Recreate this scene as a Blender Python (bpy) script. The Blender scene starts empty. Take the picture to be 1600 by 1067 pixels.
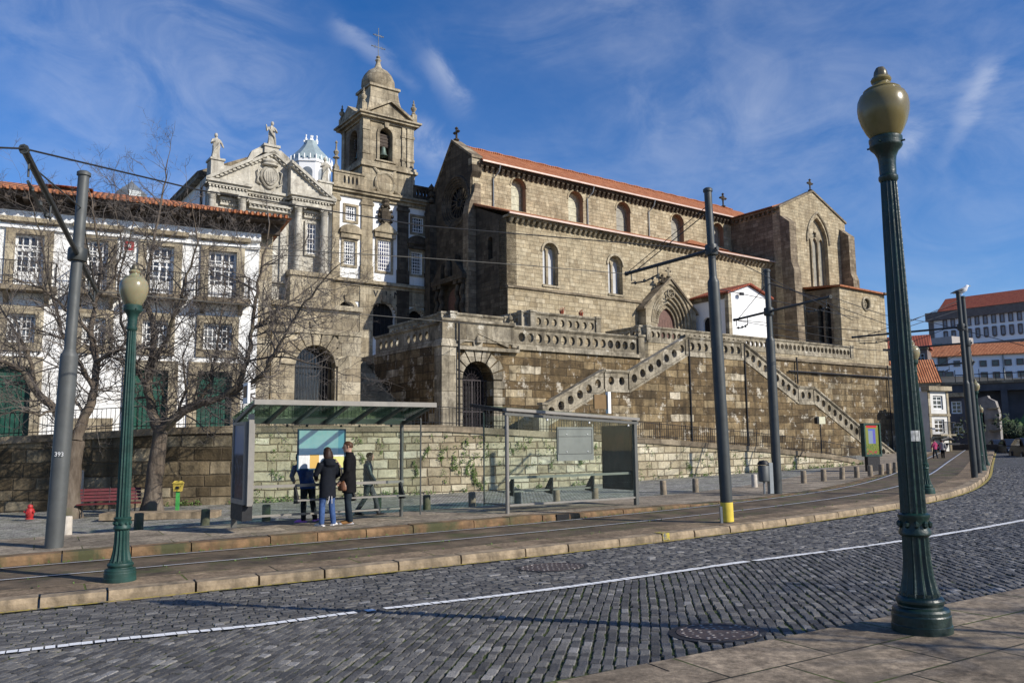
import bpy, bmesh, math, random
import numpy as np
from mathutils import Vector, Matrix
from mathutils.geometry import tessellate_polygon
random.seed(7)
rng = np.random.default_rng(11)
SC = bpy.context.scene
COL = SC.collection
PI = math.pi
# ------------------------------------------------------------------ camera
FPX = 1276.8
PITCH, ROLL = 0.12205, -0.0102
EYE = np.array([0, 0, 1.95])
_fw = np.array([0, math.cos(PITCH), math.sin(PITCH)])
_r0 = np.array([1.0, 0, 0]); _u0 = np.array([0, -math.sin(PITCH), math.cos(PITCH)])
_rt = _r0*math.cos(ROLL)+_u0*math.sin(ROLL)
_up = -_r0*math.sin(ROLL)+_u0*math.cos(ROLL)

def ray(px, py):
    d = _fw*FPX+_rt*(px-800)-_up*(py-533.5)
    return d/d[1]
def P(px, py, d):
    return EYE+ray(px, py)*d
cam_d = bpy.data.cameras.new('camera'); cam = bpy.data.objects.new('camera', cam_d)
COL.objects.link(cam); SC.camera = cam
m = Matrix.Identity(4)
for i in range(3):
    m[i][0], m[i][1], m[i][2], m[i][3] = _rt[i], _up[i], -_fw[i], EYE[i]
cam.matrix_world = m
cam_d.sensor_width = 36; cam_d.lens = FPX/1600*36; cam_d.clip_end = 3000; cam_d.clip_start = .05

# ------------------------------------------------------------------ node helper
class NT:
    def __init__(s, name):
        s.m = bpy.data.materials.new(name); s.m.use_nodes = True
        s.t = s.m.node_tree; s.b = s.t.nodes['Principled BSDF']; s.out = s.t.nodes['Material Output']
        s.tc = None
    def n(s, typ, **kw):
        nd = s.t.nodes.new('ShaderNode'+typ)
        for k, v in kw.items(): setattr(nd, k, v)
        return nd
    def put(s, sock, v):
        if hasattr(v, 'node'): s.t.links.new(v, sock)
        elif v is not None:
            if sock.type == 'RGBA' and len(v) == 3: v = (*v, 1)
            sock.default_value = v
    def co(s, which='Object'):
        if s.tc is None: s.tc = s.n('TexCoord')
        return s.tc.outputs[which]
    def math(s, op, a, b=None, c=None):
        nd = s.n('Math', operation=op)
        s.put(nd.inputs[0], a); s.put(nd.inputs[1], b)
        if c is not None: s.put(nd.inputs[2], c)
        return nd.outputs[0]
    def mr(s, v, a, b, c=0.0, d=1.0, smooth=False):
        nd = s.n('MapRange'); nd.clamp = True
        if smooth: nd.interpolation_type = 'SMOOTHSTEP'
        for i, x in enumerate((v, a, b, c, d)): s.put(nd.inputs[i], x)
        return nd.outputs[0]
    def mix(s, f, a, b, mode='MIX'):
        nd = s.n('MixRGB', blend_type=mode)
        s.put(nd.inputs[0], f); s.put(nd.inputs[1], a); s.put(nd.inputs[2], b)
        return nd.outputs[0]
    def noise(s, scale, detail=4, rough=.55, vec=None, dist=0.0, out='Fac'):
        nd = s.n('TexNoise'); nd.inputs['Scale'].default_value = scale
        nd.inputs['Detail'].default_value = detail; nd.inputs['Roughness'].default_value = rough
        nd.inputs['Distortion'].default_value = dist
        s.put(nd.inputs['Vector'], vec if vec is not None else s.co())
        return nd.outputs[out]
    def map(s, scale=(1, 1, 1), rot=(0, 0, 0), loc=(0, 0, 0), vec=None):
        nd = s.n('Mapping'); nd.inputs['Scale'].default_value = scale
        nd.inputs['Rotation'].default_value = rot; nd.inputs['Location'].default_value = loc
        s.put(nd.inputs['Vector'], vec if vec is not None else s.co())
        return nd.outputs[0]
    def ramp(s, f, stops, interp='LINEAR'):
        nd = s.n('ValToRGB'); cr = nd.color_ramp; cr.interpolation = interp
        while len(cr.elements) < len(stops): cr.elements.new(.5)
        for e, (p, c) in zip(cr.elements, stops):
            e.position = p; e.color = (*c, 1) if len(c) == 3 else c
        s.put(nd.inputs[0], f)
        return nd.outputs[0]
    def bump(s, h, strength=.5, dist=.02, normal=None):
        nd = s.n('Bump'); nd.inputs['Strength'].default_value = strength
        nd.inputs['Distance'].default_value = dist
        s.put(nd.inputs['Height'], h)
        if normal is not None: s.put(nd.inputs['Normal'], normal)
        return nd.outputs[0]
    def fin(s, color=None, rough=.8, metal=0.0, normal=None, spec=.4):
        if color is not None: s.put(s.b.inputs['Base Color'], color)
        s.put(s.b.inputs['Roughness'], rough); s.b.inputs['Metallic'].default_value = metal
        s.b.inputs['Specular IOR Level'].default_value = spec
        if normal is not None: s.put(s.b.inputs['Normal'], normal)
        return s.m
    def uv(s):
        """wall coordinates from object space: u along the wall, v up (or across on flat tops)"""
        p = s.n('SeparateXYZ'); s.put(p.inputs[0], s.co())
        q = s.n('SeparateXYZ'); s.put(q.inputs[0], s.co('Normal'))
        ax = s.math('GREATER_THAN', s.math('ABSOLUTE', q.outputs[0]), .71)
        az = s.math('GREATER_THAN', s.math('ABSOLUTE', q.outputs[2]), .8)
        def lerp(t, a, b): return s.math('ADD', a, s.math('MULTIPLY', t, s.math('SUBTRACT', b, a)))
        return lerp(ax, p.outputs[0], p.outputs[1]), lerp(az, p.outputs[2], p.outputs[1]), p

def plain(name, c, rough=.6, metal=0, var=.12, scale=6, bump=0, spec=.4, dirt=None):
    t = NT(name)
    f = t.noise(scale, 5, .6)
    a = tuple(x*(1-var) for x in c); b = tuple(min(1, x*(1+var)) for x in c)
    col = t.ramp(f, [(.3, a), (.7, b)])
    if dirt:
        g = t.noise(scale*.35, 6, .65, t.map((1, 1, .35)))
        col = t.mix(t.mr(g, dirt[1], dirt[1]+.18), col, dirt[0])
    nrm = t.bump(t.noise(scale*5, 4), bump, .01) if bump else None
    r = t.mr(t.noise(scale*1.7, 3), .3, .7, max(0, rough-.08), min(1, rough+.08))
    return t.fin(col, r, metal, nrm, spec)

def ashlar(name, bw, bh, palette, mortar=(.1, .085, .06), mw=.012, stain=(.05, .04, .028), st=.55, stsc=.5,
           streak=.0, bump=.6, moss=None, rowvar=.0, speck=.25, irr=.0, lichen=None, clus=.35, mott=.55):
    t = NT(name); u, v, p = t.uv()
    if irr:
        w = t.noise(1.3, 2, .5, out='Color'); q = t.n('SeparateColor'); t.put(q.inputs[0], w)
        u = t.math('ADD', u, t.math('MULTIPLY', t.math('SUBTRACT', q.outputs[0], .5), irr))
        v = t.math('ADD', v, t.math('MULTIPLY', t.math('SUBTRACT', q.outputs[1], .5), irr))
    if rowvar:
        v = t.math('ADD', v, t.math('MULTIPLY', t.math('SINE', t.math('MULTIPLY', v, 2.1/bh*.37)), rowvar*bh))
    vv = t.math('DIVIDE', v, bh); row = t.math('FLOOR', vv)
    wn = t.n('TexWhiteNoise', noise_dimensions='1D'); t.put(wn.inputs['W'], row)
    rr = wn.outputs['Value']
    uu = t.math('ADD', t.math('DIVIDE', u, t.math('MULTIPLY', t.math('ADD', t.math('MULTIPLY', rr, .5), .75), bw)), t.math('MULTIPLY', rr, 37.3))
    # uneven block lengths within the course
    uu = t.math('ADD', uu, t.math('MULTIPLY', t.math('SINE', t.math('MULTIPLY', uu, 2.4)), .22))
    col = t.math('FLOOR', uu)
    fu, fv = t.math('FRACT', uu), t.math('FRACT', vv)
    eu = t.math('MULTIPLY', t.math('MINIMUM', fu, t.math('SUBTRACT', 1, fu)), bw)
    ev = t.math('MULTIPLY', t.math('MINIMUM', fv, t.math('SUBTRACT', 1, fv)), bh)
    e = t.math('MINIMUM', eu, ev)
    e = t.math('ADD', e, t.math('MULTIPLY', t.math('SUBTRACT', t.noise(9, 3), .5), mw*1.6))
    mort = t.mr(e, mw*.5, mw*1.5, 1, 0)
    cx = t.n('CombineXYZ'); t.put(cx.inputs[0], col); t.put(cx.inputs[1], row)
    wb = t.n('TexWhiteNoise', noise_dimensions='2D'); t.put(wb.inputs['Vector'], cx.outputs[0])
    cl = t.noise(.33, 3, .6, cx.outputs[0]); cl = t.mr(cl, .3, .7)
    val = t.math('ADD', t.math('MULTIPLY', wb.outputs['Value'], 1-clus), t.math('MULTIPLY', cl, clus))
    c = t.ramp(val, palette)
    c = t.mix(speck, c, t.ramp(t.noise(7, 8, .7), [(.25, (.25, .22, .18)), (.5, (.5, .5, .5)), (.8, (.85, .8, .7))]), 'OVERLAY')
    mot = t.noise(1.25, 9, .78, dist=.4)
    c = t.mix(mott, c, t.ramp(mot, [(.36, (.1, .095, .085)), (.46, (.42, .42, .41)), (.55, (.56, .56, .55)), (.65, (.9, .9, .88))]), 'OVERLAY')
    big = t.noise(stsc, 7, .68, t.map((1, 1, .55)))
    c = t.mix(t.mr(big, st, st+.2, 0, .8), c, stain)
    if streak:
        sk = t.noise(1.0, 5, .6, t.map((3.2, 3.2, .16)))
        c = t.mix(t.math('MULTIPLY', t.mr(sk, .5, .72), streak), c, stain)
    if lichen:
        lk = t.noise(1.1, 9, .78)
        c = t.mix(t.mr(lk, lichen[1], lichen[1]+.055, 0, .85), c, lichen[0])
    if moss:
        mk = t.noise(2.3, 7, .7)
        c = t.mix(t.mr(mk, moss[1], moss[1]+.07), c, moss[0])
    c = t.mix(t.math('MULTIPLY', mort, .85), c, mortar)
    h = t.math('ADD', t.math('MULTIPLY', t.math('SUBTRACT', 1, mort), 1.0), t.math('MULTIPLY', t.noise(14, 6, .65), .8))
    h = t.math('ADD', h, t.math('MULTIPLY', wb.outputs['Value'], .35))
    return t.fin(c, .88, 0, t.bump(h, bump, .03), .25)

# ------------------------------------------------------------------ mesh helper
class MB:
    def __init__(s): s.v = []; s.f = []; s.mi = []
    def face(s, pts, mi=0):
        b = len(s.v); s.v += [tuple(map(float, p)) for p in pts]; s.f.append(tuple(range(b, b+len(pts)))); s.mi.append(mi)
    def mesh(s, vs, fs, mi=0):
        b = len(s.v); s.v += [tuple(map(float, p)) for p in vs]
        s.f += [tuple(b+i for i in f) for f in fs]; s.mi += [mi]*len(fs)
    def box(s, x0, x1, y0, y1, z0, z1, mi=0):
        x0, x1 = min(x0, x1), max(x0, x1); y0, y1 = min(y0, y1), max(y0, y1); z0, z1 = min(z0, z1), max(z0, z1)
        vs = [(x0, y0, z0), (x1, y0, z0), (x1, y1, z0), (x0, y1, z0), (x0, y0, z1), (x1, y0, z1), (x1, y1, z1), (x0, y1, z1)]
        s.mesh(vs, [(0, 3, 2, 1), (4, 5, 6, 7), (0, 1, 5, 4), (1, 2, 6, 5), (2, 3, 7, 6), (3, 0, 4, 7)], mi)
    def hexa(s, bot, top, mi=0):
        n = len(bot)
        fs = [tuple(range(n-1, -1, -1)), tuple(range(n, 2*n))]+[(i, (i+1) % n, n+(i+1) % n, n+i) for i in range(n)]
        s.mesh(list(bot)+list(top), fs, mi)
    def prism(s, poly, y0, y1, mi=0):
        """poly in (x,z), extruded along y"""
        s.hexa([(x, y0, z) for x, z in poly], [(x, y1, z) for x, z in poly], mi)
    def prismx(s, poly, x0, x1, mi=0):
        """poly in (y,z), extruded along x"""
        s.hexa([(x0, y, z) for y, z in poly], [(x1, y, z) for y, z in poly], mi)
    def tube(s, pts, r, n=8, caps=True, mi=0):
        pts = [Vector(p) for p in pts]; k = len(pts)
        rs = r if isinstance(r, (list, tuple)) else [r]*k
        vs = []; up = None
        for i, p in enumerate(pts):
            t = (pts[min(i+1, k-1)]-pts[max(i-1, 0)])
            if t.length < 1e-9: t = Vector((0, 0, 1))
            t.normalize()
            if up is None:
                up = Vector((0, 0, 1)) if abs(t.z) < .9 else Vector((1, 0, 0))
            a = t.cross(up)
            if a.length < 1e-6: a = t.orthogonal()
            a.normalize(); b = a.cross(t); up = b
            for j in range(n):
                an = 2*PI*j/n
                vs.append(p+(a*math.cos(an)+b*math.sin(an))*rs[i])
        fs = [(i*n+j, i*n+(j+1) % n, (i+1)*n+(j+1) % n, (i+1)*n+j) for i in range(k-1) for j in range(n)]
        if caps: fs += [tuple(range(n-1, -1, -1)), tuple(range((k-1)*n, k*n))]
        s.mesh(vs, fs, mi)
    def lathe(s, prof, n=16, c=(0, 0, 0), mi=0, mod=None, sx=1, sy=1):
        """prof: (r,z) pairs; mod(angle, i) -> radius factor"""
        k = len(prof); vs = []
        for i, (r, z) in enumerate(prof):
            for j in range(n):
                a = 2*PI*j/n; q = r*(mod(a, i) if mod else 1)
                vs.append((c[0]+q*math.cos(a)*sx, c[1]+q*math.sin(a)*sy, c[2]+z))
        fs = [(i*n+j, i*n+(j+1) % n, (i+1)*n+(j+1) % n, (i+1)*n+j) for i in range(k-1) for j in range(n)]
        fs += [tuple(range(n-1, -1, -1)), tuple(range((k-1)*n, k*n))]
        s.mesh(vs, fs, mi)
    def poly(s, loops, fn, flip=False, mi=0):
        """flat polygon with holes; loops of 2D points, fn maps 2D -> 3D"""
        tri = tessellate_polygon([[Vector((a, b, 0)) for a, b in lp] for lp in loops])
        flat = [q for lp in loops for q in lp]
        area = sum((flat[a][0]*(flat[b][1])-flat[b][0]*flat[a][1])+(flat[b][0]*flat[c][1]-flat[c][0]*flat[b][1])+(flat[c][0]*flat[a][1]-flat[a][0]*flat[c][1]) for a, b, c in tri)
        fs = [(a, b, c) if (area > 0) != flip else (c, b, a) for a, b, c in tri]
        s.mesh([fn(a, b) for a, b in flat], fs, mi)
    def slab(s, outer, holes, fn0, fn1, mi=0, mih=None):
        """thick polygon with holes between the two mappings fn0 (front) and fn1 (back)"""
        s.poly([outer]+holes, fn0, False, mi); s.poly([outer]+holes, fn1, True, mi)
        for k, lp in enumerate([outer]+holes):
            n = len(lp)
            for i in range(n):
                a, b = lp[i], lp[(i+1) % n]
                s.face([fn0(*a), fn0(*b), fn1(*b), fn1(*a)], mi if (k == 0 or mih is None) else mih)
    def wall(s, outer, holes, y0, y1, mi=0, mih=None):
        s.slab(outer, holes, lambda a, b: (a, y0, b), lambda a, b: (a, y1, b), mi, mih)
    def wallx(s, outer, holes, x0, x1, mi=0, mih=None):
        s.slab(outer, holes, lambda a, b: (x0, a, b), lambda a, b: (x1, a, b), mi, mih)
    def build(s, name, mats, parent=None, smooth=None, loc=None):
        me = bpy.data.meshes.new(name); me.from_pydata(s.v, [], s.f)
        if not isinstance(mats, (list, tuple)): mats = [mats]
        for mt in mats: me.materials.append(mt)
        if len(mats) > 1: me.polygons.foreach_set('material_index', s.mi)
        bm = bmesh.new(); bm.from_mesh(me)
        bmesh.ops.remove_doubles(bm, verts=bm.verts, dist=1e-5)
        bmesh.ops.recalc_face_normals(bm, faces=bm.faces)
        bm.to_mesh(me); bm.free()
        if smooth is not None:
            me.polygons.foreach_set('use_smooth', [True]*len(me.polygons))
            me.set_sharp_from_angle(angle=math.radians(smooth))
        o = bpy.data.objects.new(name, me); COL.objects.link(o)
        if parent: o.parent = parent
        if loc is not None: o.location = loc
        return o

def tag(o, label, cat, group=None):
    o['label'] = label; o['category'] = cat
    if group: o['group'] = group
    return o
def kind(o, k):
    o['kind'] = k; return o
def empty(name, label, cat, loc=(0, 0, 0), rz=0.0, group=None):
    o = bpy.data.objects.new(name, None); COL.objects.link(o)
    o.location = tuple(map(float, loc)); o.rotation_euler = (0, 0, rz); o.empty_display_size = .2
    return tag(o, label, cat, group)
def copy_tree(o, parent=None):
    c = o.copy(); COL.objects.link(c)
    if parent: c.parent = parent
    for ch in list(o.children): copy_tree(ch, c)
    return c

class Frame:
    """local axes on the plan: x along a facade, y away from the street, z up; px() reads a facade point off the camera ray"""
    def __init__(s, o, ang): s.o = np.array(o, float); s.ang = ang; s.ux = np.array([math.cos(ang), math.sin(ang), 0]); s.uy = np.array([-math.sin(ang), math.cos(ang), 0])
    def sub(s, x, y, z=0): return Frame(s.w(x, y, z), s.ang)
    def w(s, x, y, z=0): return s.o+s.ux*x+s.uy*y+np.array([0, 0, z])
    def l(s, p):
        d = np.array(p)-s.o; return (d@s.ux, d@s.uy, d[2])
    def px(s, px, py, y=0.0):
        r = ray(px, py); t = (y-(EYE-s.o)@s.uy)/(r@s.uy); q = s.l(EYE+r*t); return q[0], q[2]
    def pxx(s, px, py, x=0.0):
        r = ray(px, py); t = (x-(EYE-s.o)@s.ux)/(r@s.ux); q = s.l(EYE+r*t); return q[1], q[2]

def arch(x0, x1, z0, zs, n=12, rise=None):
    """opening outline: jambs from z0 to the springing zs, round (or segmental / pointed) head"""
    r = (x1-x0)/2; c = (x0+x1)/2; rise = r if rise is None else rise
    return [(x0, z0), (x1, z0)]+[(c+r*math.cos(PI*i/n), zs+rise*math.sin(PI*i/n)) for i in range(n+1)]
def pointed(x0, x1, z0, zs, n=7, k=1.0):
    w = x1-x0; R = w*k; h = math.sqrt(R*R-(R-w/2)**2)
    a = math.asin(h/R)
    right = [(x1-R+R*math.cos(a*i/n), zs+R*math.sin(a*i/n)) for i in range(n+1)]
    left = [(x0+R-R*math.cos(a*i/n), zs+R*math.sin(a*i/n)) for i in range(n-1, -1, -1)]
    return [(x0, z0), (x1, z0)]+right+left
def rect(x0, x1, z0, z1): return [(x0, z0), (x1, z0), (x1, z1), (x0, z1)]
def grow(lp, d):
    """offset an outline outwards (counter-clockwise loop)"""
    n = len(lp); out = []
    for i in range(n):
        a, b, c = lp[i-1], lp[i], lp[(i+1) % n]
        t1 = Vector((b[0]-a[0], b[1]-a[1])); t2 = Vector((c[0]-b[0], c[1]-b[1]))
        if t1.length < 1e-7 or t2.length < 1e-7: out.append(b); continue
        t1.normalize(); t2.normalize()
        n1 = Vector((t1.y, -t1.x)); n2 = Vector((t2.y, -t2.x)); q = n1+n2
        if q.length < 1e-4: q = n1
        q.normalize(); k = d/max(.35, q.dot(n1))
        out.append((b[0]+q.x*k, b[1]+q.y*k))
    return out

# ------------------------------------------------------------------ the ground
def G(x, y): return -.02+.013*x+.008*y
def gpix(px, py, h=0.0):
    r = ray(px, py); d = 10.0
    for _ in range(40):
        p = EYE+r*d; z = G(p[0], p[1])+h
        d = (z-EYE[2])/r[2]
    return EYE+r*d
KPX = [(0, 956), (169, 937), (400, 919), (650, 888), (900, 864), (1056, 846), (1212, 824), (1397, 797), (1500, 775), (1541, 750), (1548, 727)]
KP = [gpix(x, y, -.14)[:2] for x, y in KPX]
d0 = (KP[1]-KP[0])/np.linalg.norm(KP[1]-KP[0])
d1 = (KP[-1]-KP[-2])/np.linalg.norm(KP[-1]-KP[-2])
KP = [KP[0]-np.array([.86, .5])*28, KP[0]-np.array([.87, .5])*14]+KP+[KP[-1]+d1*25, KP[-1]+d1*60]
def smooth_line(pts, step):
    pts = np.array(pts); out = []
    for i in range(len(pts)-1):
        p0 = pts[max(i-1, 0)]; p1 = pts[i]; p2 = pts[i+1]; p3 = pts[min(i+2, len(pts)-1)]
        n = max(2, int(np.linalg.norm(p2-p1)/step))
        for k in range(n):
            t = k/n
            out.append(.5*((2*p1)+(p2-p0)*t+(2*p0-5*p1+4*p2-p3)*t*t+(3*p1-p0-3*p2+p3)*t**3))
    out.append(pts[-1]); out = np.array(out)
    for _ in range(3): out[1:-1] = (out[:-2]+2*out[1:-1]+out[2:])/4
    return out
KL = smooth_line(KP, .8)
for _ in range(25): KL[1:-1] = (KL[:-2]+2*KL[1:-1]+KL[2:])/4
_s = np.concatenate([[0], np.cumsum(np.linalg.norm(np.diff(KL, axis=0), axis=1))]); KLEN = _s[-1]
def kat(s):
    s = np.asarray(s, float); return np.stack([np.interp(s, _s, KL[:, 0]), np.interp(s, _s, KL[:, 1])], -1)
def knorm(s):
    a = kat(np.asarray(s)-.6); b = kat(np.asarray(s)+.6); t = b-a; t = t/np.linalg.norm(t, axis=-1, keepdims=True)
    return np.stack([t[..., 1], -t[..., 0]], -1)
def kq(pts):
    """(s,q) of plan points: q>0 on the road side"""
    pts = np.atleast_2d(pts)[:, :2]; S = np.zeros(len(pts)); Q = np.zeros(len(pts))
    a = KL[:-1]; t = KL[1:]-a; L = np.linalg.norm(t, axis=1); t = t/L[:, None]
    for i, p in enumerate(pts):
        w = p-a; u = np.clip((w*t).sum(1), 0, L); e = w-t*u[:, None]; d2 = (e**2).sum(1); j = int(d2.argmin())
        S[i] = _s[j]+u[j]; Q[i] = math.copysign(math.sqrt(d2[j]), t[j, 1]*w[j, 0]-t[j, 0]*w[j, 1])
    return S, Q
ROADW = 7.4
def road_z(x, y, q): return G(x, y)-.14+.045*np.clip(q, 0, 30)
def plat_h(s):
    """height of the platform kerb: fades out along the street"""
    s0 = float(kq([gpix(1030, 800)[:2]])[0][0])
    return .15*np.clip(1-(np.asarray(s)-s0+4)/9, 0.02, 1)
def strip(mb, s0, s1, step, qs, zf, mi=0):
    """sheet that follows the kerb line between offsets qs with height zf(x,y,q,s)"""
    ss = np.linspace(s0, s1, max(2, int((s1-s0)/step)))
    c = kat(ss); nn = knorm(ss); vs = []
    for k, q in enumerate(qs):
        p = c+nn*q
        for i in range(len(ss)): vs.append((p[i, 0], p[i, 1], zf(p[i, 0], p[i, 1], q, ss[i])))
    n = len(ss)
    mb.mesh(vs, [(k*n+i, k*n+i+1, (k+1)*n+i+1, (k+1)*n+i) for k in range(len(qs)-1) for i in range(n-1)], mi)

# sun and sky -----------------------------------------------------------
SUN_AZ = math.atan2(-.46, .89); SUN_EL = math.radians(30)
sd = Vector((math.cos(SUN_EL)*math.cos(SUN_AZ), math.cos(SUN_EL)*math.sin(SUN_AZ), math.sin(SUN_EL)))
sl = bpy.data.lights.new('sun', 'SUN'); sl.energy = 5.0; sl.angle = math.radians(.5); sl.color = (1, .935, .83)
so = bpy.data.objects.new('sun', sl); COL.objects.link(so); so.rotation_euler = sd.to_track_quat('Z', 'Y').to_euler()
W = bpy.data.worlds.new('World'); SC.world = W; W.use_nodes = True
wt = W.node_tree; bg = wt.nodes['Background']
sky = wt.nodes.new('ShaderNodeTexSky'); sky.sky_type = 'NISHITA'; sky.sun_disc = False
sky.sun_elevation = SUN_EL; sky.sun_rotation = math.atan2(sd.x, sd.y)
sky.air_density = 1.0; sky.dust_density = .25; sky.ozone_density = 3.2; sky.altitude = 50
SKYS = .098
def wn(t, **kw):
    n = wt.nodes.new('ShaderNode'+t)
    for k, v in kw.items(): setattr(n, k, v)
    return n
def wm(op, a, b=None):
    n = wn('Math', operation=op)
    for i, x in enumerate((a, b)):
        if hasattr(x, 'node'): wt.links.new(x, n.inputs[i])
        elif x is not None: n.inputs[i].default_value = x
    return n.outputs[0]
wtc = wn('TexCoord')
def wdot(v):
    n = wn('VectorMath', operation='DOT_PRODUCT'); wt.links.new(wtc.outputs['Generated'], n.inputs[0]); n.inputs[1].default_value = v
    return n.outputs['Value']
def wnoise(scale, mscale, rot, detail=7, rough=.62, dist=.6):
    mp = wn('Mapping'); mp.inputs['Scale'].default_value = mscale; mp.inputs['Rotation'].default_value = rot
    wt.links.new(wtc.outputs['Generated'], mp.inputs['Vector'])
    n = wn('TexNoise'); n.inputs['Scale'].default_value = scale; n.inputs['Detail'].default_value = detail
    n.inputs['Roughness'].default_value = rough; n.inputs['Distortion'].default_value = dist
    wt.links.new(mp.outputs[0], n.inputs['Vector']); return n.outputs['Fac']
def wmr(v, a, b, c=0.0, d=1.0):
    n = wn('MapRange', interpolation_type='SMOOTHSTEP')
    wt.links.new(v, n.inputs[0])
    for i, x in enumerate((a, b, c, d)): n.inputs[i+1].default_value = x
    return n.outputs[0]
broad = wmr(wnoise(1.7, (1, 1, 1.6), (0.5, .4, .6), 6, .6, .5), .42, .95, .03, .42)
fine = wnoise(9, (1, .35, 1.5), (.3, .5, -.9), 8, .6, 1.2)
tot = wm('MULTIPLY', broad, wmr(wnoise(5, (1, .5, 2), (.2, .6, .4), 8, .65, 1.0), .25, .8))
# thin cirrus wisps: (pixel ends, half width, strength)
for a, b, wd, st in [((668, 92), (735, 175), .011, .30), ((640, 205), (700, 240), .016, .42), ((520, 42), (600, 100), .007, .22),
                     ((600, 100), (650, 140), .006, .10), ((1545, 95), (1502, 190), .008, .30), ((1502, 190), (1470, 260), .006, .10), ((1425, 185), (1400, 250), .012, .26),
                     ((640, 90), (690, 40), .02, .05), ((60, 200), (460, 60), .13, .20), ((950, 250), (1330, 110), .08, .14)]:
    va = Vector(_fw*FPX+_rt*(a[0]-800)-_up*(a[1]-533.5)).normalized(); vb = Vector(_fw*FPX+_rt*(b[0]-800)-_up*(b[1]-533.5)).normalized()
    mid = (va+vb).normalized(); t = (vb-va); ln = t.length/2; t.normalize(); nn = mid.cross(t).normalized()
    across = wm('ABSOLUTE', wm('ADD', wdot(nn), wm('MULTIPLY', wm('SUBTRACT', fine, .5), .05)))
    along = wm('ABSOLUTE', wm('SUBTRACT', wdot(t), mid.dot(t)))
    front = wmr(wdot(mid), .9, .95)
    k = wm('MULTIPLY', wm('MULTIPLY', wmr(across, 0, wd*2.2, 1, 0), wmr(along, ln*.5, ln*1.5, 1, 0)), front)
    k = wm('MULTIPLY', k, wmr(fine, .3, .72, .15, 1))
    tot = wm('ADD', tot, wm('MULTIPLY', k, st))
hs = wn('HueSaturation'); hs.inputs['Saturation'].default_value = 1.3; wt.links.new(sky.outputs[0], hs.inputs['Color'])
tint = wn('MixRGB', blend_type='MULTIPLY'); tint.inputs[0].default_value = 1; tint.inputs[2].default_value = (.93, .98, 1.22, 1); wt.links.new(hs.outputs[0], tint.inputs[1])
mixn = wn('MixRGB'); wt.links.new(tot, mixn.inputs[0]); wt.links.new(tint.outputs[0], mixn.inputs[1])
mixn.inputs[2].default_value = (8.5, 8.8, 9.4, 1)
wt.links.new(mixn.outputs[0], bg.inputs['Color']); bg.inputs['Strength'].default_value = SKYS
SC.view_settings.view_transform = 'Standard'; SC.view_settings.look = 'None'
SC.view_settings.exposure = 0.18; SC.view_settings.gamma = 1.0
SC.cycles.max_bounces = 6; SC.cycles.transparent_max_bounces = 24
# ------------------------------------------------------------------ materials
M = {}
M['aisle'] = ashlar('weathered_granite', .58, .31, [(0, (.265, .21, .135)), (.35, (.345, .285, .19)), (.7, (.39, .33, .225)), (1, (.47, .41, .295))],
                    mortar=(.2, .16, .105), mw=.012, stain=(.16, .125, .08), st=.55, stsc=.25, bump=.8, speck=.5, streak=.45)
M['aisle_lo'] = ashlar('coarse_granite', .66, .36, [(0, (.235, .185, .115)), (.3, (.33, .27, .175)), (.7, (.39, .33, .225)), (1, (.48, .415, .3))],
                    mortar=(.17, .135, .09), mw=.014, stain=(.11, .085, .055), st=.54, stsc=.3, bump=.8, speck=.4, streak=.5)
M['dark'] = ashlar('shade_darkened_granite', .7, .36, [(0, (.04, .032, .024)), (.5, (.08, .065, .047)), (1, (.125, .102, .075))],  # stained granite, darkened further so its colour carries the west front's shade
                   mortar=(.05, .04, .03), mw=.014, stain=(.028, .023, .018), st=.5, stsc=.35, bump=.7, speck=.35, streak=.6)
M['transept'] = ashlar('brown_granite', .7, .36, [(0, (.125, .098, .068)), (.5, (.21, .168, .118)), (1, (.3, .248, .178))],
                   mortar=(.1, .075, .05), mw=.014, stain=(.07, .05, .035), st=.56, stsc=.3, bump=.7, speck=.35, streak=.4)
M['stair'] = ashlar('stained_granite', .85, .43, [(0, (.045, .033, .018)), (.3, (.095, .066, .034)), (.52, (.155, .11, .057)), (.7, (.23, .175, .1)), (.82, (.33, .275, .185)), (1, (.5, .45, .36))],
                    mortar=(.06, .046, .028), mw=.013, stain=(.035, .026, .015), st=.5, stsc=.5, bump=1.0, speck=.6, streak=.75, lichen=((.5, .455, .37), .555), irr=.16, clus=.6, mott=.85)
M['trim'] = ashlar('granite_trim', 1.3, .6, [(0, (.255, .21, .145)), (.5, (.34, .29, .205)), (1, (.43, .38, .285))],
                   mortar=(.13, .105, .075), mw=.01, stain=(.06, .048, .033), st=.49, stsc=.55, bump=.5, speck=.4, streak=.6)
M['balus'] = ashlar('lichen_granite', 1.6, .9, [(0, (.2, .17, .12)), (.5, (.30, .265, .2)), (1, (.4, .36, .285))],
                   mortar=(.1, .08, .055), mw=.01, stain=(.05, .042, .03), st=.46, stsc=1.3, bump=.7, speck=.6, streak=.6, lichen=((.55, .52, .44), .59))
M['lime'] = ashlar('pale_carved_stone', 1.4, .7, [(0, (.4, .375, .32)), (.5, (.46, .435, .375)), (1, (.53, .505, .44))],
                   mortar=(.36, .33, .27), mw=.007, stain=(.15, .13, .1), st=.52, stsc=.7, bump=.35, speck=.3, streak=.55)
M['lowwall'] = ashlar('pale_rubble_wall', .52, .27, [(0, (.17, .135, .085)), (.2, (.3, .255, .17)), (.5, (.41, .365, .26)), (.8, (.48, .435, .325)), (1, (.57, .53, .43))],
                   mortar=(.16, .125, .08), mw=.02, stain=(.11, .085, .05), st=.6, stsc=.5, bump=1.0, speck=.4, rowvar=.25, irr=.09, moss=((.09, .125, .03), .69))
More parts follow.
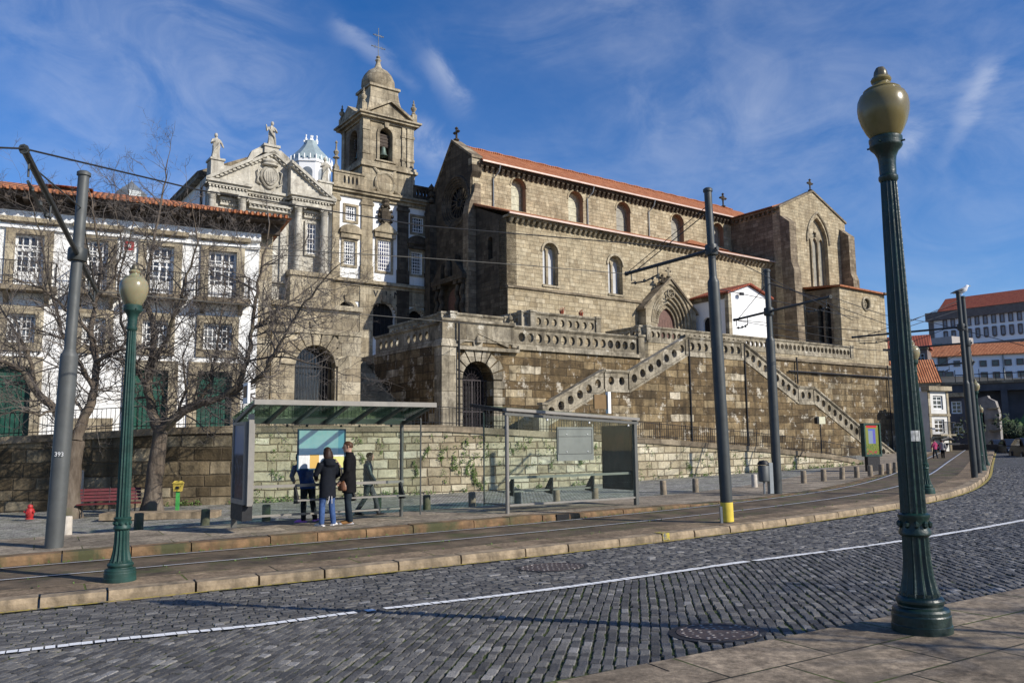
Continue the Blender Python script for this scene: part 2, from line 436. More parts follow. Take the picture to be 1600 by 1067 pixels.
M['lowdark'] = ashlar('dark_rubble_wall', .8, .36, [(0, (.075, .055, .03)), (.25, (.16, .12, .07)), (.6, (.27, .21, .13)), (1, (.44, .385, .28))],  # wide dark stain: real dirt plus tree shade put into the colour
                   mortar=(.09, .07, .045), mw=.022, stain=(.02, .016, .01), st=.41, stsc=.36, bump=1.0, speck=.4, rowvar=.25, irr=.09, moss=((.07, .1, .025), .7), streak=.5)
M['coping'] = ashlar('sooty_coping', 1.2, .5, [(0, (.12, .095, .065)), (.5, (.21, .17, .12)), (1, (.33, .28, .2))], stain=(.05, .04, .028), st=.48, stsc=.8, bump=.6, speck=.4)
def plaster(name, c, dirt, th):
    t = NT(name)
    g = t.noise(.8, 8, .7, t.map((1.5, 1.5, .35)))
    col = t.mix(t.mr(g, th, th+.25, 0, .8), c, dirt)
    col = t.mix(.12, col, t.ramp(t.noise(3, 6, .7), [(.3, (.3, .3, .3)), (.7, (.7, .7, .7))]), 'OVERLAY')
    return t.fin(col, .85, 0, t.bump(t.noise(25, 5), .25, .01), .3)
M['plaster'] = plaster('white_plaster', (.8, .8, .78), (.42, .4, .35), .5)
M['plaster_clean'] = plaster('fresh_white_plaster', (.83, .83, .82), (.7, .7, .68), .6)
M['plaster_far'] = plaster('far_white_plaster', (.86, .86, .88), (.74, .74, .78), .6)
def tiles(name, a, b, w=.22):
    t = NT(name); p = t.n('SeparateXYZ'); t.put(p.inputs[0], t.co())
    q = t.n('SeparateXYZ'); t.put(q.inputs[0], t.co('Normal'))
    ax = t.math('GREATER_THAN', t.math('ABSOLUTE', q.outputs[0]), t.math('ABSOLUTE', q.outputs[1]))
    u = t.math('ADD', t.math('MULTIPLY', ax, p.outputs[1]), t.math('MULTIPLY', t.math('SUBTRACT', 1, ax), p.outputs[0]))
    v = t.math('ADD', t.math('MULTIPLY', ax, p.outputs[0]), t.math('MULTIPLY', t.math('SUBTRACT', 1, ax), p.outputs[1]))
    s = t.math('ABSOLUTE', t.math('SINE', t.math('MULTIPLY', u, PI/w)))
    cx = t.n('CombineXYZ'); t.put(cx.inputs[0], t.math('FLOOR', t.math('DIVIDE', u, w))); t.put(cx.inputs[1], t.math('FLOOR', t.math('DIVIDE', v, .4)))
    wb = t.n('TexWhiteNoise', noise_dimensions='2D'); t.put(wb.inputs['Vector'], cx.outputs[0])
    c = t.mix(wb.outputs['Value'], a, b)
    c = t.mix(t.mr(t.noise(.9, 6, .7), .55, .75, 0, .6), c, (.09, .055, .035))
    c = t.mix(t.mr(s, 0, .35, .7, 0), c, (.07, .03, .015))
    h = t.math('ADD', s, t.math('MULTIPLY', t.math('FRACT', t.math('DIVIDE', v, .4)), .3))
    return t.fin(c, .8, 0, t.bump(h, 1, .06), .25)
M['tile'] = tiles('orange_roof_tiles', (.31, .108, .046), (.43, .175, .082))
M['tile_red'] = tiles('dark_red_roof_tiles', (.25, .06, .035), (.33, .09, .05))
M['white_paint'] = plain('white_window_paint', (.78, .78, .76), .5, 0, .08, 3)
M['green_door'] = plain('dark_green_door_paint', (.006, .06, .04), .5, 0, .3, 4, dirt=((.02, .04, .03), .55))
M['brown_door'] = plain('reddish_brown_door_boards', (.12, .06, .045), .6, 0, .3, 5)
M['iron'] = plain('black_wrought_iron', (.02, .02, .022), .55, .3, .3, 10)
M['rust'] = plain('rusty_iron_gate', (.035, .028, .03), .65, .2, .4, 8)
def glass_dark(name, c, r=.07):
    t = NT(name); col = t.ramp(t.noise(1.1, 2), [(.35, tuple(x*.5 for x in c)), (.65, c)])
    return t.fin(col, r, 0, t.bump(t.noise(2.5, 2), .08, .05), .8)
M['pane'] = glass_dark('dark_window_glass', (.03, .034, .042))
M['pane_blue'] = glass_dark('bluish_window_glass', (.07, .08, .16), .15)
M['alabaster'] = plain('pale_leaded_glazing', (.4, .38, .27), .5, 0, .35, 3.2)
M['alabaster_grey'] = plain('grey_leaded_glazing', (.25, .235, .19), .45, 0, .25, 3.2)
M['lancet'] = plain('white_lancet_glazing', (.46, .465, .47), .35, 0, .12, 2)
M['reveal'] = plain('reddish_reveal_plaster', (.25, .15, .1), .85, 0, .2, 3)
M['gutter'] = plain('pinkish_gutter_metal', (.5, .38, .32), .5, .1, .15, 2)
M['zinc'] = plain('dull_zinc_sheet', (.23, .25, .26), .5, .4, .2, 2)
M['verdigris'] = plain('verdigris_bell_bronze', (.11, .15, .13), .55, .6, .3, 5)
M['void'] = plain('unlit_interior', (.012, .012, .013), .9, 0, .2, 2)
M['wood'] = plain('dark_bell_timber', (.06, .045, .035), .8, 0, .3, 6)
M['cob_gap'] = None
# ground materials --------------------------------------------------------
def cobble_mat(name, stops, gloss=.62):
    t = NT(name); at = t.n('Attribute', attribute_name='rnd')
    c = t.ramp(at.outputs['Fac'], stops)
    sp = t.ramp(t.noise(38, 7, .75), [(.3, (.2, .2, .2)), (.5, (.5, .5, .5)), (.75, (.85, .85, .85))])
    c = t.mix(.5, c, sp, 'OVERLAY')
    c = t.mix(t.mr(t.noise(.7, 5, .6), .5, .75, 0, .35), c, (.05, .046, .042))
    c = t.mix(t.mr(t.noise(1.9, 6, .7), .64, .72, 0, .5), c, (.21, .2, .185))
    h = t.math('ADD', t.noise(24, 6, .7), t.math('MULTIPLY', t.noise(80, 3), .4))
    return t.fin(c, t.mr(t.noise(9, 4), .3, .7, gloss-.12, gloss+.15), 0, t.bump(h, .8, .02), .4)
M['cobble'] = cobble_mat('granite_setts', [(0, (.055, .053, .05)), (.4, (.092, .088, .083)), (.75, (.13, .125, .116)), (.94, (.165, .155, .137)), (1, (.27, .26, .245))])
def gap_mat():
    t = NT('mossy_joint_sand')
    c = t.mix(t.mr(t.noise(3.1, 6, .7), .38, .55), (.04, .036, .028), (.05, .07, .018))
    return t.fin(c, .95, 0, t.bump(t.noise(60, 4), .5, .01), .2)
M['gap'] = gap_mat()
def slabs(name, c, w, l, joint, mossc, rot=0.0, dirty=.55, var=.25, tint=None):
    """stone paving cut in slabs, with dirt and grass in the joints"""
    t = NT(name); vec = t.map(rot=(0, 0, rot))
    b = t.n('TexBrick'); t.put(b.inputs['Vector'], vec); b.offset = .5
    b.inputs['Scale'].default_value = 1; b.inputs['Brick Width'].default_value = l; b.inputs['Row Height'].default_value = w
    b.inputs['Mortar Size'].default_value = joint; b.inputs['Mortar Smooth'].default_value = .3
    b.inputs['Color1'].default_value = (*[x*(1-var) for x in c], 1); b.inputs['Color2'].default_value = (*[x*(1+var) for x in c], 1)
    b.inputs['Mortar'].default_value = (.03, .028, .02, 1)
    k = t.mix(.7, b.outputs['Color'], t.ramp(t.noise(11, 9, .8), [(.38, (.15, .15, .15)), (.5, (.48, .48, .48)), (.62, (.85, .85, .85))]), 'OVERLAY')
    k = t.mix(.6, k, t.ramp(t.noise(1.6, 9, .78), [(.37, (.16, .15, .14)), (.5, (.5, .5, .5)), (.63, (.82, .82, .8))]), 'OVERLAY')
    k = t.mix(t.mr(t.noise(.9, 6, .65), dirty, dirty+.2, 0, .6), k, tuple(x*.45 for x in c))
    if tint: k = t.mix(t.mr(t.noise(1.7, 6, .7), .5, .68, 0, .7), k, tint)
    mo = t.math('MULTIPLY', b.outputs['Fac'], t.mr(t.noise(1.4, 5, .6), .42, .58))
    k = t.mix(mo, k, mossc)
    h = t.math('SUBTRACT', t.math('MULTIPLY', t.noise(30, 6, .7), .5), b.outputs['Fac'])
    return t.fin(k, .85, 0, t.bump(h, .7, .015), .25)
RA = math.atan2(.5, .87)
M['footway'] = slabs('granite_footway_slabs', (.225, .178, .125), .62, 1.05, .012, (.075, .1, .02), -RA, tint=(.12, .098, .07))
M['platform'] = slabs('platform_paving', (.24, .2, .15), .9, 1.5, .01, (.1, .12, .03), -RA)
M['kerbstone'] = plain('tan_granite_kerb', (.275, .21, .135), .85, 0, .45, 5, .9, dirt=((.1, .078, .05), .5))
M['mosskerb'] = plain('orange_stained_kerb', (.165, .1, .05), .9, 0, .55, 4, .9, dirt=((.06, .06, .026), .45))
M['kerbtop'] = slabs('kerb_strip_slabs', (.21, .155, .1), .9, 1.3, .014, (.08, .1, .02), -RA, tint=(.14, .105, .068))
def track_mat():
    t = NT('worn_track_paving')
    c = t.ramp(t.noise(1.3, 8, .7), [(.36, (.045, .033, .021)), (.5, (.1, .074, .047)), (.64, (.17, .125, .078))])
    c = t.mix(t.mr(t.noise(5, 7, .75), .55, .7, 0, .7), c, (.16, .125, .085))
    c = t.mix(t.mr(t.noise(1.1, 8, .75), .52, .6, 0, .75), c, (.07, .075, .025))
    return t.fin(c, .8, 0, t.bump(t.noise(26, 6, .7), .8, .02), .35)
M['track'] = track_mat()
M['backset'] = slabs('pale_small_setts', (.29, .28, .255), .11, .12, .012, (.1, .115, .04), .5, dirty=.58, var=.2)
M['farset'] = slabs('far_granite_setts', (.1, .1, .108), .12, .2, .014, (.05, .06, .02), .6, var=.25)
M['earth'] = plain('bare_earth', (.11, .095, .07), .95, 0, .3, 2, .5)
M['terrace'] = slabs('terrace_paving', (.26, .23, .18), .6, .9, .012, (.08, .1, .03), .4)
M['white_mark'] = None
def road_mark(name, c, th):
    t = NT(name)
    c2 = t.mix(t.mr(t.noise(13, 6, .7), th, th+.12), c, (.12, .12, .12))
    return t.fin(c2, .7, 0, t.bump(t.noise(40, 4), .5, .01), .3)
M['white_mark'] = road_mark('worn_white_road_paint', (.78, .78, .76), .6)
M['yellow_mark'] = road_mark('worn_yellow_road_paint', (.42, .33, .05), .47)
M['rail'] = plain('polished_rail_steel', (.75, .74, .72), .42, .55, .1, 4, 0, .8)
# ------------------------------------------------------------------ the ground itself
S_A = 0.0; S_B = KLEN
mb = MB()
mb.face([(-700, -300, -12), (1100, -300, -12+0), (1100, 1500, 2), (-700, 1500, -10)])
kind(mb.build('ground', M['earth']), 'structure')
# road: joint bed, then real setts near the camera
mb = MB()
strip(mb, S_A, S_B, .7, list(np.linspace(0, ROADW, 9)), lambda x, y, q, s: road_z(x, y, q)-.013)
kind(mb.build('road_bed', M['gap']), 'structure')
def setts(name, region, e1, wid, length, seed, mats, top=0.0):
    """one mesh of separate chamfered setts laid in courses along e1; region(pts)->(mask, z)"""
    r = np.random.default_rng(seed)
    e1 = np.array(e1)/np.linalg.norm(e1); e2 = np.array([-e1[1], e1[0]])
    B = region(None)
    corners = np.array([[B[0], B[2]], [B[1], B[2]], [B[1], B[3]], [B[0], B[3]]])
    a = corners@e1; b = corners@e2
    rows = np.arange(b.min(), b.max(), wid)
    cs = []; hl = []; hw = []
    for rb in rows:
        n = int((a.max()-a.min())/length)+2
        ls = length*r.uniform(.72, 1.3, n); st = a.min()+np.cumsum(ls)-ls+r.uniform(-length, 0)
        wob = .012*np.sin(st*1.3+rb*7)
        c = (st+ls/2)[:, None]*e1+(rb+wob+r.normal(0, .004, n))[:, None]*e2
        cs.append(c); hl.append(ls/2); hw.append(np.full(n, wid/2)*r.uniform(.86, .97, n))
    c = np.concatenate(cs); hl = np.concatenate(hl)-.006; hw = np.concatenate(hw)-.004
    mask, z = region(c)
    c, hl, hw, z = c[mask], hl[mask], hw[mask], z[mask]
    n = len(c)
    ang = r.normal(0, .03, n); tx = r.normal(0, .035, n); ty = r.normal(0, .05, n); dz = r.normal(0, .0035, n)
    E1 = np.cos(ang)[:, None]*e1+np.sin(ang)[:, None]*e2; E2 = -np.sin(ang)[:, None]*e1+np.cos(ang)[:, None]*e2
    vs = np.zeros((n, 12, 3))
    for k, (su, sv) in enumerate([(-1, -1), (1, -1), (1, 1), (-1, 1)]):
        ju = hl*r.uniform(.93, 1.02, n); jv = hw*r.uniform(.9, 1.03, n)
        for lv, (sh, h) in enumerate([(1.0, -.03), (1.0, -.006), (.84, 0)]):
            ch = .007 if lv == 2 else 0
            lu = su*(ju-ch); lw = sv*(jv-ch)
            p = c+E1*lu[:, None]+E2*lw[:, None]
            vs[:, lv*4+k, :2] = p; vs[:, lv*4+k, 2] = z+top+h+dz+(tx*lu+ty*lw)+G(p[:, 0], p[:, 1])-G(c[:, 0], c[:, 1])
    fq = []
    for lv in (0, 1):
        for k in range(4): fq.append((lv*4+k, lv*4+(k+1) % 4, lv*4+4+(k+1) % 4, lv*4+4+k))
    fq.append((8, 9, 10, 11)); fq = np.array(fq)
    faces = (fq[None]+(np.arange(n)*12)[:, None, None]).reshape(-1, 4)
    me = bpy.data.meshes.new(name)
    me.vertices.add(n*12); me.vertices.foreach_set('co', vs.reshape(-1).astype(np.float32))
    nf = len(faces); me.loops.add(nf*4); me.polygons.add(nf)
    me.loops.foreach_set('vertex_index', faces.reshape(-1).astype(np.int32))
    me.polygons.foreach_set('loop_start', (np.arange(nf)*4).astype(np.int32))
    me.update(calc_edges=True); me.validate()
    at = me.attributes.new('rnd', 'FLOAT', 'POINT'); at.data.foreach_set('value', np.repeat(r.random(n), 12).astype(np.float32))
    me.polygons.foreach_set('use_smooth', [True]*nf); me.set_sharp_from_angle(angle=math.radians(24))
    me.materials.append(mats); o = bpy.data.objects.new(name, me); COL.objects.link(o)
    return kind(o, 'structure')
_T = KL[:-1]
def road_region(lo, hi, ymax):
    def f(c):
        if c is None: return (-14, 30, 3.0, ymax)
        px_ok = (c[:, 1] > 3.5) & (np.abs(c[:, 0]) < c[:, 1]*.75+1.5) & (c[:, 1] < ymax)
        idx = np.where(px_ok)[0]; S, Q = kq(c[idx]); m = np.zeros(len(c), bool); z = np.zeros(len(c))
        ok = (Q > lo) & (Q < hi); m[idx[ok]] = True
        z[idx] = road_z(c[idx, 0], c[idx, 1], Q)
        return m, z
    return f
# white line offsets, read off the picture, as (s,q) stations
def roadpix(px, py, dh=0.0):
    r = ray(px, py); d = 8.0
    for _ in range(60):
        p = EYE+r*d; q = float(kq([p[:2]])[1][0]); d = .5*d+.5*(road_z(p[0], p[1], q)+dh-EYE[2])/r[2]
    return EYE+r*d
WL = [roadpix(x, y) for x, y in [(0, 1021), (180, 1000), (400, 978), (587, 953), (740, 936), (900, 916), (1150, 880), (1400, 847), (1600, 813)]]
WS, WQ = kq([p[:2] for p in WL])
NEARQ = [roadpix(x, y, .0) for x, y in [(925, 1066), (1031, 1042), (1181, 1018), (1300, 994), (1400, 972), (1600, 940)]]
NS, NQ = kq([p[:2] for p in NEARQ])
ROADW = float(np.median(NQ))
print('white', WS.round(1), WQ.round(2), 'near', NQ.round(2))
WQm = np.interp(np.arange(0, KLEN, .5), WS, WQ)
setts('near_lane_setts', road_region(3.4, ROADW-.05, 40), (.153, .988), .098, .145, 3, M['cobble'])
setts('far_lane_setts', road_region(.14, 3.4, 40), (.87, .49), .105, .16, 4, M['cobble'])
mb = MB()
sfar = float(kq([gpix(1548, 727, -.14)[:2]])[0][0])
strip(mb, sfar-12, S_B, 1.2, list(np.linspace(0.0, ROADW+6, 9)), lambda x, y, q, s: road_z(x, y, q)-.004)
kind(mb.build('far_road', M['farset']), 'structure')
# painted lines: broken up by the setts they are brushed on
mb = MB(); ss = np.arange(WS[0]-6, WS[-1]+8, .11)
qq = np.interp(ss, WS, WQ); cc = kat(ss); kn = knorm(ss)
for i in range(len(ss)-1):
    if random.random() < .012: continue
    h0 = .072+random.uniform(-.008, .012); j = random.uniform(-.008, .008)
    a, b = ss[i]+random.uniform(0, .012), ss[i+1]-random.uniform(0, .012)
    pts = []
    for s_, sg in ((a, -1), (b, -1), (b, 1), (a, 1)):
        q = np.interp(s_, WS, WQ)+sg*h0+j; p = kat(s_)+knorm(s_)*q
        pts.append((p[0], p[1], road_z(p[0], p[1], q)+.012))
    mb.face(pts)
kind(mb.build('white_road_line', M['white_mark']), 'structure')
mb = MB()
strip(mb, WS[0]-6, S_B, .5, [.03, .13], lambda x, y, q, s: road_z(x, y, q)+.011)
kind(mb.build('yellow_road_line', M['yellow_mark']), 'structure')
# kerb: separate stones
def kerb_stones(name, q0, q1, zt, zb, s0, s1, mat, lo=.85, hi=1.25, gapw=.012, skip=()):
    mb = MB(); s = s0
    while s < s1:
        L = random.uniform(lo, hi); e = min(s+L-gapw, s1); dz = random.uniform(-.008, .008); dq = random.uniform(-.012, .012)
        n = 3; bot = []; top = []; bev = []
        ring_q = [(q1+dq, 0), (q1+dq, 1), (q0+dq, 1), (q0+dq, 0)]
        pts = {}
        for k in range(n):
            t = s+(e-s)*k/(n-1); c = kat(t); nn = knorm(t)
            for j, (q, up) in enumerate([(q1+dq, 0), (q1+dq, .8), (q1+dq-math.copysign(.02, q1-q0), 1), (q0+dq, 1), (q0+dq, 0)]):
                p = c+nn*q; z0 = zb(p[0], p[1], t); z1 = zt(p[0], p[1], t)+dz
                pts[(k, j)] = (p[0], p[1], z0+(z1-z0)*up if up < 1 else z1)
        for k in range(n-1):
            for j in range(4): mb.face([pts[(k, j)], pts[(k+1, j)], pts[(k+1, j+1)], pts[(k, j+1)]])
        mb.face([pts[(0, j)] for j in range(5)]); mb.face([pts[(n-1, j)] for j in range(4, -1, -1)])
        s += L
    o = mb.build(name, mat); return kind(o, 'structure')
kerb_stones('island_kerb', -.30, 0.0, lambda x, y, s: G(x, y)+.002, lambda x, y, s: G(x, y)-.3, S_A, S_B, M['kerbstone'], .8, 1.3, .03)
mb = MB(); strip(mb, S_A, S_B, .7, [-.06, -.3], lambda x, y, q, s: G(x, y)-.03); kind(mb.build('kerb_joint_bed', M['gap']), 'structure')
mb = MB(); strip(mb, S_A, S_B, .7, [-.30, -1.0], lambda x, y, q, s: G(x, y))
kind(mb.build('kerb_strip', M['kerbtop']), 'structure')
mb = MB(); strip(mb, S_A, S_B, .7, [-1.0, -1.9, -2.7, -3.62], lambda x, y, q, s: G(x, y)-.006)
kind(mb.build('track_bed', M['track']), 'structure')
for k, q in enumerate((-1.98, -3.36)):
    mb = MB(); sa = S_A+18; ss = np.linspace(sa, S_B, 160)
    for i in range(159):
        for (qa, qb, z) in ((q-.035, q+.035, .008),):
            pts = []
            for s_, q_ in ((ss[i], qa), (ss[i+1], qa), (ss[i+1], qb), (ss[i], qb)):
                p = kat(s_)+knorm(s_)*q_; pts.append((p[0], p[1], G(p[0], p[1])+z))
            mb.face(pts)
    o = mb.build('tram_rail', M['rail'])
    mg = MB(); strip(mg, sa, S_B, 1.0, [q-.035, q-.11], lambda x, y, q, s: G(x, y)+.001); kind(mg.build('rail_groove', M['iron']), 'structure')
    kind(o, 'structure')
kerb_stones('platform_kerb', -3.95, -3.60, lambda x, y, s: G(x, y)+float(plat_h(s)), lambda x, y, s: G(x, y)-.2, S_A, S_B, M['mosskerb'], .9, 1.5, .02)
mb = MB(); strip(mb, S_A, S_B, .7, [-3.95, -5.2, -6.75], lambda x, y, q, s: G(x, y)+float(plat_h(s)))
kind(mb.build('platform', M['platform']), 'structure')
mb = MB(); strip(mb, S_A, S_B, .9, [-6.75, -6.9, -9, -12, -16, -24], lambda x, y, q, s: G(x, y)+(.0 if q < -6.8 else float(plat_h(s))))
kind(mb.build('back_street', M['backset']), 'structure')
# near footway
kerb_stones('footway_kerb', ROADW+.28, ROADW, lambda x, y, s: road_z(x, y, ROADW)+.085, lambda x, y, s: road_z(x, y, ROADW)-.2, S_A, S_B, M['footway'], 1.0, 1.5)
mb = MB(); strip(mb, S_A, S_B, .8, [ROADW+.28, ROADW+2, ROADW+5, ROADW+14], lambda x, y, q, s: road_z(x, y, ROADW)+.083)
kind(mb.build('footway', M['footway']), 'structure')
# ------------------------------------------------------------------ church and terrace frames
C = Frame((-.33, 60, 0), math.radians(35.46))
def bal(mb, p0, p1, h=.92, r=.19, pitch=.62, t=.2, n=10, ends=.35, base=True, seg=None):
    """stone parapet pierced by round holes from p0 to p1 (points at its foot), with a moulded rail"""
    p0 = Vector(p0); p1 = Vector(p1); d = Vector((p1.x-p0.x, p1.y-p0.y, 0)); L = d.length; d.normalize(); nn = Vector((d.y, -d.x, 0)); sl = (p1.z-p0.z)/L
    f = lambda o: (lambda a, b: tuple(p0+d*a+nn*o+Vector((0, 0, b))))
    outer = [(0, 0), (L, sl*L), (L, sl*L+h), (0, h)]
    k = max(1, int((L-2*ends)/pitch)); st = (L-2*ends)/k; holes = []
    for i in range(k):
        a = ends+st*(i+.5)
        if seg and (i % seg == seg-1): continue
        holes.append([(a+r*math.cos(2*PI*j/n), sl*a+h*.52+r*1.15*math.sin(2*PI*j/n)) for j in range(n)])
    mb.slab(outer, holes, f(t/2), f(-t/2))
    for z0, z1, w in ((h, h+.06, .17), (h+.06, h+.16, .22), (-.14, 0, .17)):
        if z0 < 0 and not base: continue
        e = .03
        mb.hexa([f(w)(-e, z0-sl*e), f(w)(L+e, z0+sl*(L+e)), f(-w)(L+e, z0+sl*(L+e)), f(-w)(-e, z0-sl*e)],
                [f(w)(-e, z1-sl*e), f(w)(L+e, z1+sl*(L+e)), f(-w)(L+e, z1+sl*(L+e)), f(-w)(-e, z1-sl*e)])
def pier(mb, x, y, z0, z1, w=.26, ball=False):
    mb.box(x-w, x+w, y-w, y+w, z0, z1-.12); mb.box(x-w-.06, x+w+.06, y-w-.06, y+w+.06, z1-.12, z1)
    if ball: mb.lathe([(.06, 0), (.07, .05), (.05, .1), (.14, .2), (.15, .3), (.09, .4), (.04, .44), (.05, .5), (.0, .56)], 8, (x, y, z1))
def window(parent, x0, x1, z0, z1, y, nx, nz, pane='pane', bar=.035, fr=.07, mat='white_paint', sur=None, surmat='trim', name='window', axis='y', proud=.08, mid=None):
    """sash window: white bars + glass, optionally with a stone surround standing proud of the wall"""
    mb = MB()
    def bx(a, b, c, d, e, f):
        if axis == 'y': mb.box(a, b, c, d, e, f)
        else: mb.box(c, d, a, b, e, f)
    bx(x0, x0+fr, y, y+.07, z0, z1); bx(x1-fr, x1, y, y+.07, z0, z1); bx(x0+fr, x1-fr, y, y+.07, z0, z0+fr); bx(x0+fr, x1-fr, y, y+.07, z1-fr, z1)
    for i in range(1, nx):
        a = x0+(x1-x0)*i/nx; bw = bar*(1.8 if (mid and i == nx//2) else 1); bx(a-bw/2, a+bw/2, y+.012, y+.06, z0+fr, z1-fr)
    for i in range(1, nz):
        a = z0+(z1-z0)*i/nz; bx(x0+fr, x1-fr, y+.016, y+.056, a-bar/2, a+bar/2)
    w = mb.build(name, M[mat], parent)
    mb = MB(); bx(x0+fr*.5, x1-fr*.5, y+.035, y+.047, z0+fr*.5, z1-fr*.5); mb.build('pane', M[pane], w)
    if sur:
        mb = MB()
        if axis == 'y': mb.wall(rect(x0-sur, x1+sur, z0-sur, z1+sur), [rect(x0, x1, z0, z1)], y-.0-proud, y+.1)
        else: mb.wallx(rect(x0-sur, x1+sur, z0-sur, z1+sur), [rect(x0, x1, z0, z1)], y-proud, y+.1)
        mb.build('window_surround', M[surmat], w)
    return w
def cross(name, parent, x, y, z, h, mat='zinc', arm=.3, r=.035, ring=True, axis='x'):
    mb = MB(); mb.tube([(x, y, z), (x, y, z+h)], r, 6)
    ax = Vector((1, 0, 0)) if axis == 'x' else Vector((0, 1, 0))
    c = Vector((x, y, z+h*.68)); mb.tube([c-ax*arm*h, c+ax*arm*h], r, 6)
    mb.lathe([(.0, 0), (r*2.6, .04), (r*3, .12), (r*1.5, .2)], 8, (x, y, z-.04))
    for q in (c-ax*arm*h, c+ax*arm*h, Vector((x, y, z+h))): mb.lathe([(.0, -r*1.8), (r*1.9, 0), (0, r*1.8)], 6, q)
    if ring: mb.tube([c+ax*(arm*h*.6*math.cos(a))+Vector((0, 0, arm*h*.6*math.sin(a))) for a in np.linspace(0, 2*PI, 13)], r*.6, 5, False)
    return mb.build(name, M[mat], parent)
def corbels(mb, x0, x1, y, z, pitch=.5, w=.2, d=.34, h=.3):
    n = int((x1-x0)/pitch)
    for i in range(n):
        a = x0+(i+.5)*(x1-x0)/n
        mb.prismx([(y, z), (y-d, z), (y-d, z-h*.35), (y-d*.35, z-h), (y, z-h)], a-w/2, a+w/2)
ANG = C.ang
def croot(name, label, cat, s, n, z=2.0, group=None):
    F = C.sub(s, n, z); return empty(name, label, cat, F.o, F.ang, group), F
def lx(F, pts, y): return [F.px(a, b, y) for a, b in pts]

# ================================================================== gothic church
g, F = croot('gothic_church', 'long gothic granite church with orange tiled roof and a round-window gable end', 'church', 0, 0, 2.0)
zA = F.px(793, 343, 0)[1]; zB = F.px(1214, 414, 0)[1]; zE = (zA+zB)/2; sE = F.px(1210, 470, 0)[0]
zlo = 4.0
NF = 4.5; RG = 7.3; NB = 10.1
zn = .5*(F.px(757, 262, NF)[1]+F.px(1165, 350, NF)[1]); sN = F.px(1168, 360, NF)[0]
print('aisle', zA, zB, sE, 'nave', zn, sN, F.px(757, 262, NF), F.px(1165, 350, NF))
# openings of the aisle wall
W2 = []
for (xa, xb, yt, yb) in ((848.5, 872.5, 380, 446), (951, 973.5, 400, 460)):
    a = F.px(xa, yb, 0)[0]; b = F.px(xb, yb+3, 0)[0]; z0 = F.px((xa+xb)/2, yb, 0)[1]; z1 = F.px((xa+xb)/2, yt, 0)[1]
    W2.append((a, b, z0, z1))
zstr = .5*(F.px(795, 443, 0)[1]+F.px(1000, 474, 0)[1])
mb = MB(); ah = [arch(a, b, z0, z1-(b-a)/2) for a, b, z0, z1 in W2]
mb.wall([(0, zstr), (sE, zstr), (sE, zE), (0, zE)], ah, 0, 1.0)
mb.build('aisle_wall', M['aisle'], g)
mb = MB(); mb.box(-.0, sE, -.10, .98, zlo, zstr-.02); mb.build('aisle_base_wall', M['aisle_lo'], g)
mb = MB(); mb.prismx([(.1, zstr-.16), (-.24, zstr-.16), (-.24, zstr-.04), (-.02, zstr+.06), (.1, zstr+.06)], -.06, F.px(1003, 470, -.2)[0]); mb.build('string_course', M['coping'], g)
for (a, b, z0, z1), op in zip(W2, ah):
    r = (b-a)/2; m_ = (a+b)/2; i = .1
    mb = MB(); mb.wall(op, [pointed(a+.1, m_-.1, z0+.15, z1-r*.95, 5, 1.0), pointed(m_+.1, b-.1, z0+.15, z1-r*.95, 5, 1.0)], .42, .62)
    w = mb.build('lancet_window', M['trim'], g)
    mb = MB(); mb.box(a+.03, b-.03, .55, .57, z0+.05, z1-.35); mb.build('pane', M['lancet'], w)
    mb = MB(); o1 = arch(a-.16, b+.16, z1-r-.1, z1-r, 12, r+.2); o0 = arch(a, b, z1-r-.1, z1-r, 12, r)
    for k in range(2, len(o1)-1): mb.hexa([(o0[k][0], -.1, o0[k][1]), (o0[k+1][0], -.1, o0[k+1][1]), (o0[k+1][0], .05, o0[k+1][1]), (o0[k][0], .05, o0[k][1])],
                                         [(o1[k][0], -.1, o1[k][1]), (o1[k+1][0], -.1, o1[k+1][1]), (o1[k+1][0], .05, o1[k+1][1]), (o1[k][0], .05, o1[k][1])])
    mb.build('hood_mould', M['trim'], w)
    mb = MB(); mb.box(a-.08, b+.08, -.1, .3, z0-.16, z0); mb.build('sill', M['trim'], w)
# aisle cornice, roof, end wall
mb = MB(); mb.box(-.12, sE+.1, -.42, .3, zE, zE+.16); corbels(mb, .05, sE, 0.0, zE, .52, .22, .38, .36)
mb.build('aisle_corbel_table', M['trim'], g)
zr = F.pxx(743, 321, 0)[1]
mb = MB(); mb.prismx([(-.62, zE+.2), (-.62, zE+.3), (NF, zr+.25), (NF, zr+.05)], -.2, sE+.3); mb.build('aisle_roof', M['tile'], g)
mb = MB(); mb.box(-.2, sE+.3, -.74, -.60, zE+.12, zE+.25); mb.build('aisle_gutter', M['gutter'], g)
mb = MB(); yw = F.pxx(766, 400, 0)[0]
wz0, wz1 = F.pxx(766, 405, 0)[1], F.pxx(766, 370, 0)[1]
op = arch(yw-.32, yw+.32, wz0, wz1-.32, 8)
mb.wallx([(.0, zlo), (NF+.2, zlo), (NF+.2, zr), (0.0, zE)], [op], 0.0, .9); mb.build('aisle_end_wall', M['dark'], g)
mb = MB(); mb.box(.4, .42, yw-.3, yw+.3, wz0, wz1); w = mb.build('end_window', M['pane'], g)
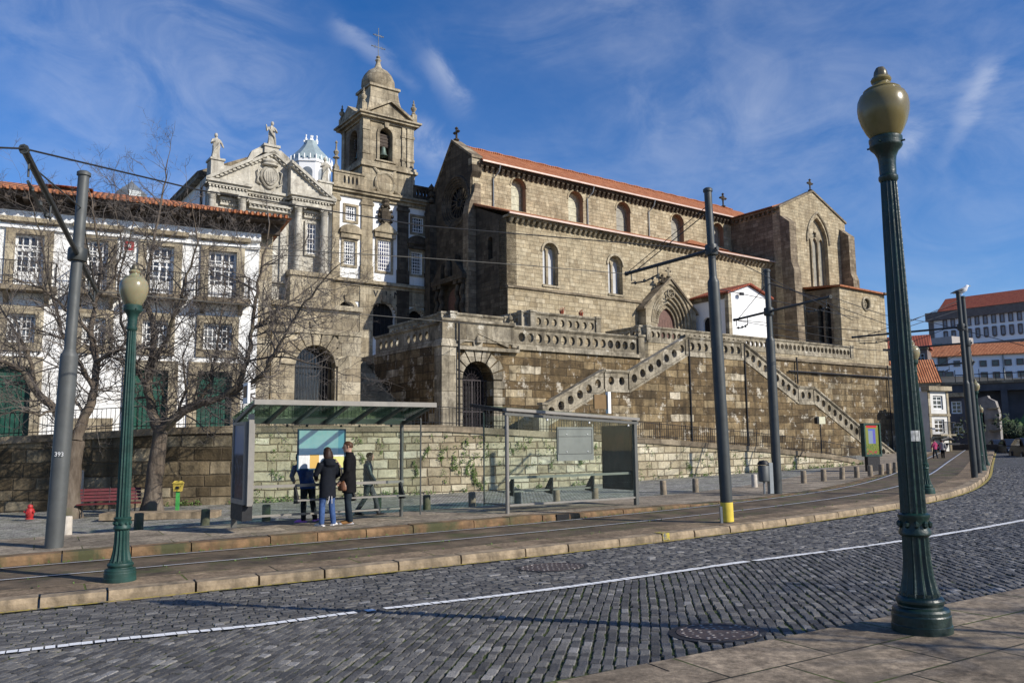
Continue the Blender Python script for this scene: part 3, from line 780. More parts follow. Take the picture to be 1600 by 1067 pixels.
# nave
CW = []
for (xa, xb, yt, yb) in ((799, 822, 279, 330), (888.5, 911.5, 299, 347), (963.5, 985.5, 316, 362.5), (1049.5, 1069, 335, 378), (1114, 1131, 349, 385)):
    a = F.px(xa, yb, NF)[0]; b = F.px(xb, yb, NF)[0]; m_ = (xa+xb)/2
    CW.append((a, b, F.px(m_, yb, NF)[1], F.px(m_, yt, NF)[1]))
mb = MB(); ops = [arch(a, b, z0, z1-(b-a)/2) for a, b, z0, z1 in CW]
mb.wall([(-.1, zr-.6), (sN+.3, zr-.6), (sN+.3, zn), (-.1, zn)], ops, NF, NF+.9, 0, 1); mb.build('clerestory_wall', [M['aisle'], M['reveal']], g)
for k, ((a, b, z0, z1), op) in enumerate(zip(CW, ops)):
    r = (b-a)/2
    mb = MB(); mb.wall(op, [arch(a+.07, b-.07, z0+.07, z1-r, 12, r-.07)], NF+.5, NF+.86); w = mb.build('clerestory_window', M['trim'], g)
    mb = MB(); mb.box(a+.1, b-.1, NF+.6, NF+.63, z0+.05, z1-.05)
    for i in range(1, 4): mb.box(a+.13, b-.13, NF+.57, NF+.6, z0+(z1-z0)*i/4-.012, z0+(z1-z0)*i/4+.012)
    mb.build('pane', M['alabaster' if k < 2 else 'alabaster_grey'], w)
    mb = MB(); o1 = arch(a-.14, b+.14, z1-r-.2, z1-r, 12, r+.14); o0 = arch(a, b, z1-r-.2, z1-r, 12, r)
    for q in range(2, len(o1)-1): mb.hexa([(o0[q][0], NF-.07, o0[q][1]), (o0[q+1][0], NF-.07, o0[q+1][1]), (o0[q+1][0], NF+.05, o0[q+1][1]), (o0[q][0], NF+.05, o0[q][1])],
                                         [(o1[q][0], NF-.07, o1[q][1]), (o1[q+1][0], NF-.07, o1[q+1][1]), (o1[q+1][0], NF+.05, o1[q+1][1]), (o1[q][0], NF+.05, o1[q][1])])
    mb.build('hood_arch', M['aisle_lo'], w)
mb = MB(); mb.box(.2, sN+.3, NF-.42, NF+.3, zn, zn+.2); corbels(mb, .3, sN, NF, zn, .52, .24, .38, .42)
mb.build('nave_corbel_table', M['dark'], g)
zap = F.pxx(712, 221, 0)[1]
mb = MB(); mb.prismx([(NF-.6, zn+.25), (NF-.6, zn+.36), (RG, zap-.3), (NB+.6, zn+.36), (NB+.6, zn+.25), (RG, zap-.42)], .45, sN+2.6); mb.build('nave_roof', M['tile'], g)
mb = MB(); mb.box(.45, sN+.5, NF-.72, NF-.58, zn+.17, zn+.3); mb.build('nave_gutter', M['gutter'], g)
mb = MB(); mb.tube([(.45+i*.45, RG, zap-.26+.03*math.sin(i*1.7)) for i in range(int((sN+1.5)/.45))], .11, 6); mb.build('ridge_tiles', M['tile'], g)
for a in (F.px(770, 300, NF)[0], F.px(917, 320, NF)[0], F.px(1013, 345, NF)[0]):
    mb = MB(); mb.tube([(a+.35, NF-.64, zn+.2), (a+.3, NF-.5, zn-.35), (a, NF-.1, zn-.9), (a, NF-.1, zr-.1)], .055, 6); mb.build('downpipe', M['zinc'], g)
# west front
kz = F.pxx(756, 238, 0)[1]; ky = NF-.25
rose_y, rose_z = F.pxx(711, 316, -.3); rR = .5*(F.pxx(711, 279, -.3)[1]-F.pxx(711, 352, -.3)[1])
mb = MB()
disc = [(rose_y+rR*math.cos(2*PI*i/28), rose_z+rR*math.sin(2*PI*i/28)) for i in range(28)]
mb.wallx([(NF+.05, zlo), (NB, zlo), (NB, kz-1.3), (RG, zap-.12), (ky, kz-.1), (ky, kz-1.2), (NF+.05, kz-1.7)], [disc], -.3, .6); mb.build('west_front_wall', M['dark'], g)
mb = MB()
for (a, b) in (((ky-.12, kz-.12), (RG, zap-.12)), ((RG, zap-.12), (NB+.15, kz-1.4))):
    mb.hexa([(-.42, a[0], a[1]), (.62, a[0], a[1]), (.62, b[0], b[1]), (-.42, b[0], b[1])], [(-.42, a[0], a[1]+.2), (.62, a[0], a[1]+.2), (.62, b[0], b[1]+.2), (-.42, b[0], b[1]+.2)])
mb.build('gable_coping', M['coping'], g)
mb = MB(); mb.box(-.34, .64, ky-.02, ky+.5, zn-.1, kz-.1); mb.build('kneeler', M['trim'], g)
mb = MB()
for q in range(5):
    r = rR*(1.0-.09*q)+.12
    mb.tube([(-.3+.1*q, rose_y+r*math.cos(a), rose_z+r*math.sin(a)) for a in np.linspace(0, 2*PI, 33)], .11, 6, False)
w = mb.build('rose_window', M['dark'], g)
mb = MB()
for k in range(16):
    a = 2*PI*k/16; ca, sa = math.cos(a), math.sin(a)
    mb.tube([(.12, rose_y+rR*.2*ca, rose_z+rR*.2*sa), (.12, rose_y+rR*.82*ca, rose_z+rR*.82*sa)], .05, 5)
    mb.tube([(.12, rose_y+rR*.84*ca+rR*.15*math.cos(t), rose_z+rR*.84*sa+rR*.15*math.sin(t)) for t in np.linspace(0, 2*PI, 9)], .04, 4, False)
mb.tube([(.12, rose_y+rR*.2*math.cos(t), rose_z+rR*.2*math.sin(t)) for t in np.linspace(0, 2*PI, 17)], .07, 5, False)
mb.build('tracery', M['dark'], w)
mb = MB(); mb.wallx([(rose_y+rR*math.cos(2*PI*i/28), rose_z+rR*math.sin(2*PI*i/28)) for i in range(28)], [], .25, .3); mb.build('pane', M['pane'], w)
mb = MB()   # stepped corner buttress of the nave
mb.prism([(-.75, zlo), (.5, zlo), (.5, kz-2.2), (-.05, kz-2.2), (-.1, zr+1.2), (-.55, zr+.2), (-.7, zr-.6)], NF-.25, NF+.55)
mb.build('corner_buttress', M['transept'], g)
mb = MB(); mb.prism([(-.9, zlo), (.5, zlo), (.5, kz-2.6), (-.2, kz-2.6), (-.9, rose_z+.5)], NB-.1, NB+.7)
for q in range(3): mb.lathe([(.0, -.2), (.25, -.1), (.3, .1), (.15, .3), (0, .5)], 6, (-.5, NB+.35, rose_z+.9+q*.55))
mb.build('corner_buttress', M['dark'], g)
# baroque west portal: twisted columns, niche, broken gable
pr = MB(); zp = 9.0
for dy in (-2.0, -1.25, 1.25, 2.0):
    pts = [(-.85+.07*math.cos(k*1.1), rose_y+dy+.07*math.sin(k*1.1), zp+k*.2) for k in range(18)]
    pr.tube(pts, .2, 8); pr.box(-1.15, -.5, rose_y+dy-.28, rose_y+dy+.28, zp-2.6, zp); pr.box(-1.12, -.4, rose_y+dy-.27, rose_y+dy+.27, zp+3.45, zp+3.75)
pr.box(-1.2, -.3, rose_y-2.4, rose_y+2.4, zp+3.75, zp+4.15)
pr.prismx([(rose_y-2.4, zp+4.15), (rose_y-1.0, zp+4.15), (rose_y-.9, zp+5.4), (rose_y-1.3, zp+5.2)], -1.1, -.35)
pr.prismx([(rose_y+2.4, zp+4.15), (rose_y+1.0, zp+4.15), (rose_y+.9, zp+5.4), (rose_y+1.3, zp+5.2)], -1.1, -.35)
pr.box(-.8, -.3, rose_y-.75, rose_y+.75, zp+4.15, zp+6.0); pr.lathe([(.0, 0), (.3, .05), (.34, .7), (.26, 1.2), (.12, 1.3), (.17, 1.5), (0, 1.7)], 8, (-.95, rose_y, zp+4.2))
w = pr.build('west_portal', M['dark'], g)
mb = MB(); mb.wallx(arch(rose_y-.95, rose_y+.95, zp-2.6, zp+2.4), [], -.36, -.31); mb.build('door', M['brown_door'], w)
cross('gable_cross', g, 0.1, RG, zap+.1, 1.05, 'dark', .28, .09, False, 'y')
# side portal
y0 = -.95
pa = F.px(1046.5, 434, y0); pl = F.px(1000, 487, y0); prr = F.px(1084, 480, y0)
bx0, bx1 = F.px(1004, 487, y0)[0], F.px(1084, 480, y0)[0]; zsp = F.px(1046, 505, y0)[1]; zfl = zsp-2.6
cxp = (F.px(1017, 504, y0)[0]+F.px(1081, 507, y0)[0])/2; Rp = .5*(F.px(1081, 507, y0)[0]-F.px(1017, 504, y0)[0])
zE_ = (F.px(1000, 487, y0)[1]+F.px(1084, 480, y0)[1])/2
mb = MB()
bx0, bx1 = cxp-Rp-.55, cxp+Rp+.55
op = pointed(cxp-Rp, cxp+Rp, zfl, zsp, 9, .72)
mb.wall([(bx0, zfl), (bx1, zfl), (bx1, zE_), (cxp, pa[1]-.15), (bx0, zE_)], [op], y0, y0+.22)
mb.box(bx0, bx0+.3, y0+.22, .0, zfl, zE_); mb.box(bx1-.3, bx1, y0+.22, .0, zfl, zE_)
p = mb.build('side_portal', M['trim'], g)
mb = MB()
for k in range(5):
    a0 = Rp*(1-.115*k); a1 = Rp*(1-.115*(k+1)); yy = y0+.14+.125*k
    mb.wall(pointed(cxp-a0-.02, cxp+a0+.02, zfl, zsp, 9, .72), [pointed(cxp-a1, cxp+a1, zfl+.01, zsp, 9, .72)], yy, yy+.12)
    o = pointed(cxp-a1, cxp+a1, zfl, zsp, 12, .72)[2:]
    mb.tube([(q[0], yy-.02, q[1]) for q in o], .075, 6, False)
    if k == 3:
        for q in o[1:-1]: mb.lathe([(0, -.09), (.1, 0), (0, .09)], 5, (q[0], yy-.05, q[1]))
mb.build('archivolts', M['trim'], p)
a1 = Rp*(1-.115*5)
mb = MB(); mb.wall(pointed(cxp-a1-.04, cxp+a1+.04, zfl, zsp, 9, .72), [], y0+.77, y0+.81)
for i in range(6): mb.box(cxp-a1+i*a1/3-.02, cxp-a1+i*a1/3+.02, y0+.755, y0+.77, zfl, zsp+.4)
mb.build('door', M['brown_door'], p)
mb = MB()
for a, b in (((bx0-.25, zE_-.22), (cxp, pa[1]-.12)), ((cxp, pa[1]-.12), (bx1+.25, zE_-.22))):
    mb.hexa([(a[0], y0-.12, a[1]), (b[0], y0-.12, b[1]), (b[0], .05, b[1]), (a[0], .05, a[1])], [(a[0], y0-.12, a[1]+.22), (b[0], y0-.12, b[1]+.22), (b[0], .05, b[1]+.22), (a[0], .05, a[1]+.22)])
mb.build('gable_coping', M['coping'], p)
mb = MB(); mb.tube([(cxp+.38*math.cos(a), y0-.03, pa[1]-1.35+.38*math.sin(a)) for a in np.linspace(0, 2*PI, 15)], .06, 5, False)
for k in range(5): mb.tube([(cxp, y0-.03, pa[1]-1.35), (cxp+.36*math.sin(k*2*PI/5), y0-.03, pa[1]-1.35+.36*math.cos(k*2*PI/5))], .04, 4)
mb.build('star_relief', M['trim'], p)
cross('gable_cross', p, cxp, y0+.2, pa[1]+.08, .8, 'trim', .3, .07, True)
cross('gable_cross', p, cxp-.75, y0+.2, pa[1]-.55, .7, 'dark', .3, .09, False)
# transept
sT, TY = 31.3, -1.5
gl = F.px(1230, 336, TY); gr = F.px(1319, 340, TY); ga = F.px(1272, 301, TY); sR = gr[0]; sM = (sT+sR)/2
zT = (gl[1]+F.px(1318, 341, TY)[1])/2
print('transept', gl, gr, ga, sM)
ga = (sM, ga[1])
wb, wt_ = F.px(1281, 455, TY), F.px(1277, 352, TY); wxa, wxb = F.px(1265, 400, TY)[0], F.px(1294, 400, TY)[0]; wzs = F.px(1278, 380, TY)[1]
mb = MB(); op = pointed(wxa, wxb, wb[1], wzs, 8, .95)
mb.wall([(sT, zlo), (sR, zlo), (sR, zT), (sM, ga[1]), (sT, zT)], [op], TY, TY+.9); mb.build('transept_gable', M['transept'] if False else M['aisle'], g)
mb = MB(); mb.wall(grow(op, .28)[2:], [grow(op, .02)[2:]], TY-.14, TY+.05) if False else None
o1 = pointed(wxa-.3, wxb+.3, wzs, wzs, 10, .95)[2:]; mb.tube([(a, TY-.06, b) for a, b in o1], .12, 6)
w = mb.build('tall_window', M['trim'], g)
mb = MB(); n3 = (wxb-wxa)/3
hl = [pointed(wxa+n3*k+.1, wxa+n3*(k+1)-.1, wb[1]+.1, wzs-.1, 5, 1) for k in range(3)]
cz = wzs+.95; mm = (wxa+wxb)/2
hl.append([(mm+.42*(1 if i % 2 else .62)*math.cos(2*PI*i/10), cz+.42*(1 if i % 2 else .62)*math.sin(2*PI*i/10)) for i in range(10)])
mb.wall(op, hl, TY+.4, TY+.6); mb.build('tracery', M['trim'], w)
mb = MB(); mb.box(wxa+.05, wxb-.05, TY+.62, TY+.64, wb[1], wzs+1.6); mb.build('pane', M['alabaster_grey'], w)
mb = MB(); mb.box(sT+.02, sT+.9, TY+.9, NF+.3, zlo, zT-.12); mb.build('transept_side_wall', M['transept'], g)
mb = MB(); mb.box(sT-.3, sT+.3, TY+.25, NF+.2, zT-.12, zT+.08)
for i in range(10): mb.box(sT-.24, sT, TY+.6+i*.55, TY+.8+i*.55, zT-.38, zT-.12)
mb.build('transept_corbel_table', M['transept'], g)
mb = MB(); mb.prism([(sT-.5, zT+.08), (sT-.5, zT+.2), (sM, ga[1]-.25), (sR+.4, zT+.2), (sR+.4, zT+.08), (sM, ga[1]-.38)], TY+.5, NB); mb.build('transept_roof', M['tile'], g)
mb = MB()
for a, b in (((sT-.2, zT-.05), (sM, ga[1]-.02)), ((sM, ga[1]-.02), (sR+.2, zT-.05))):
    mb.hexa([(a[0], TY-.12, a[1]), (b[0], TY-.12, b[1]), (b[0], TY+.75, b[1]), (a[0], TY+.75, a[1])], [(a[0], TY-.12, a[1]+.2), (b[0], TY-.12, b[1]+.2), (b[0], TY+.75, b[1]+.2), (a[0], TY+.75, a[1]+.2)])
mb.build('gable_coping', M['coping'], g)
for xa, yt in ((sT, 335), (sR-1.0, 353)):
    zt = F.px(1240 if xa == sT else 1312, yt, TY-.8)[1]
    mb = MB(); mb.prismx([(TY+.05, zlo), (TY-1.5, zlo), (TY-1.25, zt-5.5), (TY-1.0, zt-4.8), (TY-1.0, zt-.9), (TY+.05, zt)], xa-.05, xa+1.0); mb.build('buttress', M['transept'], g)
cross('gable_cross', g, sM, TY+.2, ga[1]+.15, 1.15, 'dark', .3, .08, True)
cross('ridge_cross', g, sN-.3, RG, zap-.2, 1.4, 'dark', .3, .09, True)
# low east chapel with the small round window
sC0, sC1, CY = 34.6, F.px(1384, 500, -5.2)[0], -5.2
zc0 = F.px(1318, 449, CY)[1]; zc1 = F.px(1380, 461, CY)[1]
rc = F.px(1353, 475, CY); rr_ = .62
mb = MB(); hole = [(rc[0]+rr_*math.cos(2*PI*i/20), rc[1]+rr_*math.sin(2*PI*i/20)) for i in range(20)]
mb.wall([(sC0, 1.0), (sC1, 1.0), (sC1, zc1), (sC0, zc0)], [hole], CY, CY+.8); ch = mb.build('chapel_front', M['aisle_lo'], g)
mb = MB(); mb.tube([(a, CY-.04, b) for a, b in hole+hole[:1]], .12, 6, False)
for k in range(6): mb.tube([(rc[0], CY+.15, rc[1]), (rc[0]+rr_*math.cos(k*PI/3), CY+.15, rc[1]+rr_*math.sin(k*PI/3))], .05, 5)
mb.tube([(rc[0]+rr_*.5*math.cos(a), CY+.15, rc[1]+rr_*.5*math.sin(a)) for a in np.linspace(0, 2*PI, 15)], .05, 5, False)
w = mb.build('round_window', M['trim'], g); mb = MB(); mb.box(rc[0]-rr_, rc[0]+rr_, CY+.3, CY+.32, rc[1]-rr_, rc[1]+rr_); mb.build('pane', M['pane'], w)
mb = MB(); ops = []
for xa, xb in ((1279, 1287), (1290, 1299)):
    a = F.pxx(xb, 510, sC0)[0]; b = F.pxx(xa, 510, sC0)[0]; ops.append(pointed(a, b, F.pxx(1290, 538, sC0)[1], F.pxx(1290, 483, sC0)[1], 5, 1))
mb.wallx([(CY+.8, 1.0), (TY, 1.0), (TY, zc0+.05), (CY+.8, zc0-.05)], ops, sC0, sC0+.7); mb.build('chapel_side_wall', M['transept'], g)
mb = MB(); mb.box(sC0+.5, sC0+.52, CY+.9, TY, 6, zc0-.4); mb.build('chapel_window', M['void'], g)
mb = MB(); mb.hexa([(sC0-.3, CY-.3, zc0-.02), (sC1+.3, CY-.3, zc1-.02), (sC1+.3, TY, zc1+.25), (sC0-.3, TY, zc0+.3)], [(sC0-.3, CY-.3, zc0+.14), (sC1+.3, CY-.3, zc1+.14), (sC1+.3, TY, zc1+.45), (sC0-.3, TY, zc0+.5)]); mb.build('chapel_roof', M['tile'], g)
mb = MB(); mb.tube([(sC1+.5, CY-.35, zc1+.02), (sC1-.6, CY-.35, zc1+.06)], .12, 6); mb.build('water_spout', M['coping'], g)
# small hipped lantern on the aisle roof
la = F.px(1066, 390, 1.6); lb = F.px(1138, 400, 1.6); ltop = F.px(1087, 372, 2.6)
x0, x1 = la[0]+.8, lb[0]-.5; zz = F.px(1100, 386, 1.6)[1]
mb = MB(); mb.box(x0, x1, 1.7, 3.7, zE, zz); mb.build('roof_lantern', M['gutter'], g)
mb = MB(); mb.mesh([(x0-.4, 1.3, zz), (x1+.4, 1.3, zz), (x1+.4, 4.1, zz), (x0-.4, 4.1, zz), (x0+1.5, 2.7, zz+.85), (x0+1.9, 2.7, zz+.85)], [(0, 1, 5, 4), (1, 2, 5), (2, 3, 4, 5), (3, 0, 4), (3, 2, 1, 0)]); mb.build('lantern_roof', M['tile'], g)
# ================================================================== little white chapel house
h, F = croot('white_chapel', 'small white plastered chapel house with stone corner and low tiled gable roof', 'building', 20.0, -4.1, 7.0)
zl = F.px(1143, 458, 0)[1]; xr = F.px(1201, 470, 0)[0]; za = F.px(1171, 447, 0)[1]; xm = xr/2
mb = MB(); mb.prism([(0, 1), (xr, 1), (xr, zl), (xm, za), (0, zl)], 0, .3); mb.build('front_wall', M['plaster_clean'], h)
mb = MB(); a = F.pxx(1113, 510, 0)[0]; b = F.pxx(1099, 510, 0)[0]; zz = F.pxx(1106, 496, 0)[1]
mb.wallx([(.3, 1), (4.1, 1), (4.1, zl), (.3, zl)], [arch(a, b, 2.0, zz-(b-a)/2, 10)], 0, .3); mb.build('side_wall', M['plaster_clean'], h)
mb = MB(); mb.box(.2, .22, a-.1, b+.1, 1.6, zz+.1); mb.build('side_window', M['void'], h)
mb = MB(); mb.box(xr-.3, xr-.001, .3, 4.1, 1, zl); mb.build('side_wall', M['plaster_clean'], h)
mb = MB(); mb.box(-.06, .34, -.06, .34, 1, zl-.05); mb.build('corner_pier', M['trim'], h)
mb = MB(); mb.box(-.1, .1, .36, 4.1, zl-.45, zl-.02); mb.build('eaves_band', M['coping'], h)
mb = MB(); mb.prism([(-.35, zl-.1), (-.35, zl+.05), (xm, za+.22), (xr+.35, zl+.05), (xr+.35, zl-.1), (xm, za+.07)], -.3, 4.0); mb.build('roof', M['tile_red'], h)
cross('ridge_cross', h, xm, 3.4, za+.2, .8, 'iron', .3, .04, False)
mb = MB(); q = F.px(1158, 459, -.3); mb.tube([(q[0], 0, q[1]+.1), (q[0], -.3, q[1])], .04, 5); mb.box(q[0]-.2, q[0]+.2, -.45, -.25, q[1]-.15, q[1]+.1); mb.build('floodlight', M['iron'], h)
# ================================================================== terraces
ZM, ZU = 7.15, 9.2       # middle and upper floor levels
t, F = croot('gate_terrace', 'stained granite terrace wall with arched iron gate and pierced balustrade', 'wall', -13.6, -13.6, 0)
xr = F.px(1000, 540, 0)[0]; zb_ = .2
gx0, gx1 = F.px(721, 600, 0)[0], F.px(770, 600, 0)[0]; gz1 = F.px(746, 564, 0)[1]; gz0 = F.px(746, 670, 0)[1]
zr0 = F.px(760, 512, 0)[1]; zr1 = F.px(985, 545, 0)[1]; ZM = (F.px(715, 526, 0)[1]+F.px(985, 559, 0)[1])/2
print('gate', gx0, gx1, gz0, gz1, 'zm', ZM, zr0, zr1, xr)
op = arch(gx0, gx1, gz0, gz1-(gx1-gx0)/2)
mb = MB(); mb.wall(rect(0, xr, zb_, ZM), [op], 0, 1.1); mb.build('front_wall', M['stair'], t)
mb = MB(); mb.box(0, .8, 1.1, 7.8, zb_, ZM-.02); mb.build('side_wall', M['stair'], t)
mb = MB(); pw = F.px(712, 600, 0)[0]; mb.box(-.12, pw, -.14, .6, zb_, ZM+.02)
for z in (ZM-.3, ): mb.box(-.2, pw+.08, -.22, .66, z, z+.14)
mb.build('corner_pilaster', M['balus'], t)
cx_ = (gx0+gx1)/2; R0 = (gx1-gx0)/2
mb = MB()
for k in range(9):      # rusticated voussoirs
    a0, a1 = PI*k/9+.03, PI*(k+1)/9-.03; r1 = R0+(1.05 if k == 4 else .62+.12*(k % 2)); zc = gz1-R0
    mb.hexa([(cx_+R0*math.cos(a0), -.1, zc+R0*math.sin(a0)), (cx_+R0*math.cos(a1), -.1, zc+R0*math.sin(a1)), (cx_+R0*math.cos(a1), .05, zc+R0*math.sin(a1)), (cx_+R0*math.cos(a0), .05, zc+R0*math.sin(a0))],
            [(cx_+r1*math.cos(a0), -.1, zc+r1*math.sin(a0)), (cx_+r1*math.cos(a1), -.1, zc+r1*math.sin(a1)), (cx_+r1*math.cos(a1), .05, zc+r1*math.sin(a1)), (cx_+r1*math.cos(a0), .05, zc+r1*math.sin(a0))])
z = gz0
while z < gz1-R0-.2:
    hh = .42
    for sg in (-1, 1):
        w_ = .55 if int((z-gz0)/hh) % 2 else .72
        mb.box(cx_+sg*R0, cx_+sg*(R0+w_), -.09, .05, z+.02, z+hh-.02)
    z += hh
mb.build('gate_surround', M['balus'], t)
mb = MB(); mb.box(pw+.05, gx1+1.6, -.26, .05, ZM-.42, ZM-.24)
b0 = F.px(712, 527, 0); b1 = F.px(790, 540, 0)
for sg, (xa, xb) in ((1, (pw+.15, cx_)), (-1, (gx1+1.0, cx_))):
    mb.hexa([(xa, -.12, ZM-.18), (xb, -.12, ZM+.46), (xb, .1, ZM+.46), (xa, .1, ZM-.18)], [(xa, -.12, ZM+.02), (xb, -.12, ZM+.66), (xb, .1, ZM+.66), (xa, .1, ZM+.02)])
mb.lathe([(0, -.06), (.2, -.03), (.22, .1), (.1, .3), (0, .4)], 8, (cx_, -.1, ZM+.0))
mb.build('gate_pediment', M['balus'], t)
mb = MB(); mb.box(gx1+1.6, xr, -.16, .05, ZM-.22, ZM-.02); mb.build('string_course', M['balus'], t)
xb0 = F.px(800, 520, 0)[0]
mb = MB(); mb.box(-.05, xb0, -.08, .3, ZM+.02, ZM+1.0); mb.box(-.15, xb0+.05, -.2, .4, ZM+1.0, ZM+1.14); bal(mb, (xb0, .1, ZM), (xr, .1, ZM), .92, .225, .58, .22)
pier(mb, xr, .1, ZM-.2, ZM+1.2, .24, True); pier(mb, -.05+xb0, .1, ZM, ZM+1.2, .16, True); mb.build('balustrade', M['balus'], t)
mb = MB(); bal(mb, (.15, 7.7, ZM-.05), (.15, .4, ZM-.05), .92, .2, .62, .22, 10, .3, True, 5); mb.build('side_balustrade', M['balus'], t)
# gate leaves
gm = MB(); yy = .55
for k in range(11): x = gx0+.06+k*(gx1-gx0-.12)/10; gm.tube([(x, yy, gz0), (x, yy, gz1-R0)], .022, 5)
for z in (gz0+.1, gz0+.9, gz1-R0): gm.box(gx0, gx1, yy-.03, yy+.03, z-.03, z+.03)
gm.box(cx_-.04, cx_+.04, yy-.04, yy+.04, gz0, gz1-R0)
for k in range(5):
    x = gx0+.2+k*(gx1-gx0-.4)/4
    for z in np.linspace(gz0+.3, gz1-R0-.25, 8): gm.tube([(x+.09*math.cos(a), yy, z+.12*math.sin(a)) for a in np.linspace(0, 2*PI, 9)], .012, 4, False)
for k in range(1, 8): a = PI*k/8; gm.tube([(cx_, yy, gz1-R0), (cx_+R0*math.cos(a), yy, gz1-R0+R0*math.sin(a))], .016, 4)
for r in (.35, .7): gm.tube([(cx_+R0*r*math.cos(a), yy, gz1-R0+R0*r*math.sin(a)) for a in np.linspace(0, PI, 13)], .016, 4, False)
gt = gm.build('gate', M['rust'], t)
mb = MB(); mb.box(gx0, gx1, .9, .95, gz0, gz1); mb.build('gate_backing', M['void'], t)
mb = MB(); mb.tube([(pw+.05, -.25, 2.2), (pw+.05, -.25, ZM+1.0)], .05, 6); mb.build('downpipe', M['iron'], t)
# stair wall -------------------------------------------------------------
t, F = croot('double_stair', 'tall dark-stained granite stair wall with two flights and pierced sloping parapets', 'staircase', 1.0, -15.7, 0)
RP = [(851, 630), (944, 577), (982, 580), (1073, 522), (1160, 536), (1247, 602), (1271, 605), (1344, 665), (1400, 708)]
rp = [F.px(a, b, 0) for a, b in RP]
HB = 1.08
top = [(a, b-HB) for a, b in rp]
top[2] = (top[2][0], top[1][1]); zl = .5*(top[3][1]+top[4][1]); top[3] = (top[3][0], zl); top[4] = (top[4][0], zl); zz = .5*(top[5][1]+top[6][1]); top[5] = (top[5][0], zz); top[6] = (top[6][0], zz)
print('stair', [(round(a, 1), round(b, 1)) for a, b in top])
zb_ = -1.0
mb = MB(); outer = [(top[0][0], zb_), (top[-1][0], zb_)]+top[::-1]
mb.wall(outer, [], 0, 1.9); mb.build('stair_wall', M['stair'], t)
for i in range(len(top)-1):
    a, b = top[i], top[i+1]; mb = MB()
    bal(mb, (a[0]+.05, .12, a[1]), (b[0]-.05, .12, b[1]), .92, .215, .58, .22, 10, .08)
    # inner parapet and treads of this flight
    mb.build('parapet', M['balus'], t)
mb = MB()
for i in range(len(top)-1):
    a, b = top[i], top[i+1]
    n = max(1, int(abs(b[1]-a[1])/.17))
    for k in range(n):
        x0, x1 = a[0]+(b[0]-a[0])*k/n, a[0]+(b[0]-a[0])*(k+1)/n; z = max(a[1]+(b[1]-a[1])*k/n, a[1]+(b[1]-a[1])*(k+1)/n)-.1
        mb.box(x0, x1, .25, 1.88, z-.2, z)
mb.build('treads', M['trim'], t)
for i in (0, 3, 4, 7): mb = MB(); pier(mb, top[i][0], .12, top[i][1]-.1, top[i][1]+1.12, .17); mb.build('newel_post', M['balus'], t)
mb = MB(); pier(mb, rp[0][0]-.2, .12, .5, top[0][1]+.5, .3); mb.build('newel_post', M['balus'], t)
for i in (3, 4):
    mb = MB(); mb.tube([(top[i][0]+.1, -.06, .3), (top[i][0]+.1, -.06, zl+.9)], .045, 6); mb.build('downpipe', M['iron'], t)
# iron fence at the foot of the left flight
FF = C.sub(0, -14.6, 0); fa, fb = FF.px(776, 640, 0), FF.px(884, 640, 0); ztf = FF.px(800, 600, 0)[1]; ff = MB()
for k in range(34): x = fa[0]+(fb[0]-fa[0])*k/33; ff.tube([(x, 0, 1.0), (x, 0, ztf+.1)], .014, 4); ff.lathe([(0, 0), (.03, .04), (0, .14)], 4, (x, 0, ztf+.1))
for z in (ztf-.1, ztf-1.6): ff.box(fa[0], fb[0], -.02, .02, z-.025, z+.025)
xp = FF.px(841, 600, 0)[0]; ff.tube([(xp, 0, .5), (xp, 0, ztf+.75)], .06, 8); ff.lathe([(.06, 0), (.1, .06), (.05, .14), (.09, .24), (0, .42)], 8, (xp, 0, ztf+.75))
o = ff.build('iron_fence', M['iron']); o.location = FF.o; o.rotation_euler = (0, 0, FF.ang); tag(o, 'spiked black iron fence with a tall finial post, right of the arched gate', 'fence')
# wall behind the right flight with the long pipe
t, F = croot('terrace_retaining_wall', 'stained terrace retaining wall with pipe above the right stair flight', 'wall', 3.0, -13.75, 0)
xe = F.px(1398, 590, 0)[0]; z0 = F.px(1240, 556, 0)[1]; z1 = F.px(1392, 583, 0)[1]; zt = .5*(z0+z1); print('retw', z0, z1)
mb = MB(); mb.box(0, xe, 0, 1.0, -1, zt); mb.build('wall', M['stair'], t)
mb = MB(); mb.box(-.1, xe+.1, -.12, 1.1, zt, zt+.2); mb.build('coping', M['coping'], t)
mb = MB(); mb.tube([(F.px(1232, 566, -.15)[0], -.15, zt-.75), (xe, -.15, zt-.75)], .06, 6); mb.tube([(F.px(1245, 566, -.15)[0], -.15, zt-1.6), (F.px(1245, 566, -.15)[0], -.15, zt+.25)], .06, 6); mb.tube([(xe-1.2, -.15, 1), (xe-1.2, -.15, zt+.2)], .05, 6); mb.build('pipe', M['iron'], t)
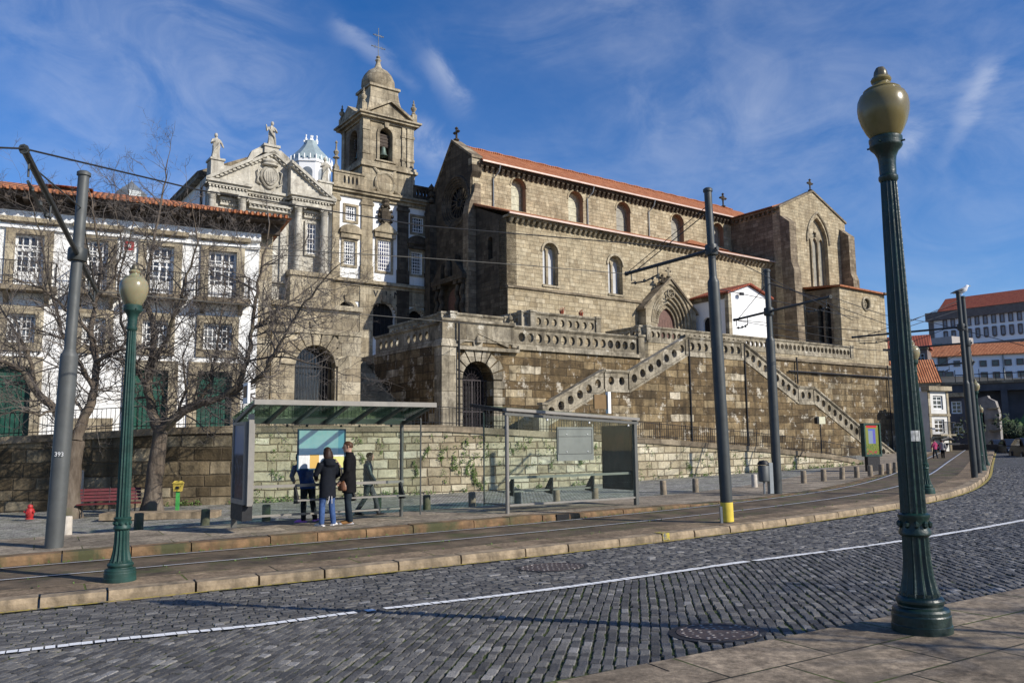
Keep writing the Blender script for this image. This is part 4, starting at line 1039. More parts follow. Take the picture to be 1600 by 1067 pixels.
# upper terrace --------------------------------------------------------------
kind(tag(empty('x', '', ''), '', '') if False else bpy.context.scene.world, 'structure') if False else None
mb = MB(); F = C.sub(0, 0, 0)
mb.box(-13.55, 28, -12.6, 11, ZM-.5, ZM-.02); mb.box(-23, -18.25, -12.6, 11, ZM-.5, ZM-.02); mb.box(-18.24, -13.56, -3.2, 11, ZM-.5, ZM-.021)
o = mb.build('terrace_floor', M['terrace']); o.location = F.o; o.rotation_euler = (0, 0, F.ang); kind(o, 'structure')
def upper(name, label, pts, zr_px, back, group=None):
    """block of the upper terrace with a parapet along its plan polyline (church coordinates)"""
    s0, n0 = pts[0]; t, F = croot(name, label, 'terrace', s0, n0, 0)
    lp = [(a-s0, b-n0) for a, b in pts]; ztop = zr_px-1.08
    mb = MB(); loop = lp+[(lp[-1][0], back-n0), (lp[0][0], back-n0)]
    mb.slab(loop, [], lambda a, b: (a, b, ZM-.05), lambda a, b: (a, b, ztop)); mb.build('terrace_block', M['aisle_lo'], t)
    for i in range(len(lp)-1):
        a, b = lp[i], lp[i+1]; mb = MB()
        bal(mb, (a[0], a[1]+(.12 if i else 0), ztop), (b[0], b[1]+(.12 if i else 0), ztop), .92, .215, .57, .22, 10, .2)
        mb.build('balustrade', M['balus'], t)
    for a in lp[1:]: mb = MB(); pier(mb, a[0], a[1]+.1, ztop, ztop+1.14, .2); mb.build('post', M['balus'], t)
    return t, F
F0 = C.sub(0, 0, 0)
upper('upper_terrace', 'sooty curved upper terrace with pierced parapet below the round-window front', [(-9.4, .4), (-9.4, -6.6), (-9.0, -7.0), (-5.0, -7.0)], .5*(F0.px(700, 486, -7)[1]+F0.px(780, 496, -7)[1]), 1.0)
upper('upper_terrace', 'upper terrace parapet with red flower pots on its rail', [(-4.4, -4.5), (-4.4, -8.0), (-4.0, -8.4), (1.45, -8.4)], .5*(F0.px(825, 483, -8.4)[1]+F0.px(932, 499, -8.4)[1]), -4.4)
upper('upper_terrace', 'long upper terrace parapet running in front of the white chapel house', [(8.3, -1.8), (8.3, -5.4), (8.7, -5.8), (35.0, -5.8)], .5*(F0.px(1006, 503, -5.8)[1]+F0.px(1330, 546, -5.8)[1]), -.2)
zp = .5*(F0.px(825, 483, -8.4)[1]+F0.px(932, 499, -8.4)[1])
for k, (a, lab) in enumerate(((F0.px(878, 486, -8.3)[0], 'small red pot on the terrace rail, nearer the arched gate'), (F0.px(908, 489, -8.3)[0], 'small red pot on the terrace rail, nearer the pointed portal'))):
    p0 = F0.w(a, -8.28, zp); e = empty('flower_pot', lab, 'flower pot', p0, 0, 'red pots on the terrace rail')
    mb = MB(); mb.lathe([(.1, 0), (.15, .2), (.17, .2), (.17, .24)], 10); mb.build('pot', M['tile_red'], e)
    mb = MB()
    for i in range(26):
        c = Vector((random.gauss(0, .09), random.gauss(0, .09), .28+random.random()*.16)); u = Vector((random.gauss(0, 1), random.gauss(0, 1), random.gauss(0, 1))).normalized(); v = u.orthogonal().normalized()
        mb.face([c-u*.05, c+v*.04, c+u*.05, c-v*.04])
    mb.build('flowers', M['tile_red'], e)
# left block with the big arch ---------------------------------------------------
t, F = croot('arched_terrace_block', 'granite terrace block with a big grilled arch, behind the bare tree', 'wall', -18.2, -13.6, 0)
xl = F.px(424, 560, 0)[0]; ax0, ax1 = F.px(460, 600, 0)[0], F.px(523, 600, 0)[0]; az1 = F.px(492, 539, 0)[1]; zt = F.px(500, 479, 0)[1]; zs = F.px(500, 519, 0)[1]; Ra = (ax1-ax0)/2; ca = (ax0+ax1)/2
mb = MB(); mb.wall(rect(xl, 0, .2, zt), [arch(ax0, ax1, 1.8, az1-Ra)], 0, .9); mb.build('front_wall', M['trim'], t)
mb = MB(); mb.box(-.6, -.002, .9, 9, .2, zt); mb.build('side_wall', M['trim'], t)
mb = MB(); mb.box(xl-.1, .12, -.16, .05, zs-.1, zs+.1); mb.box(xl-.1, .12, -.22, .05, zt-.12, zt+.1); mb.box(-1.05, .08, -.1, .04, 1.5, zs-.1)
for k in range(9):
    a0, a1 = PI*k/9+.025, PI*(k+1)/9-.025; r1 = Ra+(1.1 if k == 4 else .7); zc = az1-Ra
    mb.hexa([(ca+Ra*math.cos(q), yy_, zc+Ra*math.sin(q)) for q, yy_ in ((a0, -.1), (a1, -.1), (a1, .05), (a0, .05))], [(ca+r1*math.cos(q), yy_, zc+r1*math.sin(q)) for q, yy_ in ((a0, -.1), (a1, -.1), (a1, .05), (a0, .05))])
mb.build('mouldings', M['trim'], t)
mb = MB()
for k in range(14): x = ax0+.05+k*(ax1-ax0-.1)/13; mb.tube([(x, .4, 1.8), (x, .4, az1-Ra+math.sqrt(max(0, Ra*Ra-(x-ca)**2)))], .02, 5)
for z in (2.2, 3.2, az1-Ra): mb.box(ax0, ax1, .37, .43, z-.03, z+.03)
mb.build('grille', M['iron'], t)
mb = MB(); mb.box(ax0, ax1, .86, .9, 1.8, az1); mb.build('grille_backing', M['pane'], t)
# steps between the two blocks
t, F = croot('street_steps', 'flight of stone steps climbing behind a black iron fence', 'steps', -18.2, -12.0, 0)
mb = MB()
for k in range(28): mb.box(.0, 4.6, k*.27, 9.5, 2.0+k*.17, 2.17+k*.17)
mb.build('steps', M['trim'], t)
mb = MB(); bal(mb, (.1, 7.9, ZM-.1), (4.5, 7.9, ZM-.1), .9, .19, .6); pier(mb, 4.0, 7.7, ZM-.2, ZM+1.1, .25, True); mb.build('balustrade', M['balus'], t)
mb = MB()
for k in range(24): mb.tube([(k*.19+.1, -1.2, 2.0), (k*.19+.1, -1.2, 4.6)], .018, 5)
for z in (2.2, 3.4, 4.4): mb.box(.0, 4.6, -1.22, -1.18, z-.02, z+.02)
for x in (1.0, 2.6, 4.5): mb.box(x-.04, x+.04, -1.25, -1.15, 2.0, 4.9)
tag(mb.build('iron_fence', M['iron']), 'tall black iron fence in front of the dark stone steps', 'fence')
o = bpy.data.objects['iron_fence']; o.location = F.o; o.rotation_euler = (0, 0, F.ang)
# ================================================================== pedimented church
t, F = croot('pedimented_church', 'pale classical church front with four columns, pediment and carved coat of arms', 'church', -13.5, 11.5, 2.0)
LIME = M['lime']
YB, YF = -.1, -1.0     # recessed centre, projecting side bays
xL = F.px(326, 290, YF)[0]; xR = F.px(519, 320, YF)[0]
c2 = F.px(388, 330, YF)[0]; c3 = F.px(456, 330, YF)[0]
zc = .5*(F.px(326, 278, YF)[1]+F.px(517, 312, YF)[1])     # cornice top
zap = F.px(423, 240, YB)[1]; xap = F.px(426, 250, YB)[0]; zcb = zc
ze = .5*(F.px(331, 297, YF)[1]+F.px(507, 325, YF)[1])     # column top
zbse = F.px(500, 427, YF)[1]; xm = (xL+xR)/2
print('pedi', xL, c2, c3, xR, zc, ze, zap, zbse, xap)
zlo = 4.8
mb = MB(); mb.box(xL+.25, xR-.25, 0, .8, zlo, zc-.1); mb.box(c2-.1, c3+.1, YB, -.002, ze-6.4, ze-.05); mb.build('front_wall', LIME, t)
mb = MB(); mb.box(xL+.25, xL+1.0, .8, 13, zlo, zc+.6); mb.build('side_wall', M['plaster'], t)
mb = MB(); mb.box(xL-.25, xL+.4, .9, 13, zc+.6, zc+.95); mb.prism([(xL-.3, zc+.96), (xL-.3, zc+1.1), (xm, zc+3.6), (xR, zc+1.1), (xR, zc+.96)], 1.2, 13); mb.build('roof', M['coping'], t)
mb = MB(); mb.tube([(xL+.15, 1.6, 5), (xL+.15, 1.6, zc+.8)], .09, 6); mb.build('downpipe', M['iron'], t)
for a, b in ((xL, c2), (c3, xR)):
    mb = MB(); mb.box(a+.12, b-.12, YF+.12, -.004, ze, zc-.55); mb.box(a+.05, b-.05, YF+.03, -.006, zc-.85, zc-.55)
    mb.box(a-.05, b+.05, YF-.12, -.008, zc-.4, zc-.2); mb.box(a-.2, b+.2, YF-.3, -.01, zc-.2, zc)
    k = int((b-a)/.24)
    for i in range(k): mb.box(a+.02+i*.24, a+.15+i*.24, YF-.08, YF+.1, zc-.54, zc-.41)
    mb.build('entablature', LIME, t)
mb = MB(); a, b = c2+.0, c3-.0; mb.box(a-.1, b+.1, YB-.06, .0, ze, zc-.55); mb.box(a-.1, b+.1, YB-.2, 0, zc-.4, zc-.2); mb.box(a-.1, b+.1, YB-.36, 0, zc-.2, zc)
for i in range(int((b-a)/.24)): mb.box(a+.02+i*.24, a+.15+i*.24, YB-.16, YB, zc-.54, zc-.41)
mb.build('entablature', LIME, t)
# pediment field and raking cornices
def zr_(x):
    if x <= xap: return zc+(zap-zc)*(x-xL)/(xap-xL)
    return zc+(zap-zc)*(xR-x)/(xR-xap)
mb = MB(); mb.prism([(xL+.3, zc), (c2+.1, zc), (c2+.1, zr_(c2+.1)-.15)], YF+.1, .3); mb.prism([(c2+.1, zc), (c3-.1, zc), (c3-.1, zr_(c3-.1)-.15), (xap, zap-.15), (c2+.1, zr_(c2+.1)-.15)], YB, .3); mb.prism([(c3-.1, zc), (xR-.3, zc), (c3-.1, zr_(c3-.1)-.15)], YF+.1, .3)
mb.build('pediment', LIME, t)
mb = MB()
for a, b, yy in ((xL-.25, c2+.15, YF), (c2-.1, xap, YB), (xap, c3+.1, YB), (c3-.15, xR+.25, YF)):
    za, zb = zr_(a), zr_(b)
    mb.hexa([(a, yy-.3, za-.05), (b, yy-.3, zb-.05), (b, .4, zb-.05), (a, .4, za-.05)], [(a, yy-.3, za+.2), (b, yy-.3, zb+.2), (b, .4, zb+.2), (a, .4, za+.2)])
    mb.hexa([(a, yy-.12, za-.25), (b, yy-.12, zb-.25), (b, .3, zb-.25), (a, .3, za-.25)], [(a, yy-.12, za-.055), (b, yy-.12, zb-.055), (b, .3, zb-.055), (a, .3, za-.055)])
    n = max(1, int(abs(b-a)/.3))
    for i in range(n):
        x = a+(b-a)*(i+.5)/n; z = za+(zb-za)*(i+.5)/n; mb.box(x-.08, x+.08, yy-.22, yy-.1, z-.2, z-.06)
mb.build('raking_cornice', LIME, t)
# attic behind, scrolls and pedestals
mb = MB(); zt1 = .5*(F.px(345, 250, YF)[1]+F.px(345, 258, YF)[1])
pL = (F.px(328, 260, -.5)[0], F.px(348, 260, -.5)[0]); pz = F.px(338, 249, -.5)[1]
mb.box(pL[0], pL[1], -.8, .3, zc+.3, pz); mb.box(pL[0]-.08, pL[1]+.08, -.9, .4, pz-.15, pz); mb.box(pL[1], c2-.3, -.5, .3, zc+.3, pz-.35)
mb.build('pedestal', LIME, t); mb = MB()
pC = (F.px(411, 235, 0)[0], F.px(433, 235, 0)[0]); pzc = F.px(423, 229, 0)[1]
mb.box(pC[0], pC[1], -.4, .6, zap-.1, pzc); mb.box(pC[0]-.1, pC[1]+.1, -.5, .7, pzc-.18, pzc)
mb.prism([(pC[0]-1.4, zr_(pC[0]-1.4)+.1), (pC[0], zap), (pC[0], pzc-.3), (pC[0]-.25, zap+.35), (pC[0]-.9, zap-.1)], -.2, .3)
mb.prism([(pC[1]+1.4, zr_(pC[1]+1.4)+.1), (pC[1], zap), (pC[1], pzc-.3), (pC[1]+.25, zap+.35), (pC[1]+.9, zap-.1)], -.2, .3)
mb.build('pedestal', LIME, t); mb = MB()
pR = (F.px(496, 285, -.5)[0], F.px(517, 290, -.5)[0]); pzr = F.px(507, 285, -.5)[1]
mb.box(pR[0], pR[1], -.8, .3, zc+.2, pzr); mb.box(pR[0]-.08, pR[1]+.08, -.9, .4, pzr-.15, pzr)
mb.build('pedestal', LIME, t)
# columns
for px_ in (331, 378.5, 467, 507.5):
    x = F.px(px_, 330, YF+.35)[0]; y = YF+.4
    prof = [(.42, zbse), (.42, zbse+.2), (.36, zbse+.25), (.38, zbse+.4), (.31, zbse+.5)]
    H = ze-.6-(zbse+.5); prof += [(.31-.045*(q/8)**1.5, zbse+.5+H*q/8) for q in range(1, 9)]
    mb = MB(); mb.lathe(prof, 20, (x, y, 0), 0, lambda a, i: 1-.05*abs(math.sin(10*a)) if 4 <= i <= 12 else 1)
    cz_ = ze-.6
    mb.lathe([(.27, cz_), (.3, cz_+.05), (.27, cz_+.08), (.33, cz_+.25), (.3, cz_+.27), (.42, cz_+.5), (.3, cz_+.52)], 12, (x, y, 0)); mb.box(x-.4, x+.4, y-.4, y+.4, cz_+.5, ze)
    for sx_ in (-1, 1): mb.tube([(x+sx_*.36+.09*math.cos(a), y-.38, cz_+.4+.09*math.sin(a)) for a in np.linspace(0, 2*PI, 9)], .05, 5, False)
    mb.build('column', LIME, t, 40)
mb = MB(); mb.box(xL-.1, c2+.1, YF-.15, .0, zbse-.35, zbse); mb.box(c3-.1, xR+.1, YF-.15, 0, zbse-.35, zbse); mb.box(xL, c2, YF, -.002, zlo, zbse-.35); mb.box(c3, xR, YF, -.002, zlo, zbse-.35)
mb.build('plinth', M['trim'], t)
# windows between the columns and the central one
xa, xb = F.px(479, 370, -.05)[0], F.px(493, 370, -.05)[0]
for (a, b) in ((xa, xb), (F.px(348, 370, -.05)[0], F.px(363, 370, -.05)[0])):
    window(t, a, b, F.px(486, 397, -.05)[1], F.px(486, 350, -.05)[1], -.06, 3, 6, sur=.18, surmat='lime', proud=.12)
    mb = MB(); zt_ = F.px(486, 340, -.05)[1]; mb.box(a-.4, b+.4, -.35, 0, zt_+.25, zt_+.45); mb.box(a-.3, b+.3, -.2, 0, zt_-.1, zt_+.25)
    for i in range(7): mb.box(a-.3+i*(b-a+.5)/6, a-.2+i*(b-a+.5)/6, -.3, -.2, zt_+.12, zt_+.24)
    mb.build('window_cornice', LIME, t)
mb = MB(); a, b = F.px(395, 350, YB)[0], F.px(444, 350, YB)[0]; zt_ = F.px(415, 320, YB)[1]
mb.box(a-.5, b+.5, YB-.5, YB, zt_-.2, zt_); mb.box(a-.4, b+.4, YB-.3, YB, zt_-.5, zt_-.2)
for i in range(11): mb.box(a-.4+i*(b-a+.7)/10, a-.28+i*(b-a+.7)/10, YB-.42, YB-.3, zt_-.32, zt_-.2)
mb.wall(rect(a-.1, b+.1, zt_-6, zt_-.9), [rect(a+.35, b-.35, zt_-6+.01, zt_-1.35)], YB-.25, YB); mb.build('central_window_frame', LIME, t)
mb = MB(); mb.box(a+.35, b-.35, YB-.06, YB-.003, zt_-6, zt_-1.35); mb.build('central_niche', LIME, t)
# coat of arms
mb = MB(); cx_, cz_ = F.px(422, 275, YB-.2); s_ = .5*(F.px(422, 257, YB)[1]-F.px(422, 299, YB)[1])
sh = [(cx_+.62*s_*math.sin(a)*(1-.25*max(0, -math.cos(a))), cz_-.1*s_+.78*s_*math.cos(a)) for a in np.linspace(0, 2*PI, 25)[:-1]]
mb.hexa([(a, YB, b) for a, b in sh], [(cx_+(a-cx_)*.8, YB-.3, cz_+(b-cz_)*.8) for a, b in sh])
mb.tube([(a, YB-.12, b) for a, b in sh+sh[:1]], .1, 6, False)
for k in range(5): mb.tube([(cx_-.3+.15*k, YB-.3, cz_+.25*s_), (cx_-.25+.12*k, YB-.32, cz_-.5*s_)], .035, 5)
for sg in (-1, 1):
    mb.tube([(cx_+sg*.7*s_, YB-.1, cz_+.45*s_), (cx_+sg*.88*s_, YB-.2, cz_+.3*s_), (cx_+sg*.82*s_, YB-.2, cz_-.1*s_), (cx_+sg*.9*s_, YB-.15, cz_-.5*s_), (cx_+sg*.6*s_, YB-.1, cz_-.7*s_)], .07, 6)
mb.lathe([(.5*s_, cz_+.72*s_), (.62*s_, cz_+.8*s_), (.5*s_, cz_+.9*s_), (.62*s_, cz_+1.05*s_), (.35*s_, cz_+1.25*s_), (.05, cz_+1.35*s_)], 12, (cx_, YB-.1, 0), sy=.6)
mb.build('coat_of_arms', M['lime'], t, 50)
def statue(name, label, F, px0, px1, pyt, pyb, y, lean=1, group='statues on the church front'):
    x = F.px((px0+px1)/2, pyb, y)[0]; z0 = F.px((px0+px1)/2, pyb, y)[1]; H = F.px((px0+px1)/2, pyt, y)[1]-z0
    p0 = F.w(x, y, z0); e = empty(name, label, 'statue', p0, F.ang, group)
    r = random.Random(hash(label) % 999 if False else len(label)); mb = MB(); k = H/2.0
    prof = [(.0, 0), (.34, .0), (.33, .1), (.27, .5), (.25, .85), (.27, 1.0), (.22, 1.15), (.27, 1.4), (.25, 1.52), (.1, 1.6), (.085, 1.68)]
    mb.lathe([(a*k, b*k) for a, b in prof], 18, (0, 0, 0), 0, lambda a, i: 1+.13*math.sin(5*a+i*.55+lean)+.07*math.sin(9*a-i*.8), 1, .72)
    mb.lathe([(a*k, b*k) for a, b in [(0, 1.64), (.09, 1.68), (.125, 1.78), (.12, 1.88), (.09, 1.96), (0, 2.0)]], 12, (lean*.03*k, -.02*k, 0))
    mb.lathe([(a*k, b*k) for a, b in [(0, 1.74), (.02, 1.77), (0, 1.82)]], 5, (lean*.03*k, -.15*k, 0))
    mb.tube([Vector((lean*.24, 0, 1.45))*k, Vector((lean*.36, -.1, 1.15))*k, Vector((lean*.2, -.3, 1.25))*k, Vector((lean*.12, -.34, 1.3))*k], [.1*k, .085*k, .065*k, .05*k], 8)
    mb.tube([Vector((-lean*.24, 0, 1.45))*k, Vector((-lean*.4, -.04, 1.2))*k, Vector((-lean*.45, -.12, 1.42 if lean > 0 else 1.0))*k, Vector((-lean*.5, -.16, 1.62 if lean > 0 else .9))*k], [.1*k, .085*k, .065*k, .04*k], 8)
    mb.tube([Vector((-lean*.26, -.08, 1.4))*k, Vector((-lean*.1, -.24, 1.0))*k, Vector((lean*.2, -.26, .6))*k, Vector((lean*.28, -.15, .15))*k], [.05*k, .07*k, .06*k, .04*k], 6)
    mb.box(-.36*k, .36*k, -.28*k, .28*k, -.06, 0.02)
    mb.build('robed_figure', M['lime'], e, 50)
    return e
statue('stone_statue', 'weathered robed statue on the left end of the pediment', F, 327, 347, 208, 249, -.4, -1)
statue('stone_statue', 'robed statue raising one arm on the pedestal at the pediment top', F, 414, 434, 190, 229, .1, 1)
statue('stone_statue', 'robed statue beside the bell tower, on the right end of the pediment', F, 499, 516, 246, 286, -.4, -1)
# ================================================================== tower church
b, F = croot('bell_tower_church', 'white and granite church front carrying a tall bell tower with a domed top', 'church', -4.5, 11.5, 2.0)
zlo = 4.8
x0, x1 = F.px(518, 350, 0)[0], F.px(682, 380, 0)[0]
zt = .5*(F.px(516, 293, 0)[1]+F.px(650, 321, 0)[1]); zm = .5*(F.px(511, 436, 0)[1]+F.px(650, 454, 0)[1])
print('towerfront', x0, x1, zt, zm)
def fx(p, q=380): return F.px(p, q, 0)[0]
def wrect(xa, xb, ya, yb):
    m_ = (xa+xb)/2; return (F.px(xa, (ya+yb)/2, 0)[0], F.px(xb, (ya+yb)/2, 0)[0], F.px(m_, yb, 0)[1], F.px(m_, ya, 0)[1])
WN = [wrect(539.5, 556, 323, 345), wrect(536.5, 554, 377, 414), wrect(589.5, 610.5, 376, 424), wrect(643.5, 661, 340, 364), wrect(642, 659, 394, 429)]
ARC = [wrect(528, 554, 471, 520), wrect(577, 618, 471, 527), wrect(636, 664, 485, 530)]
mb = MB(); holes = [rect(a, c, d, e) for a, c, d, e in WN]
mb.wall(rect(x0, x1, zm, zt), holes, 0, .7); mb.build('upper_wall', M['plaster'], b)
mb = MB(); holes = [arch(a, c, max(d, zlo+.1), e-(c-a)/2) for a, c, d, e in ARC]
mb.wall(rect(x0, x1, zlo, zm), holes, -.02, .7); mb.build('lower_wall', M['plaster'], b)
for k, (a, c, d, e) in enumerate(WN):
    window(b, a, c, d, e, .05, (5, 5, 6, 5, 5)[k], (4, 7, 8, 4, 7)[k], 'pane_blue' if k == 2 else 'pane', .05, .1, sur=.2, proud=.14, surmat='trim')
for k, (a, c, d, e) in enumerate(ARC):
    r = (c-a)/2; mb = MB(); o0 = arch(a, c, d, e-r, 14); o1 = arch(a-.26, c+.26, d, e-r, 14, r+.26)
    mb.wall(o1, [[(q[0], q[1]+(.01 if i < 2 else 0)) for i, q in enumerate(o0)]], -.16, .2); w = mb.build('arch_surround', M['trim'], b)
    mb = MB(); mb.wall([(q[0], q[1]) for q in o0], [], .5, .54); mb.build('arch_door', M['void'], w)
    mb = MB()
    for i in range(1, 6): x = a+(c-a)*i/6; mb.box(x-.03, x+.03, .42, .48, d, e-r+math.sqrt(max(0, r*r-(x-(a+c)/2)**2)))
    mb.box(a, c, .42, .48, e-r-.06, e-r+.06); mb.build('arch_grille', M['iron'], w)
    mb = MB(); mb.prism([((a+c)/2-.18, e-.1), ((a+c)/2+.18, e-.1), ((a+c)/2+.28, e+.5), ((a+c)/2-.28, e+.5)], -.3, -.1); mb.build('keystone', M['trim'], w)
# pilasters, bands, cornices
for pa, pb in ((518, 529), (563.5, 581), (620.5, 637), (664, 682)):
    a, c = fx(pa), fx(pb); mb = MB(); mb.box(a, c, -.16, .0, zm+.3, zt-.4); mb.box(a-.08, c+.08, -.24, .0, zt-.9, zt-.65); mb.box(a-.06, c+.06, -.24, 0, zm+.3, zm+1.5); mb.box(a-.08, c+.08, -.2, -.02, zlo, zm-.25)
    mb.build('pilaster', M['trim'] if pa < 620 else M['dark'], b)  # right-hand pilasters get darker stone, painting in the church's cast shadow
mb = MB()
for (z0, z1, d) in ((zt-.4, zt-.1, .2), (zt-.1, zt+.12, .45), (zt+.12, zt+.3, .6)): mb.box(x0-.1, x1+.1, -d, .5, z0, z1)
mb.build('upper_cornice', M['trim'], b); mb = MB()
for (z0, z1, d) in ((zm-.25, zm, .22), (zm, zm+.14, .5), (zm+.14, zm+.3, .34)): mb.box(x0-.1, x1+.1, -d, -.03, z0, z1)
mb.box(x0, x1, -.12, -.025, zm-1.5, zm-.25)
mb.build('middle_cornice', M['trim'], b)
# window heads: two segmental, one triangular
for k in (1, 2, 4):
    a, c, d, e = WN[k]; m_ = (a+c)/2; hw = (c-a)/2+.45; z = e+.45; mb = MB()
    if k == 2: pts = [(m_-hw, z+.15), (m_+hw, z+.15), (m_+hw, z+.3), (m_, z+1.05), (m_-hw, z+.3)]
    else: pts = [(m_-hw, z+.15), (m_+hw, z+.15)]+[(m_+hw*math.cos(q), z+.3+.6*math.sin(q)) for q in np.linspace(0, PI, 9)]
    mb.prism(pts, -.42, -.1); mb.prism([(m_+(p[0]-m_)*.72, z+.26+(p[1]-z-.15)*.7) for p in pts], -.45, -.43) if False else None
    mb.box(m_-hw+.1, m_+hw-.1, -.3, 0, z-.25, z+.15); mb.build('window_pediment', M['trim'] if k != 4 else M['dark'], b)  # head inside the church's shadow is coloured darker to match
a, c, d, e = WN[2]; m_ = (a+c)/2; mb = MB(); zc_ = F.px(600, 337, -.3)[1]
sh = [(m_+.62*math.sin(q), zc_+.85*math.cos(q)) for q in np.linspace(0, 2*PI, 17)[:-1]]
mb.hexa([(p, -.02, q) for p, q in sh], [(m_+(p-m_)*.7, -.4, zc_+(q-zc_)*.75) for p, q in sh])
for q in np.linspace(0, 2*PI, 13)[:-1]: mb.lathe([(0, -.16), (.15, -.05), (.12, .1), (0, .18)], 6, (m_+.62*math.sin(q), -.22, zc_+.85*math.cos(q)))
mb.lathe([(.2, 0), (.34, .15), (.25, .35), (.36, .5), (0, .9)], 8, (m_, -.25, zc_+.75)); mb.build('carved_crest', M['dark'], b)
# parapet
mb = MB(); xa = x0; tw0, tw1 = fx(567, 270), F.px(644, 290, 0)[0]
o = rect(xa, tw0, zt+.3, zt+1.45); hx = F.px(546, 288, 0)[0]
mb.wall(o, [[(hx-.55+i*.36+.11*math.cos(q), zt+.9+.36*math.sin(q)) for q in np.linspace(0, 2*PI, 9)[:-1]] for i in range(4)], -.3, .0)
mb.box(xa-.05, tw0+.05, -.4, .1, zt+1.45, zt+1.6); mb.build('parapet', M['trim'], b)
mb = MB(); xb_ = F.px(645, 305, 0)[0]
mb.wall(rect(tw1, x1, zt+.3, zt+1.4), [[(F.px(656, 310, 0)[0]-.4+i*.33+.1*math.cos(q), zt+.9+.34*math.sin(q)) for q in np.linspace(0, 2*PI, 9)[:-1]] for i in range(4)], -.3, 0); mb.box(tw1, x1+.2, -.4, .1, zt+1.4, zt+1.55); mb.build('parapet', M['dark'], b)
mb = MB(); mb.prism([(tw1-.4, zt+.6), (x1, zt+.6), (x1, zt+1.2), (tw1-.4, zt+1.2)], 1.0, 1.2); mb.build('roof_behind', M['tile'], b)
# tower shaft
ty1 = 4.2; TW = [tw0, tw1]; zb1 = F.px(568, 256, 0)[1]; zc0 = F.px(568, 186, 0)[1]; zc1 = F.px(568, 166, 0)[1]
print('tower', tw0, tw1, zb1, zc0, zc1, 'ty', F.pxx(535, 240, tw0))
bo = wrect(592.5, 612.5, 201, 252); r = (bo[1]-bo[0])/2
TR = M['trim']
mb = MB(); mb.box(tw0-.15, tw1+.15, -.2, ty1+.1, zt+.3, zb1-.2); mb.box(tw0-.35, tw1+.35, -.4, ty1+.3, zb1-.2, zb1+.05); mb.box(tw0-.25, tw1+.25, -.3, ty1+.2, zb1+.05, zb1+.3)
mb.build('tower_base', TR, b)
mb = MB(); mb.wall(rect(tw0, tw1, zb1+.3, zc0), [arch(bo[0], bo[1], bo[2], bo[3]-r)], 0, .7); mb.build('belfry_front', TR, b)
yb0, yb1 = F.pxx(558, 235, tw0)[0], F.pxx(546, 235, tw0)[0]; zz0, zz1 = F.pxx(552, 262, tw0)[1], F.pxx(552, 205, tw0)[1]
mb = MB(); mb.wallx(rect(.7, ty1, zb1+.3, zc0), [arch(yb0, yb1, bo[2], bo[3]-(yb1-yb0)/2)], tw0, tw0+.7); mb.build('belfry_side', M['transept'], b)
mb = MB(); mb.box(tw1-.7, tw1, .7, ty1, zb1+.3, zc0); mb.box(tw0+.7, tw1-.7, ty1-.7, ty1, zb1+.3, zc0); mb.build('belfry_back', TR, b)
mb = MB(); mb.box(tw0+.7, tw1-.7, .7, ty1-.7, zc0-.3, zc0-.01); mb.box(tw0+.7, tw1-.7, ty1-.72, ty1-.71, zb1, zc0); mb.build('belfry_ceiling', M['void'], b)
mb = MB()
for a, c in ((tw0-.08, tw0+.55), (tw1-.55, tw1+.08), (tw1-1.05, tw1-.75)): mb = MB(); mb.box(a, c, -.12, .0, zb1+.3, zc0); mb.box(a-.05, c+.05, -.18, .0, zc0-.9, zc0-.65); mb.box(a-.05, c+.05, -.18, 0, zb1+.9, zb1+1.15); mb.build('belfry_pilaster', TR, b); mb = MB()
mb.box(tw0-.12, tw0, 0.0, .5, zb1+.3, zc0); mb.build('belfry_pilaster', TR, b); mb = MB(); mb.box(tw0-.12, tw0, ty1-.6, ty1, zb1+.3, zc0); mb.build('belfry_pilaster', TR, b)
mb = MB(); o0 = arch(bo[0], bo[1], bo[2], bo[3]-r, 14); o1 = arch(bo[0]-.24, bo[1]+.24, bo[2], bo[3]-r, 14, r+.24)
mb.wall(o1, [[(q[0], q[1]+(.01 if i < 2 else 0)) for i, q in enumerate(o0)]], -.12, .0); mb.box(bo[0]-.35, bo[1]+.35, -.2, .2, bo[2]-.15, bo[2]-.02); mb.box(bo[0]-.1, bo[1]+.1, -.1, 0, zb1+.35, bo[2]-.2)
mb.prism([((bo[0]+bo[1])/2-.14, bo[3]), ((bo[0]+bo[1])/2+.14, bo[3]), ((bo[0]+bo[1])/2+.22, bo[3]+.45), ((bo[0]+bo[1])/2-.22, bo[3]+.45)], -.25, -.1); mb.build('bell_opening_surround', TR, b)
def bell(x, y, z, s, parent):
    mb = MB(); mb.lathe([(.02, 0), (.16*s, -.02), (.2*s, -.1), (.24*s, -.35), (.3*s, -.62), (.42*s, -.8), (.4*s, -.8), (.27*s, -.6), (0, -.5)], 16, (x, y, z)); mb.lathe([(0, -.95), (.06, -.9), (.06, -.8), (.02, -.7), (.02, -.3), (0, -.2)], 6, (x, y, z))
    w = mb.build('bell', M['verdigris'], parent, 40)
    mb = MB(); mb.box(x-.42*s, x+.42*s, y-.1, y+.1, z+.0, z+1.1*s)
    for i in range(4): mb.box(x-.5*s, x+.5*s, y-.14, y+.14, z+.1+i*.28*s, z+.2+i*.28*s)
    mb.build('headstock', M['wood'], w)
bell((bo[0]+bo[1])/2, .45, F.px(602, 230, .3)[1], 1.0, b)
bell(tw0+.5, (yb0+yb1)/2, F.px(602, 232, .3)[1], .75, b)
mb = MB()
for (z0, z1, d) in ((zc0, zc0+.2, .15), (zc0+.2, zc0+.4, .45), (zc0+.4, zc0+.55, .62)): mb.box(tw0-d, tw1+d, -d, ty1+d, z0, z1)
zk = zc0+.55; m_ = (tw0+tw1)/2
